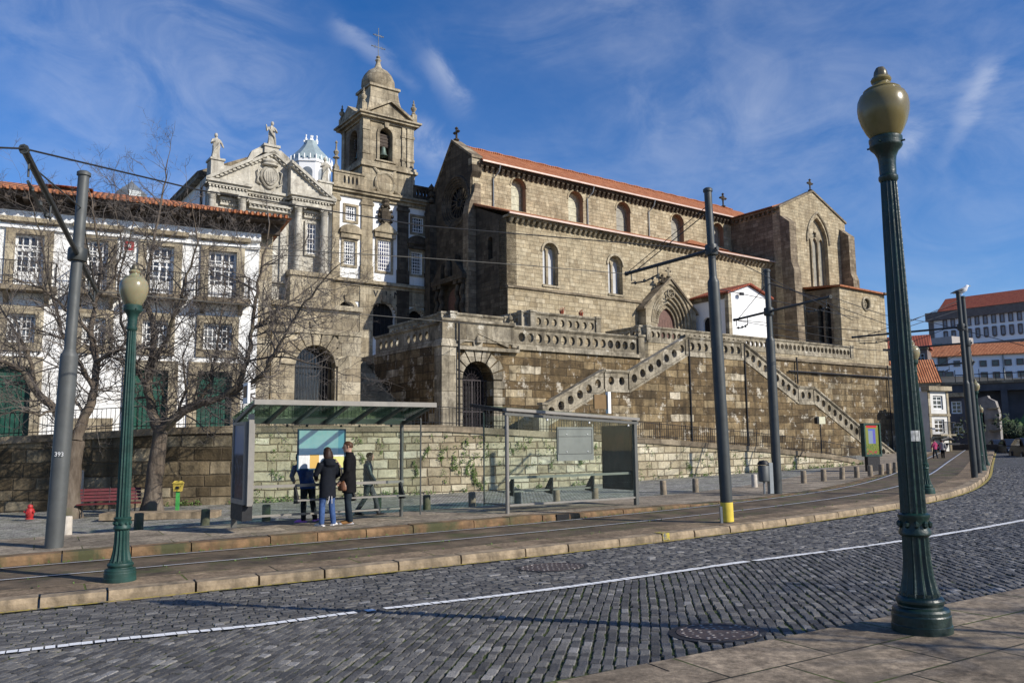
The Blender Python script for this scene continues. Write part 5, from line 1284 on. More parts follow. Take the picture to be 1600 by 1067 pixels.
for sg in (1,):
    mb.prism([(tw0+.3, zk), (tw1-.3, zk), (m_, zk+1.25)], -.3, .3); 
    for a_, c_ in (((tw0+.1, zk), (m_, zk+1.3)), ((tw1-.1, zk), (m_, zk+1.3))): mb.hexa([(a_[0], -.55, a_[1]), (c_[0], -.55, c_[1]), (c_[0], .3, c_[1]), (a_[0], .3, a_[1])], [(a_[0], -.55, a_[1]+.22), (c_[0], -.55, c_[1]+.22), (c_[0], .3, c_[1]+.22), (a_[0], .3, a_[1]+.22)])
mb.prismx([(.3, zk), (ty1-.3, zk), (ty1/2, zk+1.2)], tw0-.5, tw0+.2); mb.build('tower_cornice', TR, b)
# attic with concave sides, dome, lantern
zd0 = F.px(590, 148, 1.2)[1]; zd1 = F.px(590, 108, ty1/2)[1]; ztop = F.px(589, 92, ty1/2)[1]; cy_ = ty1/2
mb = MB(); n = 8; hw0, hw1 = (tw1-tw0)/2-.25, (tw1-tw0)/2-1.0; rings = []
for i in range(n+1):
    q = i/n; hw = hw1+(hw0-hw1)*(1-q)**2; z = zk+.1+(zd0+.4-zk)*q; rings.append((hw, z))
for (h0, z0), (h1, z1) in zip(rings[:-1], rings[1:]):
    mb.hexa([(m_-h0, cy_-h0, z0), (m_+h0, cy_-h0, z0), (m_+h0, cy_+h0, z0), (m_-h0, cy_+h0, z0)], [(m_-h1, cy_-h1, z1), (m_+h1, cy_-h1, z1), (m_+h1, cy_+h1, z1), (m_-h1, cy_+h1, z1)])
mb.box(m_-hw1-.15, m_+hw1+.15, cy_-hw1-.15, cy_+hw1+.15, rings[-1][1], rings[-1][1]+.22); mb.build('tower_attic', TR, b)
zq = rings[-1][1]+.22; H = zd1-zq
mb = MB(); mb.lathe([(hw1*1.0, zq), (hw1*1.12, zq+.18*H), (hw1*1.1, zq+.4*H), (hw1*.95, zq+.62*H), (hw1*.7, zq+.82*H), (hw1*.4, zq+.95*H), (hw1*.28, zd1), (.26, zd1+.3), (.18, zd1+.6), (.22, ztop-.25), (.28, ztop-.15), (.13, ztop), (.2, ztop+.15), (0, ztop+.35)], 24, (m_, cy_, 0)); mb.build('dome', M['dark'] if False else TR, b, 50)
zx0, zx1 = ztop+.3, F.px(590, 44, cy_)[1]; mb = MB(); mb.tube([(m_, cy_, zx0), (m_, cy_, zx1)], .035, 6)
for fr_, aw in ((.3, .62), (.72, .45)):
    z = zx0+(zx1-zx0)*fr_; mb.tube([(m_-aw, cy_, z), (m_+aw, cy_, z)], .035, 6)
    for sg in (-1, 1):
        mb.lathe([(0, -.09), (.08, 0), (0, .09)], 6, (m_+sg*aw, cy_, z)); mb.tube([(m_+sg*aw*.5, cy_, z+.16*math.cos(q)) if False else (m_+sg*(aw*.55+.1*math.cos(q)), cy_, z+.12*math.sin(q)) for q in np.linspace(0, 2*PI, 9)], .02, 4, False)
mb.build('tower_cross', M['zinc'], b)
for x, y in ((tw0-.1, -.2), (tw1+.0, -.2), (tw0-.1, ty1)):
    mb = MB(); mb.box(x-.22, x+.22, y-.22, y+.22, zk, zk+.75); mb.lathe([(.12, 0), (.2, .12), (.1, .25), (.24, .5), (.26, .62), (.1, .8), (.14, .95), (.05, 1.05), (.07, 1.2), (0, 1.4)], 10, (x, y, zk+.75)); mb.build('corner_urn', TR, b)
q = F.px(525, 283, -.2); mb = MB(); mb.lathe([(.28, 0), (.3, .2), (.12, .5), (.1, .9), (.3, 1.0), (.1, 1.2), (.24, 1.5), (.08, 1.7), (.06, 2.2), (.12, 2.3), (0, 2.5)], 8, (q[0], -.15, zt+1.6)); mb.build('parapet_finial', TR, b)
# round emblem on the tower base
ex, ez = F.px(602, 288, -.35); mb = MB(); R_ = .85
mb.tube([(ex+R_*math.cos(q), -.3, ez+R_*1.1*math.sin(q)) for q in np.linspace(0, 2*PI, 25)], .14, 6, False)
mb.hexa([(ex+R_*math.cos(q), -.19, ez+R_*1.1*math.sin(q)) for q in np.linspace(0, 2*PI, 25)[:-1]], [(ex+R_*.8*math.cos(q), -.38, ez+R_*.9*math.sin(q)) for q in np.linspace(0, 2*PI, 25)[:-1]])
for sg in (-1, 1): mb.tube([(ex+sg*.9, -.25, ez-.5), (ex+sg*1.5, -.25, ez-.75), (ex+sg*2.1, -.25, ez-1.2)], [.16, .12, .06], 6); mb.tube([(ex+sg*.6, -.25, ez+.9), (ex+sg*1.0, -.25, ez+1.3), (ex+sg*1.3, -.25, ez+1.9)], [.14, .1, .05], 6)
mb.build('round_emblem', TR, b, 50)
# carved initials over the arched door
cu = bpy.data.curves.new('carved_letters', 'FONT'); cu.body = 'V · J · M'; cu.size = .75; cu.extrude = .03; cu.align_x = 'CENTER'
o = bpy.data.objects.new('carved_letters', cu); COL.objects.link(o); o.parent = b; q = F.px(603, 459, -.16); o.location = (q[0]+.1, -.15, q[1]-.3); o.rotation_euler = (PI/2, 0, 0); cu.materials.append(M['iron'])
# ================================================================== dome of the palace behind
p0 = P(484, 300, 98); d = empty('domed_lantern', 'white octagonal lantern with a grey glazed roof and white cresting, behind the pediment', 'dome', (p0[0], p0[1], 10), .5)
k = 98/1277
def zpx(y): return P(484, y, 98)[2]-10
mb = MB(); R_ = 34*k; mb.lathe([(R_, 0), (R_, zpx(263)), (R_*1.06, zpx(262)), (R_*1.06, zpx(258))], 8); mb.build('drum', M['plaster_clean'], d)
for i in range(8):
    a = 2*PI*(i+.5)/8; ux, uy = math.cos(a), math.sin(a); vx, vy = -uy, ux; r_ = R_*.925; mb = MB()
    pts = arch(-.62, .62, zpx(290), zpx(278), 8); mb.hexa([(ux*r_+vx*q, uy*r_+vy*q, z) for q, z in pts], [(ux*(r_+.04)+vx*q, uy*(r_+.04)+vy*q, z) for q, z in pts]); mb.build('lantern_window', M['zinc'], d)
mb = MB(); mb.lathe([(R_*1.0, zpx(257)), (R_*.95, zpx(250)), (R_*.55, zpx(237)), (R_*.36, zpx(229)), (R_*.3, zpx(224)), (R_*.3, zpx(222))], 8); mb.build('glazed_roof', plain('pale_roof_glazing', (.33, .4, .4), .35, .2, .15, 2), d)
mb = MB()
for i in range(24): a = 2*PI*i/24; r_ = R_*1.02; mb.box(r_*math.cos(a)-.05, r_*math.cos(a)+.05, r_*math.sin(a)-.05, r_*math.sin(a)+.05, zpx(258), zpx(251))
for i, (dx, h_) in enumerate(((-.6, 8), (.2, 4), (.0, 6), (.75, 14))): mb.lathe([(.12, 0), (.2, .3), (.05, .6), (.12, .9), (0, h_*k)], 6, (dx, 0, zpx(223)))
mb.box(-.9, .9, -.06, .06, zpx(224), zpx(221)); mb.build('cresting', M['plaster_clean'], d)
# ================================================================== low street wall, railing, terrace street
WP = [(-160, 806, 690), (0, 800, 682), (120, 796, 676), (250, 790, 668), (375, 786, 665), (500, 780, 664), (690, 770, 664), (870, 760, 675), (1040, 747, 686), (1200, 736, 699), (1300, 729, 710), (1346, 725, 719)]
wb = []
for px_, yb, yt in WP:
    p = gpix(px_, yb, .02); tp = P(px_, yt, p[1]); wb.append((p[0], p[1], p[2], tp[2]))
WX = np.array(wb); print('wall', WX.round(2).tolist())
def wall_part(name, mat, i0, i1, label):
    pts = WX[i0:i1+1]; o = np.array([pts[0][0], pts[0][1], 0]); d = pts[-1]-pts[0]; ang = math.atan2(d[1], d[0]); Fw = Frame(o, ang)
    e = empty(name, label, 'wall', Fw.o, ang); mb = MB(); cp = MB()
    L = [(*Fw.l((p[0], p[1], 0))[:2], p[2], p[3]) for p in pts]
    for a, b in zip(L[:-1], L[1:]):
        n = max(1, int((b[0]-a[0])/1.5))
        for k in range(n):
            q0 = [a[j]+(b[j]-a[j])*k/n for j in range(4)]; q1 = [a[j]+(b[j]-a[j])*(k+1)/n for j in range(4)]
            t0, t1 = q0[3]-.22, q1[3]-.22
            mb.face([(q0[0], q0[1], q0[2]-.4), (q1[0], q1[1], q1[2]-.4), (q1[0], q1[1]+.0, t1), (q0[0], q0[1]+.0, t0)])
            mb.face([(q1[0], q1[1]+.5, q1[2]-.4), (q0[0], q0[1]+.5, q0[2]-.4), (q0[0], q0[1]+.5, t0), (q1[0], q1[1]+.5, t1)])
            cp.hexa([(q0[0], q0[1]-.07, t0), (q1[0], q1[1]-.07, t1), (q1[0], q1[1]+.5, t1), (q0[0], q0[1]+.5, t0)], [(q0[0], q0[1]-.07, q0[3]), (q1[0], q1[1]-.07, q1[3]), (q1[0], q1[1]+.5, q1[3]), (q0[0], q0[1]+.5, q0[3])])
    mb.build('masonry', mat, e); cp.build('coping', M['coping'], e); return e
wall_part('street_wall', M['lowdark'], 0, 4, 'dark mossy rubble wall behind the red bench and bare trees')
wall_part('street_wall', M['lowwall'], 4, 11, 'pale block wall with green weeds behind the two bus shelters')
def rail_part(label, i0, i1, H, pitch=.13):
    pts = WX[i0:i1+1]; mb = MB()
    for a, b in zip(pts[:-1], pts[1:]):
        d = b-a; L = math.hypot(d[0], d[1]); n = int(L/pitch); nx, ny = -d[1]/L*.25, d[0]/L*.25
        for k in range(n):
            p = a+d*k/n; mb.tube([(p[0]+nx, p[1]+ny, p[3]-.02), (p[0]+nx, p[1]+ny, p[3]+H+(.05 if k % 12 == 0 else 0))], .018 if k % 12 == 0 else .009, 4, False)
        for z in (.1, H): mb.tube([(a[0]+nx, a[1]+ny, a[3]+z), (b[0]+nx, b[1]+ny, b[3]+z)], .014, 4, False)
    return tag(mb.build('iron_railing', M['iron']), label, 'railing')
rail_part('thin iron railing on the dark wall in front of the white house', 0, 4, .72)
rail_part('thin iron railing along the top of the pale block wall behind the shelters', 4, 11, .66)
mb = MB()
for a, b in zip(WX[:-1], WX[1:]):
    v = np.array([-.58, .81])
    d = (b-a)[:2]; nn = np.array([-d[1], d[0]]); nn = nn/np.linalg.norm(nn)*.1
    mb.face([(a[0]+nn[0], a[1]+nn[1], a[3]-.12), (b[0]+nn[0], b[1]+nn[1], b[3]-.12), (b[0]+v[0]*26, b[1]+v[1]*26, b[3]-.12), (a[0]+v[0]*26, a[1]+v[1]*26, a[3]-.12)])
kind(mb.build('terrace_street', M['terrace']), 'structure')
# weeds on the walls and along kerbs: uncountable, one stuff object
leafm = plain('wall_weed_leaves', (.075, .125, .025), .7, 0, .45, 8)
mb = MB(); rr = random.Random(5)
def tuft(c, nx, ny, s, n=22, ks=1.0):
    for _ in range(n):
        q = Vector((rr.gauss(0, s*.6), 0, rr.gauss(-.1*s, s*.9))); p = Vector((c[0]+ny*q.x+nx*abs(rr.gauss(0, .04)), c[1]-nx*q.x+ny*abs(rr.gauss(0, .04)), c[2]+q.z))
        u = Vector((rr.gauss(0, 1), rr.gauss(0, 1), rr.gauss(0, 1))).normalized(); v = u.orthogonal().normalized(); k = rr.uniform(.018, .045)*ks
        mb.face([p-u*k, p+v*k*.6, p+u*k, p-v*k*.6])
clumps = [(6, .28, .7), (6, .22, .5), (6, .3, .35), (6, .1, .6), (6, .05, .75), (7, .2, .6), (5, .75, .55), (5, .9, .8), (4, .4, .5), (8, .55, .7), (9, .4, .6), (6, .27, .5), (6, .26, .25), (5, .3, .7), (7, .6, .8), (8, .2, .5)]
for i, t, f in clumps:
    a, b = WX[i], WX[i+1]; d = b-a; L = math.hypot(d[0], d[1]); nx, ny = d[1]/L, -d[0]/L; p = a+d*t; z0 = p[2]+(p[3]-.3-p[2])*f; zc = z0; tt = 0
    for _ in range(rr.randint(7, 15)):
        tt += rr.gauss(0, .06); zc -= rr.uniform(.0, .07); tuft((p[0]+d[0]/L*tt+nx*.03, p[1]+d[1]/L*tt+ny*.03, max(p[2]+.1, zc)), nx, ny, rr.uniform(.035, .065), 15, .72)
for _ in range(190):
    i = rr.choice([4, 5, 6, 6, 6, 6, 7, 7, 8, 8, 9]); a, b = WX[i], WX[i+1]; t = rr.random(); p = a+(b-a)*t; d = b-a; L = math.hypot(d[0], d[1]); nx, ny = d[1]/L, -d[0]/L
    z = p[2]+(p[3]-.3-p[2])*rr.choice([rr.random(), rr.uniform(.45, .95), rr.uniform(.7, 1)])
    tuft((p[0]+nx*.02, p[1]+ny*.02, z), nx, ny, rr.uniform(.04, .13), rr.randint(6, 24), .85)
for _ in range(170):
    i = rr.choice([3, 4, 5, 6, 7, 8, 8, 9, 9, 10]); a, b = WX[i], WX[i+1]; t = rr.random(); p = a+(b-a)*t; d = b-a; L = math.hypot(d[0], d[1]); nx, ny = d[1]/L, -d[0]/L
    tuft((p[0]+nx*.06, p[1]+ny*.06, G(p[0], p[1])+.06), nx, ny, rr.uniform(.04, .09), 14)
for _ in range(240):
    s = rr.uniform(24, 62); q = rr.choice([-3.56, -3.57, -3.5, -1.9, -.98]); c = kat(s)+knorm(s)*(q+rr.gauss(0, .02)); tuft((c[0], c[1], G(c[0], c[1])+.01), .5, -.86, rr.uniform(.008, .02), 6, .45)
kind(mb.build('wall_weeds', leafm), 'stuff')
# ================================================================== white house on the left
HA = math.atan2(.438, .899); p0 = P(398, 660, 33.0); HF = Frame((p0[0], p0[1], 0), HA)
_c = NT('window_glass_with_curtains'); _k = _c.mix(_c.mr(_c.noise(.9, 3, .6, _c.map((2.2, 1, .7))), .5, .58), (.018, .022, .03), (.16, .165, .165)); _k = _c.mix(_c.mr(_c.noise(2.5, 4, .6), .55, .7, 0, .6), _k, (.06, .07, .085)); M['curtain'] = _c.fin(_k, .1, 0, _c.bump(_c.noise(2.2, 2), .12, .05), .7)
h = empty('white_house', 'long white three-storey house with granite window frames, green doors and tiled roof', 'house', HF.w(0, 0, 1.5), HA); F = HF.sub(0, 0, 1.5)
zeave = .5*(F.px(10, 300, -.6)[1]+F.px(395, 340, -.6)[1]); zs = .5*(F.px(5, 333, 0)[1]+F.px(390, 372, 0)[1]); XL = -15.0; ZB = F.px(100, 683, 0)[1]-.9
def hr(xa, xb, ya, yb):
    a, c = F.px(xa, .5*(ya+yb), 0)[0], F.px(xb, .5*(ya+yb), 0)[0]; m_ = .5*(xa+xb); return [a, c, F.px(m_, yb, 0)[1], F.px(m_, ya, 0)[1]]
BD = [hr(22, 68, 367, 449), hr(135, 168, 375, 455), hr(228, 271, 385, 463), hr(325, 369, 393, 472)]
W2_ = [hr(10, 55, 490, 532), hr(128, 165, 495, 540), hr(222, 262, 500, 545), hr(317, 362, 507, 553)]
DR = [hr(-8, 46, 586, 690), None, hr(207, 262, 561, 672), hr(307, 361, 572, 676)]
sp_ = (BD[3][0]-BD[0][0])/3
for k in (1, 2): BD.append([BD[0][0]-k*sp_, BD[0][1]-k*sp_, BD[0][2], BD[0][3]]); W2_.append([W2_[0][0]-k*sp_, W2_[0][1]-k*sp_, W2_[0][2], W2_[0][3]])
DR.append([DR[0][0]-2*sp_, DR[0][1]-2*sp_, DR[0][2], DR[0][3]])
zt_ = np.mean([d[3] for d in BD]); zb__ = np.mean([d[2] for d in BD]); w0, w1 = np.mean([d[2] for d in W2_]), np.mean([d[3] for d in W2_]); dz1 = np.mean([d[3] for d in DR if d])
for d in BD: d[2], d[3] = zb__, zt_
for d in W2_: d[2], d[3] = w0, w1
for d in DR:
    if d: d[2] = ZB+.15; d[3] = dz1
print('house', zeave, zs, zb__, zt_, w0, w1, dz1, ZB, BD[3], BD[0])
ext = BD[0][0]-(BD[1][0]-BD[0][0])
mb = MB(); mb.wall(rect(XL, 0, ZB, zeave), [rect(*(d[:2]+d[2:])) for d in BD+W2_+[x for x in DR if x]], 0, .5); mb.build('front_wall', M['plaster'], h)
mb = MB(); mb.box(-.5, -.002, .5, 9, ZB, zeave); mb.box(XL, XL+.5, .5, 9, ZB, zeave); mb.box(XL+.5, -.5, 8.5, 9, ZB, zeave); mb.build('back_walls', M['plaster'], h)
xq = F.px(424, 400, .6)[0]
mb = MB(); mb.box(.001, xq, .3, 6, ZB, zeave-.3); mb.build('stone_annex', M['trim'], h)
mb = MB(); mb.box(XL, .02, -.22, -.001, zs-.17, zs+.14); mb.box(XL, .01, -.12, 0, zs-.5, zs-.35); mb.build('white_cornice', M['white_paint'], h)
mb = MB(); mb.box(XL, xq+.3, -1.0, .0, zeave-.12, zeave); mb.box(XL, xq+.2, -.3, .0, zs+.15, zeave-.12)
for i in range(int(-XL/.55)): mb.box(XL+i*.55, XL+i*.55+.16, -.95, -.3, zeave-.28, zeave-.12)
mb.build('eaves', M['wood'], h)
mb = MB(); x1 = xq+.5; yb = 9.5; rz_ = zeave+1.75
mb.mesh([(XL-.5, -1.15, zeave), (x1, -1.15, zeave), (x1, yb, zeave), (XL-.5, yb, zeave), (XL+4.5, 4.3, rz_), (x1-4.6, 4.3, rz_)], [(0, 1, 5, 4), (1, 2, 5), (2, 3, 4, 5), (3, 0, 4), (3, 2, 1, 0)]); 
for i in range(int((x1-XL)/.22)): mb.tube([(XL+i*.22, -1.22, zeave+.02), (XL+i*.22, -.85, zeave+.13)], .075, 6)
rf = mb.build('roof', M['tile'], h)
for (xa, xb, ya, yy) in ((70, 146, 286, 2.2), (-25, 9, 281, 2.4)):
    a, c = F.px(xa, 300, yy)[0], F.px(xb, 300, yy)[0]; z = F.px((xa+xb)/2, ya+8, yy)[1]; mb = MB(); mb.box(a+.2, c-.2, yy, yy+1.6, zeave+.3, z); 
    w = mb.build('dormer', M['wood'], rf); mb = MB(); m_ = (a+c)/2; mb.mesh([(a, yy-.25, z), (c, yy-.25, z), (c, yy+1.9, z), (a, yy+1.9, z), (m_-.2, yy+.8, z+.32), (m_+.2, yy+.8, z+.32)], [(0, 1, 5, 4), (1, 2, 5), (2, 3, 4, 5), (3, 0, 4), (3, 2, 1, 0)]); mb.build('dormer_roof', M['tile'], w)
for d in BD:
    x0, x1, z0, z1 = d; ht = z1-z0
    w = window(h, x0, x1, z0, z1, .12, 4, 5, 'curtain', bar=.045, fr=.09, name='balcony_door', mid=True)
    mb = MB(); mb.wall(rect(x0-.3, x1+.3, z0, z1+.42), [rect(x0, x1, z0+.005, z1)], -.09, .1); mb.box(x0-.5, x1+.5, -.3, 0, z1+.42, z1+.58); mb.build('door_surround', M['trim'], w)
    mb = MB(); mb.box(x0+.05, x1-.05, .1, .2, z0+.0, z0+.62); mb.build('lower_panel', M['white_paint'], w)
    mb = MB(); mb.box(x0+.05, x1-.05, .1, .2, z1-.62, z1-.5); mb.build('transom', M['white_paint'], w)
    mb = MB(); mb.box(x0-.5, x1+.5, -.75, .0, z0-.2, z0-.02)
    for sg in (x0-.25, x1+.1): mb.prismx([(0, z0-.2), (-.6, z0-.2), (-.1, z0-.6), (0, z0-.6)], sg, sg+.16)
    bl = mb.build('balcony', M['coping'], h)
    mb = MB(); n = int((x1-x0+.9)/.13)
    for i in range(n+1): mb.tube([(x0-.45+i*(x1-x0+.9)/n, -.7, z0-.02), (x0-.45+i*(x1-x0+.9)/n, -.7, z0+.85)], .01, 4, False)
    for xx in (x0-.45, x1+.45):
        for q in range(5): mb.tube([(xx, -.7+q*.15, z0-.02), (xx, -.7+q*.15, z0+.85)], .01, 4, False)
        mb.tube([(xx, -.7, z0+.85), (xx, 0, z0+.85)], .018, 5)
    for z in (z0+.08, z0+.85): mb.tube([(x0-.45, -.7, z), (x1+.45, -.7, z)], .018, 5)
    mb.build('balcony_railing', M['iron'], bl)
for d in W2_:
    x0, x1, z0, z1 = d; w = window(h, x0, x1, z0, z1, .12, 6, 4, 'curtain', bar=.04, fr=.08, mid=True)
    mb = MB(); mb.wall(rect(x0-.25, x1+.25, z0-.3, z1+.3), [rect(x0, x1, z0, z1)], -.08, .1); mb.build('window_surround', M['trim'], w)
for d in DR:
    if not d: continue
    x0, x1, z0, z1 = d; mb = MB(); mb.box(x0, x1, .22, .3, z0, z1); n = 7
    for i in range(n): mb.box(x0+i*(x1-x0)/n+.02, x0+(i+1)*(x1-x0)/n-.02, .19, .22, z0+.02, z1-.55)
    mb.box(x0, x1, .17, .22, z1-.52, z1-.42); w = mb.build('green_door', M['green_door'], h)
    mb = MB(); mb.wall(rect(x0-.34, x1+.34, z0-.2, z1+.36), [rect(x0, x1, z0, z1)], -.08, .1); mb.build('door_surround', M['trim'], w)
mb = MB(); a = F.px(130, 640, 0)[0]; mb.wall(rect(a-.3, a+1.0, ZB+.1, ZB+1.6), [], -.03, -.002); mb.build('stone_patch', M['trim'], h)
q = F.px(202, 384, -.03); mb = MB(); mb.box(q[0]-.2, q[0]+.2, -.05, -.002, q[1]-.22, q[1]+.22); s = mb.build('wall_sign', M['white_paint'], h)
redp = plain('red_enamel', (.36, .025, .025), .5, 0, .25, 8, dirt=((.14, .03, .025), .56))
mb = MB(); mb.wall(rect(q[0]-.17, q[0]+.17, q[1]-.19, q[1]+.19), [rect(q[0]-.07, q[0]+.07, q[1]-.08, q[1]+.08)], -.06, -.051); mb.build('sign_face', redp, s)
p0 = P(205, 305, 60); e = empty('zinc_turret', 'small grey zinc turret roof peeping over the tiled roof of the white house', 'turret', (p0[0], p0[1], 14.5), .3)
zt2 = P(205, 285, 60)[2]-14.5; zb2 = p0[2]-14.5; mb = MB(); mb.lathe([(1.1, 0), (1.1, zb2+.1), (.25, zt2-.15), (.08, zt2), (0, zt2+.2)], 8); mb.build('cone_roof', M['zinc'], e)
# ================================================================== trees
bark = NT('grey_brown_bark'); _n = bark.noise(5, 8, .7, bark.map((1, 1, .25)))
bark.fin(bark.mix(bark.mr(bark.noise(1.1, 6, .7), .55, .68, 0, .6), bark.ramp(_n, [(.3, (.06, .045, .033)), (.55, (.135, .108, .083)), (.75, (.21, .178, .14))]), (.1, .11, .05)), .9, 0, bark.bump(_n, 1.0, .05), .2); bark = bark.m
twigm = plain('bare_twig_bark', (.115, .098, .085), .85, 0, .3, 2)
def bare_tree(label, base, limbs, seed, dens=1.0, clip=None):
    """limbs: (pixel polyline, depth offset start/end, radius start/end)"""
    r = random.Random(seed); b0 = Vector(base); e = empty('bare_tree', label, 'tree', base)
    tb = MB(); cb = MB(); d0 = base[1]; paths = []
    for k, (pl, da, db, ra, rb) in enumerate(limbs):
        n = len(pl); pts = []
        for i, (x, y) in enumerate(pl):
            t = i/(n-1); pts.append(Vector(P(x, y, d0+da+(db-da)*t))-b0)
        # subdivide with a little wander
        q = []; rs = []
        for i in range(n-1):
            m_ = 4
            for j in range(m_):
                t = (i+j/m_)/(n-1); w = pts[i].lerp(pts[i+1], j/m_)
                if i+j > 0 and k > 0: w = w+Vector((r.gauss(0, .02), r.gauss(0, .02), r.gauss(0, .02)))
                q.append(w); rs.append((ra+(rb-ra)*t**.8)*r.uniform(.93, 1.08))
        q.append(pts[-1]); rs.append(rb)
        if k == 0: q[0] = Vector((0, 0, -.15)); rs[0] = ra*1.5; rs[1] = ra*1.15
        tb.tube(q, rs, 10 if ra > .08 else 7); paths.append((q, rs))
    def grow_(p, d, L, rad, lev):
        n = 4 if lev < 2 else 3; pts = [p]; dd = d.copy()
        for i in range(n):
            dd = (dd+Vector((r.gauss(0, .2), r.gauss(0, .2), r.gauss(0.05, .18)))).normalized(); pts.append(pts[-1]+dd*L/n)
        cb.tube(pts, [rad*(1-.75*i/n) for i in range(n+1)], 4 if lev == 0 else 3, False)
        if lev >= 3: return
        m_ = int(L/(.24, .14, .115)[lev]*dens*r.uniform(.7, 1.15))
        for _ in range(m_):
            t = r.uniform(.15, 1); i = min(n-1, int(t*n)); c = pts[i].lerp(pts[i+1], t*n-i); ax = (pts[i+1]-pts[i]).normalized()
            side = Vector((r.gauss(0, 1), r.gauss(0, .8), r.gauss(.15, 1))); side = (side-ax*side.dot(ax)).normalized()
            grow_(c, (ax*r.uniform(.35, .9)+side*r.uniform(.5, 1.0)+Vector((0, 0, .1))).normalized(), L*r.uniform(.28, .55), max(.0038, rad*.52), lev+1)
    for k, (q, rs) in enumerate(paths):
        if k == 0: continue
        for i in range(1, len(q)-1):
            if rs[i] > .13 and r.random() < .7: continue
            for _ in range(2 if r.random() < .55*dens else 1):
                ax = (q[i+1]-q[i]).normalized(); side = Vector((r.gauss(0, 1), r.gauss(0, .7), r.gauss(.1, .9))); side = (side-ax*side.dot(ax)).normalized()
                grow_(q[i], (ax*r.uniform(.3, .9)+side).normalized(), r.uniform(.8, 2.3)*(.85 if rs[i] < .03 else 1), min(.024, rs[i]*.5), 0)
        grow_(q[-1], (q[-1]-q[-2]).normalized(), 1.2, rs[-1]*.9, 0)
    tb.build('trunk', bark, e, 60); o = cb.build('crown', twigm, e, 60)
    print('tree', label[:20], len(cb.f)); return e
tA = gpix(237, 799, .06); tB = gpix(108, 806, .06)
tA = P(237, 799, tA[1]); tB = P(108, 806, tB[1])
bare_tree('bare winter tree with a forked trunk rising beside the yellow and green post', tA, [
    ([(237, 799), (241, 750), (247, 705), (251, 672)], 0, 0, .25, .2),
    ([(251, 672), (276, 650), (306, 632), (342, 622), (372, 605), (386, 565), (394, 515), (401, 455), (412, 400), (421, 350)], 0, -.8, .15, .02),
    ([(342, 622), (378, 606), (412, 585), (436, 540), (462, 495), (496, 450), (528, 415)], -.2, -1.6, .08, .015),
    ([(394, 515), (432, 485), (468, 462), (505, 430)], -.5, .3, .05, .012),
    ([(250, 674), (238, 646), (231, 612), (236, 570), (240, 522), (230, 470), (232, 420), (242, 365), (254, 305), (262, 250)], 0, .3, .16, .014),
    ([(236, 570), (262, 530), (276, 482), (292, 430), (310, 378), (300, 320)], 0, -1.4, .07, .012),
    ([(231, 612), (205, 560), (190, 505), (183, 450), (197, 390), (215, 330)], 0, .8, .07, .012),
    ([(386, 565), (430, 556), (480, 566), (530, 580), (572, 592)], -.5, -1.8, .035, .006),
    ([(306, 632), (330, 596), (338, 548), (345, 500), (352, 450), (350, 400)], -.1, 1.0, .06, .012),
    ([(276, 650), (292, 610), (285, 560), (300, 520)], 0, -1.2, .05, .01),
    ([(250, 672), (262, 640), (250, 600), (262, 565)], 0, 1.0, .06, .01)], 21, 1.0)
bare_tree('bare dark tree half hidden behind the grey tram pole with the arm', tB, [
    ([(108, 806), (110, 760), (114, 715), (119, 688)], 0, 0, .27, .22),
    ([(119, 688), (134, 650), (147, 610), (151, 566), (141, 520), (150, 470), (160, 420), (150, 360), (140, 300)], 0, .4, .16, .014),
    ([(115, 690), (86, 640), (54, 610), (34, 580), (8, 566), (-30, 555)], 0, -.9, .15, .03),
    ([(151, 566), (180, 548), (206, 546), (228, 540)], 0, -.9, .07, .015),
    ([(54, 610), (48, 560), (22, 515), (0, 480), (-20, 440)], -.3, .5, .07, .012),
    ([(141, 520), (108, 490), (75, 455), (40, 440), (5, 430)], .2, -.8, .06, .012),
    ([(147, 608), (120, 560), (95, 520), (84, 470), (70, 410), (60, 350), (45, 300)], 0, 1.0, .07, .012),
    ([(150, 470), (180, 430), (190, 380), (180, 330)], .3, -.6, .04, .01),
    ([(86, 640), (60, 648), (30, 640), (0, 650)], -.3, -1.2, .04, .008)], 33, 1.0)
# stone tree surround
c = gpix(262, 806, .06); mb = MB(); mb.box(-1.6, 1.3, -.35, .35, -.05, .12)
o = mb.build('tree_kerb', M['kerbstone'], loc=tuple(map(float, c))); o.rotation_euler = (0, 0, .15); kind(o, 'structure')
# ================================================================== street lamps
lampm = plain('dark_green_lamp_paint', (.004, .021, .017), .4, 0, .45, 5, .5, .5, dirt=((.028, .043, .036), .53))
lampm2 = plain('weathered_green_lamp_paint', (.014, .047, .038), .5, 0, .35, 7, .3, .35, dirt=((.035, .062, .052), .54))
gl = NT('frosted_yellowish_globe'); gc = gl.ramp(gl.noise(2.5, 5, .6), [(.3, (.15, .12, .045)), (.7, (.20, .165, .07))])
gl.fin(gl.mix(gl.mr(gl.noise(6, 6, .7, gl.map((1, 1, .3))), .55, .75, 0, .5), gc, (.11, .09, .035)), .25, 0, None, .5); gl.b.inputs['Subsurface Weight'].default_value = .25; gl.b.inputs['Subsurface Radius'].default_value = (.1, .08, .04); gl.b.inputs['Subsurface Scale'].default_value = .5; globem = gl.m
gl2 = NT('pale_frosted_globe'); gl2.fin(gl2.ramp(gl2.noise(2.5, 5, .6), [(.3, (.21, .19, .11)), (.7, (.29, .265, .16))]), .25); gl2.b.inputs['Subsurface Weight'].default_value = .3; gl2.b.inputs['Subsurface Scale'].default_value = .4; globem2 = gl2.m
knobm = plain('dull_bronze_finial', (.10, .09, .06), .4, .3, .3, 9)
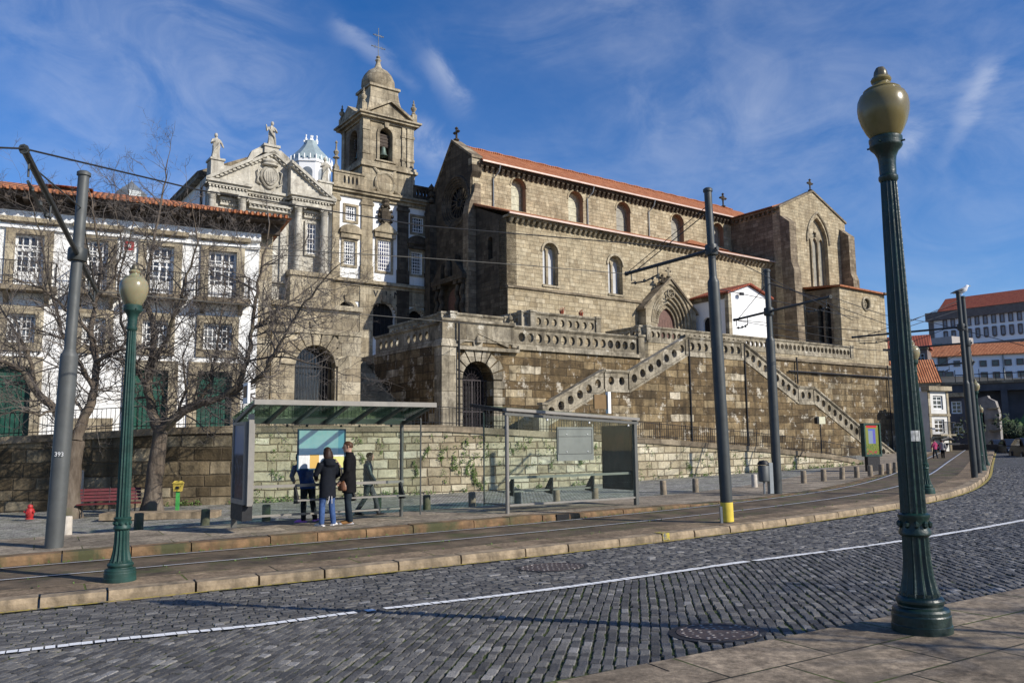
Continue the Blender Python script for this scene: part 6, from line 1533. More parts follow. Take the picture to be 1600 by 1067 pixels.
def street_lamp(label, base, mat, gmat, group, lean=(0, 0), H=4.48):
    e = empty('street_lamp', label, 'street lamp', base, 0, group); e.rotation_euler = (lean[0], lean[1], 0)
    k = H/4.48; S = lambda pr: [(r*k*.96, z*k) for r, z in pr]
    mb = MB(); mb.lathe(S([(.22, -.03), (.222, .0), (.222, .05), (.216, .055), (.216, .12), (.21, .13), (.21, .155), (.2, .17), (.165, .18), (.163, .19), (.17, .2), (.178, .215), (.178, .23), (.17, .245), (.155, .255), (.14, .258), (.14, .28)]), 40); b = mb.build('base_drum', mat, e, 24)
    fl = lambda a, i: 1-.17*abs(math.sin(7*a))**1.5
    n = 84
    mb = MB(); mb.lathe(S([(.15, .25), (.148, .27), (.135, .31), (.115, .40), (.102, .52), (.098, .72)]), n, mod=fl); mb.build('flared_pedestal', mat, e, 60)
    mb = MB(); mb.lathe(S([(.106, .70), (.12, .715), (.12, .735), (.111, .75), (.108, .79), (.111, .83), (.12, .845), (.12, .862), (.1, .875)]), 32)
    for q in range(10): a = 2*PI*q/10; mb.lathe(S([(0, -.03), (.022, -.012), (.022, .012), (0, .03)]), 6, (.108*k*math.cos(a), .108*k*math.sin(a), .79*k))
    mb.build('ornate_band', mat, e, 40)
    mb = MB(); mb.lathe(S([(.097, .87), (.095, 1.0), (.09, 1.6), (.082, 2.4), (.072, 3.1), (.064, 3.52)]), n, mod=fl); mb.build('fluted_column', mat, e, 60)
    mb = MB(); mb.lathe(S([(.064, 3.5), (.077, 3.52), (.077, 3.545), (.066, 3.56), (.068, 3.66), (.075, 3.71), (.095, 3.755), (.125, 3.785), (.132, 3.80), (.127, 3.825), (.132, 3.84), (.132, 3.865), (.11, 3.88)]), 32)
    for q in range(4): a = PI/4+PI*q/2; mb.tube([(.12*k*math.cos(a), .12*k*math.sin(a), 3.815*k), (.15*k*math.cos(a), .15*k*math.sin(a), 3.815*k)], .009, 5)
    mb.build('capital', mat, e, 35)
    mb = MB(); mb.lathe(S([(.10, 3.86), (.118, 3.88), (.15, 3.93), (.182, 4.0), (.201, 4.07), (.207, 4.13), (.2, 4.19), (.18, 4.235), (.152, 4.258), (.148, 4.262), (.146, 4.275), (.10, 4.29)]), 40); mb.build('globe', gmat, e, 50)
    mb = MB(); mb.lathe(S([(.145, 4.262), (.15, 4.275), (.13, 4.29), (.088, 4.305), (.072, 4.325), (.07, 4.34)]), 28); mb.lathe(S([(.06, 4.33), (.078, 4.345), (.084, 4.365), (.074, 4.385), (.055, 4.395)]), 28); mb.build('cap', gmat, e, 40)
    mb = MB(); mb.lathe(S([(.052, 4.39), (.055, 4.41), (.05, 4.44), (.033, 4.47), (0, 4.48)]), 16, mod=lambda a, i: 1+.05*math.sin(10*a)); mb.build('finial', knobm, e, 40)
    return e
def footpix(px, py):
    r = ray(px, py); d = 7.0
    for _ in range(80):
        p = EYE+r*d; d = .5*d+.5*(road_z(p[0], p[1], ROADW)+.083-EYE[2])/r[2]
    return EYE+r*d
LB = footpix(1441, 984); Ht = P(1375, 105, LB[1])[2]-LB[2]
print('lamp base', LB, 'H', Ht)
lean = math.atan2((P(1375, 105, LB[1])[0]-LB[0]), Ht)
L1 = street_lamp('tall dark green fluted lamp post with olive globe on the near paving slabs', LB, lampm, globem, 'green globe street lamps', (0, lean), Ht)
zb_ = P(1420, 681, LB[1])[2]-LB[2]; mb = MB(); vs = []
for z in (zb_-.045, zb_+.045):
    for q in range(9): a = -1.75+1.5*q/8; vs.append((.094*math.cos(a), .094*math.sin(a), z))
mb.mesh(vs, [(q, q+1, q+10, q+9) for q in range(8)]); mb.build('torn_sticker', plain('grey_sticker', (.3, .31, .31), .6, 0, .5, 30), L1)
L2B = gpix(187, 907, .0); Ht2 = P(211, 413, L2B[1])[2]-L2B[2]; print('lamp2', L2B, Ht2, P(211, 413, L2B[1])[0]-L2B[0])
street_lamp('green fluted lamp post with pale globe, before the red bench', L2B, lampm2, globem2, 'green globe street lamps', (0, math.atan2(P(211, 413, L2B[1])[0]-L2B[0], Ht2)), Ht2)
for (bx_, by, tx, ty, lab) in ((1449, 771, 1424, 531, 'green lamp post mostly hidden behind the nearest tall lamp'), (1534, 735, 1523, 592, 'far lamp post with its pale globe between two tram poles'), (1542, 727, 1531, 632, 'farthest lamp post, small globe beside the last tram pole')):
    q = gpix(bx_, by, .0); z = P(tx, ty, q[1]); street_lamp(lab, q, lampm2, globem2, 'green globe street lamps', (0, math.atan2(z[0]-q[0], z[2]-q[2])), z[2]-q[2])
# ================================================================== tram poles and wires
polem = plain('grey_pole_paint', (.085, .09, .088), .55, .2, .15, 3, .1, .4, dirt=((.06, .065, .062), .56))
poledk = plain('dark_pole_paint', (.042, .046, .045), .5, .2, .2, 3, .1, .4)
poledk2 = plain('dark_grey_pole_paint', (.055, .06, .059), .5, .2, .15, 3, .1, .4, dirt=((.04, .044, .042), .56))
porc = plain('pale_insulator', (.45, .45, .43), .4)
yel = plain('yellow_safety_paint', (.62, .47, .06), .5, 0, .15, 5)
POLES = {}
def tram_pole(key, label, bpx, tpx, r0, r1, stepf, mat, armz_px=None, arm=(0, 0), armr=.035, h0=0.0):
    b = gpix(*bpx, h0); tp = P(*tpx, b[1]); ln = math.atan2(tp[0]-b[0], tp[2]-b[2]); H = math.hypot(tp[2]-b[2], tp[0]-b[0])
    e = empty('tram_pole', label, 'tram pole', b, 0, 'tram wire poles'); e.rotation_euler = (0, ln, 0)
    mb = MB(); mb.lathe([(r0, -.1), (r0, H*stepf), (r0*.98, H*stepf+.03), (r1*1.05, H*stepf+.1), (r1, H*stepf+.14), (r1, H), (r1*1.25, H), (r1*1.25, H+.06), (r1*.8, H+.09), (0, H+.1)], 20); mb.build('mast', mat, e, 40)
    POLES[key] = (e, b, ln, H)
    if armz_px is not None:
        s, _ = kq([b[:2]]); nn = -knorm(s)[0]; z = P(bpx[0]+(tpx[0]-bpx[0])*(bpx[1]-armz_px)/(bpx[1]-tpx[1]), armz_px, b[1])[2]-b[2]
        xo = z*math.tan(ln)
        ends = []
        for q_ in arm:
            if q_ is None: ends.append(None); continue
            r_ = ray(*q_); p_ = EYE+r_*((b[2]+z-EYE[2])/r_[2]); ends.append(Vector((p_[0]-b[0]-xo, p_[1]-b[1], 0)))
        far_ = ends[1] if ends[1] is not None else -ends[0]
        c0 = Vector((xo, 0, z)); d = far_.normalized(); rot = Matrix.Rotation(-ln, 3, 'Y')
        arm = (-.2 if ends[0] is None else -ends[0].length, .2 if ends[1] is None else ends[1].length)
        mb = MB(); mb.tube([rot @ (c0+d*arm[0]), rot @ (c0+d*arm[1])], armr, 8)
        mb.lathe([(r1*1.6, z-.12), (r1*1.7, z-.08), (r1*1.7, z+.08), (r1*1.6, z+.12)], 14)
        for q in arm:
            if abs(q) > .3: mb.tube([rot @ (c0+d*(q-.06*np.sign(q))), rot @ (c0+d*q)], armr*1.35, 8)
        mb.build('cross_arm', poledk, e, 40)
        for q in arm:
            if abs(q) < .6: continue
            mb = MB(); zt = z+min(.9, H-z-.15); mb.tube([rot @ (Vector((zt*math.tan(ln), 0, zt))), rot @ (c0+d*(q*.88))], .012, 5); mb.build('stay_rod', poledk, e)
            mb = MB(); a0 = c0+d*(q*.93); a1 = c0+d*(q*.6); dn = Vector((0, 0, -.28))
            mb.tube([rot @ a0, rot @ (a0+dn*.8)], .014, 5); mb.tube([rot @ a1, rot @ (a1+dn)], .014, 5); mb.tube([rot @ (a0+dn), rot @ a0.lerp(a1, .5)+dn*1.15, rot @ (a1+dn*.85)], .02, 5)
            for t in (.15, .5, .8): mb.lathe([(0, -.05), (.035, -.02), (.035, .02), (0, .05)], 6, rot @ (a0.lerp(a1, t)+dn*1.05))
            mb.build('wire_hanger', poledk, e)
        return e, Vector(b)+c0+d*arm[0], Vector(b)+c0+d*arm[1]
    return e, None, None
pL, aL0, aL1 = tram_pole('left', 'grey tram pole with a long bracket arm and white number, left of the bench', (84, 856), (131, 275), .155, .1, .5, polem, 398, ((32, 232), (150, 455)), .045, .14)
pM, aM0, aM1 = tram_pole('mid', 'dark tram pole with a yellow painted foot on the island kerb', (1137, 816), (1106, 300), .13, .085, .715, poledk2, 391, (None, (978, 428)), .045)
pR, aR0, aR1 = tram_pole('right', 'tram pole with a two-sided cross arm beside the litter bin', (1215, 769), (1198, 425), .14, .09, .68, poledk2, 487, ((1347, 472), (1147, 500)), .04, .05)
pF, aF0, aF1 = tram_pole('far', 'first far tram pole at the street bend, with cross arm', (1523, 746), (1497, 458), .115, .08, .5, poledk, 511, (None, (1331, 527)), .04)
pG, aG0, aG1 = tram_pole('far2', 'second far tram pole, with a white gull on its top', (1530, 739), (1504, 466), .115, .095, .5, poledk, 536, (None, (1380, 547)), .04)
pH, aH0, aH1 = tram_pole('far3', 'third far tram pole, shorter in view behind the gull pole', (1537, 733), (1513, 538), .115, .08, .5, poledk, 566, (None, (1461, 571)), .04)
mb = MB(); mb.lathe([(.133, .02), (.134, .03), (.134, .42), (.133, .43)], 20); 
mb.v = [v for v in mb.v]; y_ = mb.build('yellow_foot_band', yel, pM, 40)
mb = MB(); mb.box(-.17, -.12, -.1, -.02, 0, .35); mb.build('cable_cover', M['zinc'], pM)
cu = bpy.data.curves.new('number_plate', 'FONT'); cu.body = '393'; cu.size = .11; cu.extrude = .002; cu.align_x = 'CENTER'; cu.materials.append(M['white_paint'])
def bake_text(cu, name, parent):
    o = bpy.data.objects.new(name+'_tmp', cu); COL.objects.link(o); dg = bpy.context.evaluated_depsgraph_get(); me = bpy.data.meshes.new_from_object(o.evaluated_get(dg)); bpy.data.objects.remove(o)
    n = bpy.data.objects.new(name, me); COL.objects.link(n); n.parent = parent; return n
o = bake_text(cu, 'number_plate', pL); bz = P(94, 708, POLES['left'][1][1])[2]-POLES['left'][1][2]; o.location = (-.02+.07, -.168, bz-.05); o.rotation_euler = (PI/2, 0, .1)
# replace the carved letters by a mesh
old = bpy.data.objects.get('carved_letters')
if old:
    par, loc, rot = old.parent, old.location.copy(), old.rotation_euler.copy(); c_ = old.data; bpy.data.objects.remove(old); o = bake_text(c_, 'carved_letters', par); o.location = loc; o.rotation_euler = rot
# bracket fittings of the left arm
mb = MB(); 
wirem = plain('dark_wire', (.035, .035, .035), .5, .4)
wirep = plain('weathered_wire', (.12, .115, .1), .5, .3)
NW = [0]
def wire(label, pts, r=.011, sag=0.0, mat=None):
    mb = MB(); q = []
    for a, b in zip(pts[:-1], pts[1:]):
        a, b = Vector(a), Vector(b)
        for i in range(10): t = i/10; p = a.lerp(b, t); p.z -= sag*4*t*(1-t); q.append(p)
    q.append(Vector(pts[-1])); mb.tube(q, r, 5)
    return tag(mb.build('overhead_wire', mat or wirem), label, 'wire', 'tram wires')
midtop = P(1108, 391, POLES['mid'][1][1])
wire('thick wire from the left bracket arm tip to the yellow-footed tram pole', [P(-60, 229, 9.0), aL0, P(309, 297, 12.2), P(660, 353, 15.2), midtop], .013)
wire('pale wire crossing the bell tower church windows to the bracket arm', [P(122, 372, 15.4), P(528, 395, 16.5), P(660, 403, 17.5), P(812, 414, 18.6), aM1], .010, 0, wirep)
wire('pale wire passing low in front of the arched church door', [aL1, P(330, 472, 18.8), P(554, 490, 19.0), P(705, 502, 20), P(1000, 437, 20.6)], .010, 0, wirep) if False else wire('pale wire passing low in front of the arched church door', [aL1, P(330, 472, 21), P(554, 490, 26), P(705, 503, 32), P(760, 507, 40.5)], .012, 0, wirep)
wire('thin stay wire above the bracket of the yellow-footed tram pole', [aM1, P(1105, 322, POLES['mid'][1][1])], .009)
wire('wire slanting down from the mid pole top over the transept wall', [P(1107, 385, 17.4), P(1160, 413, 18.5), P(1332, 500, 24.5)], .010)
wire('wire from the white chapel roof line to the lamp nearest the street', [P(1125, 452, 22), P(1200, 468, 25.8), P(1345, 498, 30)], .012)
wire('wire from the two-sided tram pole to the far pole top', [P(1198, 440, POLES['right'][1][1]), P(1400, 512, 28.5), P(1497, 470, POLES['far'][1][1])], .012)
wire('lower wire between the two-sided tram pole and the far poles', [aR1, P(1390, 520, 28.0), P(1500, 484, POLES['far2'][1][1])], .012)
wire('wire crossing low before the round chapel window', [aR0, P(1380, 492, 25), P(1460, 505, 27.5), P(1600, 540, 22)], .010)
wire('long wire past the transept from the left side of the cross arm', [aR1, P(1330, 533, 29), P(1400, 531, 29.5), aF1], .012)
wire('wire sagging along the terrace parapet to the far cross arm', [P(1210, 523, 26), P(1340, 545, 29), P(1420, 551, 30.5), aG1], .012)
# gull
e = empty('gull', 'white gull perched on top of the second far tram pole', 'bird', P(1503, 465, POLES['far2'][1][1]+.02)); e.location.z += .12
gm = plain('white_feathers', (.8, .8, .8), .7); gd = plain('grey_feathers', (.12, .125, .13), .7)
mb = MB(); mb.tube([(-.28, 0, .06), (-.16, 0, .1), (0, 0, .14), (.12, 0, .2), (.17, 0, .28), (.2, 0, .31), (.25, 0, .31)], [.015, .06, .1, .09, .06, .055, .02], 10); mb.tube([(0, .03, .06), (0, .03, -.02)], .01, 5); mb.tube([(0, -.03, .06), (0, -.03, -.02)], .01, 5); mb.build('body', gm, e, 80)
for sg in (-1, 1):
    mb = MB(); mb.tube([(-.36, sg*.04, .07), (-.2, sg*.085, .12), (0, sg*.1, .17), (.08, sg*.07, .19)], [.01, .035, .045, .02], 8); mb.build('wing', gd, e, 80)
mb = MB(); mb.tube([(.24, 0, .31), (.31, 0, .295)], [.018, .006], 6); mb.build('beak', yel, e)
e.rotation_euler = (0, 0, -.3); e.scale = (1.15, 1.15, 1.15)
# ================================================================== bollards
bst = plain('grey_brown_stone', (.235, .19, .135), .9, 0, .3, 8, .7, dirt=((.1, .08, .055), .55)); bpale = plain('pale_stone', (.5, .45, .38), .9, 0, .2, 8, .5, dirt=((.3, .26, .2), .6))
bmoss = plain('mossy_dark_stone', (.1, .095, .06), .9, 0, .4, 8, .7, dirt=((.07, .085, .03), .5))
BL = [(104, 839, 806, 1, 'pale stone bollard beside the grey tram pole foot'), (216, 831, 801, 2, 'mossy stone bollard behind the left green lamp post'), (320, 824, 795, 2, 'dark stone bollard left of the first bus shelter advert panel'),
      (416, 815, 789, 2, 'dark bollard seen through the first shelter glass at its left end'), (590, 797, 779, 2, 'mossy bollard seen through the first shelter glass at its right end'), (667, 800, 773, 2, 'mossy bollard just outside the right end of the first shelter'),
      (738, 794, 768, 0, 'brown bollard standing in the gap between the two shelters'), (809, 786, 763, 0, 'bollard behind the second shelter glass, beside its left post'), (870, 784, 763, 0, 'bollard behind the second shelter glass, under the middle bench bracket'), (930, 781, 760, 0, 'bollard behind the second shelter glass, under the right bench bracket'),
      (1037, 772, 750, 0, 'bollard just right of the second shelter'), (1087, 768, 747, 0, 'bollard left of the tram pole with the yellow foot'), (1179, 760, 741, 1, 'pale bollard left of the litter bin'), (1256, 754, 735, 0, 'first bollard right of the two-sided tram pole'),
      (1287, 751, 732.5, 0, 'second bollard right of the two-sided tram pole'), (1316, 748, 730, 0, 'third bollard right of the two-sided tram pole'), (1339, 745.5, 728.5, 0, 'bollard below the left edge of the poster stand'), (1360, 743.5, 726.5, 0, 'bollard in front of the poster stand foot'),
      (1377, 741, 725, 0, 'bollard at the right edge of the poster stand'), (1389, 739.5, 723.5, 0, 'second bollard left of the nearest tall lamp'), (1399, 737.5, 722, 0, 'bollard touching the outline of the nearest tall lamp, left of it')]
for px_, yb, yt, mi, lab in BL:
    b = gpix(px_, yb-1, .04); H = max(.4, min(.62, P(px_, yt, b[1])[2]-b[2])); r = .1
    mb = MB(); mb.lathe([(r*1.04, -.1), (r*1.02, .05), (r, H*.5), (r*.98, H-.03), (r*.9, H-.005), (r*.6, H)], 18)
    o = mb.build('bollard', (bst, bpale, bmoss)[mi], None, 40, tuple(map(float, b))); o.rotation_euler = (random.gauss(0, .02), random.gauss(0, .02), random.random()*6); tag(o, lab, 'bollard', 'stone bollards along the platform')
# ================================================================== bench, hydrant, yellow post, bin, box
redb = plain('dark_red_bench_paint', (.085, .01, .013), .5, 0, .25, 5, .2)
ms_, mq_ = kq([gpix(1044, 834, 0)[:2]]); mc_ = kat(ms_[0]); mb = MB(); strip(mb, ms_[0]-.09, ms_[0]+.09, .09, [-.25, .0, .012], lambda x, y, q, s: G(x, y)+(.012 if q < .01 else -.12)); kind(mb.build('yellow_kerb_mark', M['yellow_mark']), 'structure')
b0 = gpix(118, 808, .04); b1 = gpix(206, 803, .04); d = b1-b0; L = math.hypot(d[0], d[1]); e = empty('park_bench', 'red slatted bench with black iron legs by the dark wall', 'bench', b0, math.atan2(d[1], d[0])); L = 2.0; e.scale = (.8, .8, .74)
mb = MB()
for k in range(3): mb.box(0, L, -.02+k*.14, .1+k*.14, .42+.005*k, .455+.005*k)
mb.build('seat', redb, e)
mb = MB()
for k in range(4): z = .53+k*.12; y = .44+k*.055; mb.hexa([(0, y, z), (L, y, z), (L, y+.035, z), (0, y+.035, z)], [(0, y+.04, z+.09), (L, y+.04, z+.09), (L, y+.075, z+.09), (0, y+.075, z+.09)])
mb.build('backrest', redb, e)
for x in (.18, L/2, L-.18):
    mb = MB(); mb.tube([(x, -.02, 0), (x, .05, .2), (x, .0, .4), (x, .4, .41), (x, .5, .6), (x, .68, 1.02)], .025, 6); mb.tube([(x, .5, 0), (x, .42, .2), (x, .4, .41)], .025, 6); mb.tube([(x, .02, .12), (x, .24, .2), (x, .46, .12)], .018, 6); mb.build('leg', M['iron'], e)
q = gpix(46, 811, .04); e = empty('fire_hydrant', 'squat red fire hydrant at the foot of the dark wall', 'hydrant', q); e.scale = (.8, .8, .82)
mb = MB(); mb.lathe([(.13, 0), (.13, .03), (.09, .05), (.12, .1), (.135, .25), (.12, .33), (.07, .36), (.09, .4), (.07, .46), (0, .49)], 14); mb.build('body', redp, e, 40)
for a in (0, PI): mb = MB(); mb.tube([(.1*math.cos(a), -.03, .24), (.17*math.cos(a), -.05, .24)], .04, 8); mb.build('outlet', redp, e)
mb = MB(); mb.tube([(0, -.1, .22), (0, -.16, .22)], .05, 8); mb.build('outlet', redp, e)
grn = plain('bright_green_paint', (.06, .32, .07), .5, 0, .2, 5); yl2 = plain('yellow_plastic', (.5, .37, .06), .55, 0, .25, 9, dirt=((.2, .16, .06), .55))
q = gpix(277, 797, .14); e = empty('post_box', 'small yellow box on a bright green post against the wall', 'post box', q, .2); e.scale = (.86, .86, .86)
mb = MB(); mb.box(-.055, .055, -.04, .04, 0, .62); mb.build('post', grn, e)
mb = MB(); mb.hexa([(-.12, -.09, .6), (.12, -.09, .6), (.12, .09, .6), (-.12, .09, .6)], [(-.15, -.11, .85), (.15, -.11, .85), (.15, .11, .85), (-.15, .11, .85)]); mb.hexa([(-.17, -.13, .85), (.17, -.13, .85), (.17, .13, .85), (-.17, .13, .85)], [(-.1, -.08, .93), (.1, -.08, .93), (.1, .08, .93), (-.1, .08, .93)]); bx = mb.build('box', yl2, e)
mb = MB(); mb.box(-.05, .04, -.125, -.1, .68, .76); mb.build('slot', M['iron'], bx)
q = gpix(110, 806, .04); mb = MB(); mb.box(-.13, .13, 0, .12, -.05, 1.28)
q = P(118, 802, 25.0); o = mb.build('stone_slab', bpale, loc=tuple(map(float, q))); tag(o, 'upright pale stone slab leaning on the dark wall behind the bench end', 'stone slab')
q = gpix(1201, 771, .05); e = empty('litter_bin', 'dark litter bin on a grey metal post beside the tram pole', 'litter bin', q, .45)
mb = MB(); mb.box(.02, .16, -.06, .06, 0, .92); mb.build('post', M['zinc'], e)
mb = MB(); mb.lathe([(.13, .36), (.16, .38), (.165, .82), (.15, .84), (.15, .8), (.12, .42)], 18, (-.16, 0, 0)); mb.build('bin_body', polem, e, 40)
mb = MB(); mb.lathe([(.17, .86), (.17, .9), (.12, .98), (.0, 1.0)], 18, (-.16, 0, 0)); mb.tube([(-.3, 0, .8), (-.3, 0, .9)], .012, 5); mb.tube([(-.02, 0, .8), (-.02, 0, .9)], .012, 5); mb.build('bin_hood', M['iron'], e, 40)
mb = MB(); mb.tube([(-.16, 0, 0), (-.16, 0, .37)], .03, 8); mb.build('leg', M['zinc'], e)
# litter: fixed light box on a thin post behind the railing
pbx = P(1284, 708, 43.5); e = empty('light_box_post', 'small cream lamp box on a thin black post in front of the stair wall', 'floodlight', pbx, .3); zt = P(1283, 657, 43.5)[2]-pbx[2]
mb = MB(); mb.tube([(0, 0, -.3), (0, 0, zt-.15)], .03, 6); mb.build('post', M['iron'], e)
mb = MB(); mb.box(-.16, .22, -.15, .15, zt-.18, zt+.2); bx = mb.build('lamp_box', plain('cream_box_paint', (.62, .6, .42), .5), e); mb = MB(); mb.box(-.26, -.165, -.13, .13, zt-.16, zt+.16); mb.build('box_back', M['iron'], bx)
# poster stand
pst = NT('festival_poster'); cs = pst.n('SeparateXYZ'); pst.put(cs.inputs[0], pst.co('Generated')); gx_, gz_ = cs.outputs[0], cs.outputs[2]
cc = pst.mix(pst.mr(gz_, .0, 1), (.16, .19, .03), (.2, .22, .05))
def band(a, x0, x1): return pst.math('MULTIPLY', pst.math('GREATER_THAN', a, x0), pst.math('LESS_THAN', a, x1))
cc = pst.mix(pst.math('MULTIPLY', pst.math('LESS_THAN', gz_, .34), pst.mr(pst.noise(16, 3, .6), .52, .56)), cc, (.04, .1, .03))
cc = pst.mix(pst.math('MULTIPLY', pst.math('LESS_THAN', gz_, .26), pst.mr(pst.noise(7, 2, .5), .6, .63)), cc, (.3, .05, .05))
cc = pst.mix(pst.math('MULTIPLY', band(gz_, .36, .82), band(gx_, .25, .72)), cc, (.19, .24, .34))
cc = pst.mix(pst.math('MULTIPLY', band(gz_, .36, .80), band(gx_, .56, .74)), cc, (.1, .1, .4))
cc = pst.mix(pst.math('MULTIPLY', band(gz_, .8, .86), band(gx_, .25, .74)), cc, (.07, .12, .4))
cc = pst.mix(pst.math('MULTIPLY', band(gz_, .9, .97), band(gx_, .12, .85)), cc, (.5, .02, .03))
postm = pst.fin(cc, .25)
q = gpix(1364, 735, .03); e = empty('poster_stand', 'green framed poster stand with a yellow and green poster', 'poster stand', q, .35); d_ = q[1]; sc = d_/1277
zb_, zt_ = P(1362, 713, d_)[2]-q[2], P(1360, 661, d_)[2]-q[2]; hw = 16*sc*1.02
mb = MB(); mb.wall(rect(-hw, hw, zb_, zt_), [rect(-hw+.07, hw-.07, zb_+.1, zt_-.07)], -.12, .12); mb.box(-hw+.05, hw-.05, .0, .1, zb_+.05, zt_-.05); mb.build('frame', lampm2, e)
mb = MB(); mb.box(-hw+.07, hw-.07, -.07, -.05, zb_+.1, zt_-.07); mb.build('poster', postm, e)
mb = MB(); mb.box(-hw*.72, hw*.72, -.1, .1, -.1, zb_-.002); mb.build('foot', M['iron'], e)
# manhole covers
mh = NT('rusty_cast_iron_cover'); dots = mh.n('TexVoronoi'); dots.inputs['Scale'].default_value = 13; mh.put(dots.inputs['Vector'], mh.co()); dots.inputs['Randomness'].default_value = .35
dk = mh.mr(dots.outputs['Distance'], .14, .3, 1, 0); mc = mh.mix(dk, (.06, .042, .036), (.5, .45, .4)); mhm = mh.fin(mh.mix(mh.mr(mh.noise(6, 5), .5, .7), mc, (.045, .035, .03)), .6, 0, mh.bump(dk, .8, .01), .5)
for (x, y, r, lab) in ((1120, 988, .36, 'studded iron manhole cover in the near lane, close to the paving slabs'), (862, 886, .5, 'worn manhole cover in the far lane, near the island kerb')):
    q = roadpix(x, y, .0); e = empty('manhole_cover', lab, 'manhole cover', (q[0], q[1], q[2]+.006)); mb = MB(); mb.lathe([(r, -.03), (r, .006), (r*.9, .008), (r*.89, .002), (0, .002)], 36); o = mb.build('lid', mhm, e, 40); mb = MB(); mb.lathe([(r+.07, -.03), (r+.07, .0), (r+.01, .002), (r+.01, -.02)], 36); mb.build('rim', M['iron'], e, 40)
    # follow the cross fall of the road
    dx = (road_z(q[0]+.3, q[1], kq([[q[0]+.3, q[1]]])[1][0])-road_z(q[0]-.3, q[1], kq([[q[0]-.3, q[1]]])[1][0]))/.6; dy = (road_z(q[0], q[1]+.3, kq([[q[0], q[1]+.3]])[1][0])-road_z(q[0], q[1]-.3, kq([[q[0], q[1]-.3]])[1][0]))/.6
    e.rotation_euler = (math.atan(dy), -math.atan(dx), 0)
# ================================================================== bus shelters
def glassm(name, tint, gloss=.05, rough=.02, body=(.5, .6, .55), haze=.006):
    t = NT(name); tr = t.n('BsdfTransparent'); tr.inputs[0].default_value = (*tint, 1); gs = t.n('BsdfGlossy'); gs.inputs['Roughness'].default_value = rough; df = t.n('BsdfDiffuse'); df.inputs[0].default_value = (*body, 1)
    fr = t.n('LayerWeight'); fr.inputs[0].default_value = .5
    m0 = t.n('MixShader'); m0.inputs[0].default_value = haze; t.t.links.new(tr.outputs[0], m0.inputs[1]); t.t.links.new(df.outputs[0], m0.inputs[2])
    m1 = t.n('MixShader'); t.put(m1.inputs[0], t.math('ADD', t.math('MULTIPLY', t.math('POWER', fr.outputs['Facing'], 3.0), .35), gloss*.3)); t.t.links.new(m0.outputs[0], m1.inputs[1]); t.t.links.new(gs.outputs[0], m1.inputs[2]); t.t.links.new(m1.outputs[0], t.out.inputs[0]); return t.m
GLS = glassm('shelter_glass', (.9, .95, .93)); GLR = glassm('green_roof_glass', (.52, .68, .6), .12, .1, (.12, .24, .18), .1)
shm = plain('grey_green_shelter_steel', (.115, .115, .105), .45, .3, .12, 4); shl = plain('pale_shelter_steel', (.24, .225, .2), .45, .3, .1, 4)
mapm = NT('city_map_print'); s_ = mapm.n('SeparateXYZ'); mapm.put(s_.inputs[0], mapm.co('Generated')); mx, mz = s_.outputs[0], s_.outputs[2]
def mband(a, x0, x1): return mapm.math('MULTIPLY', mapm.math('GREATER_THAN', a, x0), mapm.math('LESS_THAN', a, x1))
vor = mapm.n('TexVoronoi', feature='DISTANCE_TO_EDGE'); vor.inputs['Scale'].default_value = 9; mapm.put(vor.inputs['Vector'], mapm.co())
mcol = mapm.mix(mapm.mr(vor.outputs[0], .0, .05, .7, 0), mapm.ramp(mapm.noise(6, 4), [(.35, (.55, .78, .82)), (.65, (.7, .87, .89))]), (.72, .8, .8))
lower = mapm.math('LESS_THAN', mz, .36); mcol = mapm.mix(lower, mcol, (.72, .73, .72)); txt = mapm.math('MULTIPLY', lower, mapm.math('MULTIPLY', mapm.math('GREATER_THAN', mapm.math('SINE', mapm.math('MULTIPLY', mz, 190)), .3), mapm.math('GREATER_THAN', mapm.noise(20, 2, .5, mapm.map((1, 1, .2))), .5)))
mcol = mapm.mix(mapm.math('MULTIPLY', txt, .5), mcol, (.25, .28, .32)); mcol = mapm.mix(mapm.math('MULTIPLY', lower, mband(mx, .24, .44)), mcol, (.62, .4, .12)); mcol = mapm.mix(mapm.math('MULTIPLY', mapm.math('LESS_THAN', mz, .3), mapm.math('GREATER_THAN', mx, .72)), mcol, (.6, .6, .22))
mcol = mapm.mix(mapm.math('MULTIPLY', mapm.math('GREATER_THAN', mz, .36), mapm.math('GREATER_THAN', mx, .86)), mcol, (.3, .6, .72)); mapmat = mapm.fin(mcol, .3)
adm = NT('dark_scuffed_panel_glass'); ac = adm.ramp(adm.noise(1.6, 6, .7, adm.map((1.2, 1.2, .5))), [(.35, (.012, .018, .022)), (.55, (.03, .04, .045)), (.7, (.085, .05, .05)), (.85, (.05, .09, .1))]); adm.fin(ac, .5, 0, None, .25); adm = adm.m
advm = NT('blue_grey_advert_print'); sx_ = advm.n('SeparateXYZ'); advm.put(sx_.inputs[0], advm.co('Generated')); ac = advm.mix(advm.mr(sx_.outputs[2], .58, .62), (.014, .02, .034), (.2, .24, .33)); ac = advm.mix(advm.mr(advm.noise(9, 6, .75), .5, .66, 0, .7), ac, (.16, .2, .27)); advm.fin(ac, .3, 0, None, .4); advm = advm.m
f0 = gpix(627, 807, .14); f1 = gpix(365, 828, .14); dv = f0-f1; LS = math.hypot(dv[0], dv[1]); A1 = math.atan2(dv[1], dv[0]); print('shelter1', LS, math.degrees(A1))
S1 = Frame(f0, A1); e = empty('bus_shelter', 'glass tram shelter with people waiting, blue map panel and green glass roof', 'bus shelter', f0, A1, 'bus shelters')
zf0 = S1.px(380, 652, 0)[1]; zr0 = S1.px(625, 656, 0)[1]; zback = .5*(zf0+zr0); DF = -1.55; zfr = .5*(S1.px(400, 624, DF)[1]+S1.px(678, 636, DF)[1]); xr_ = S1.px(679, 636, DF)[0]; xl_ = S1.px(397, 624, DF)[0]; print(zback, zfr, xr_, xl_)
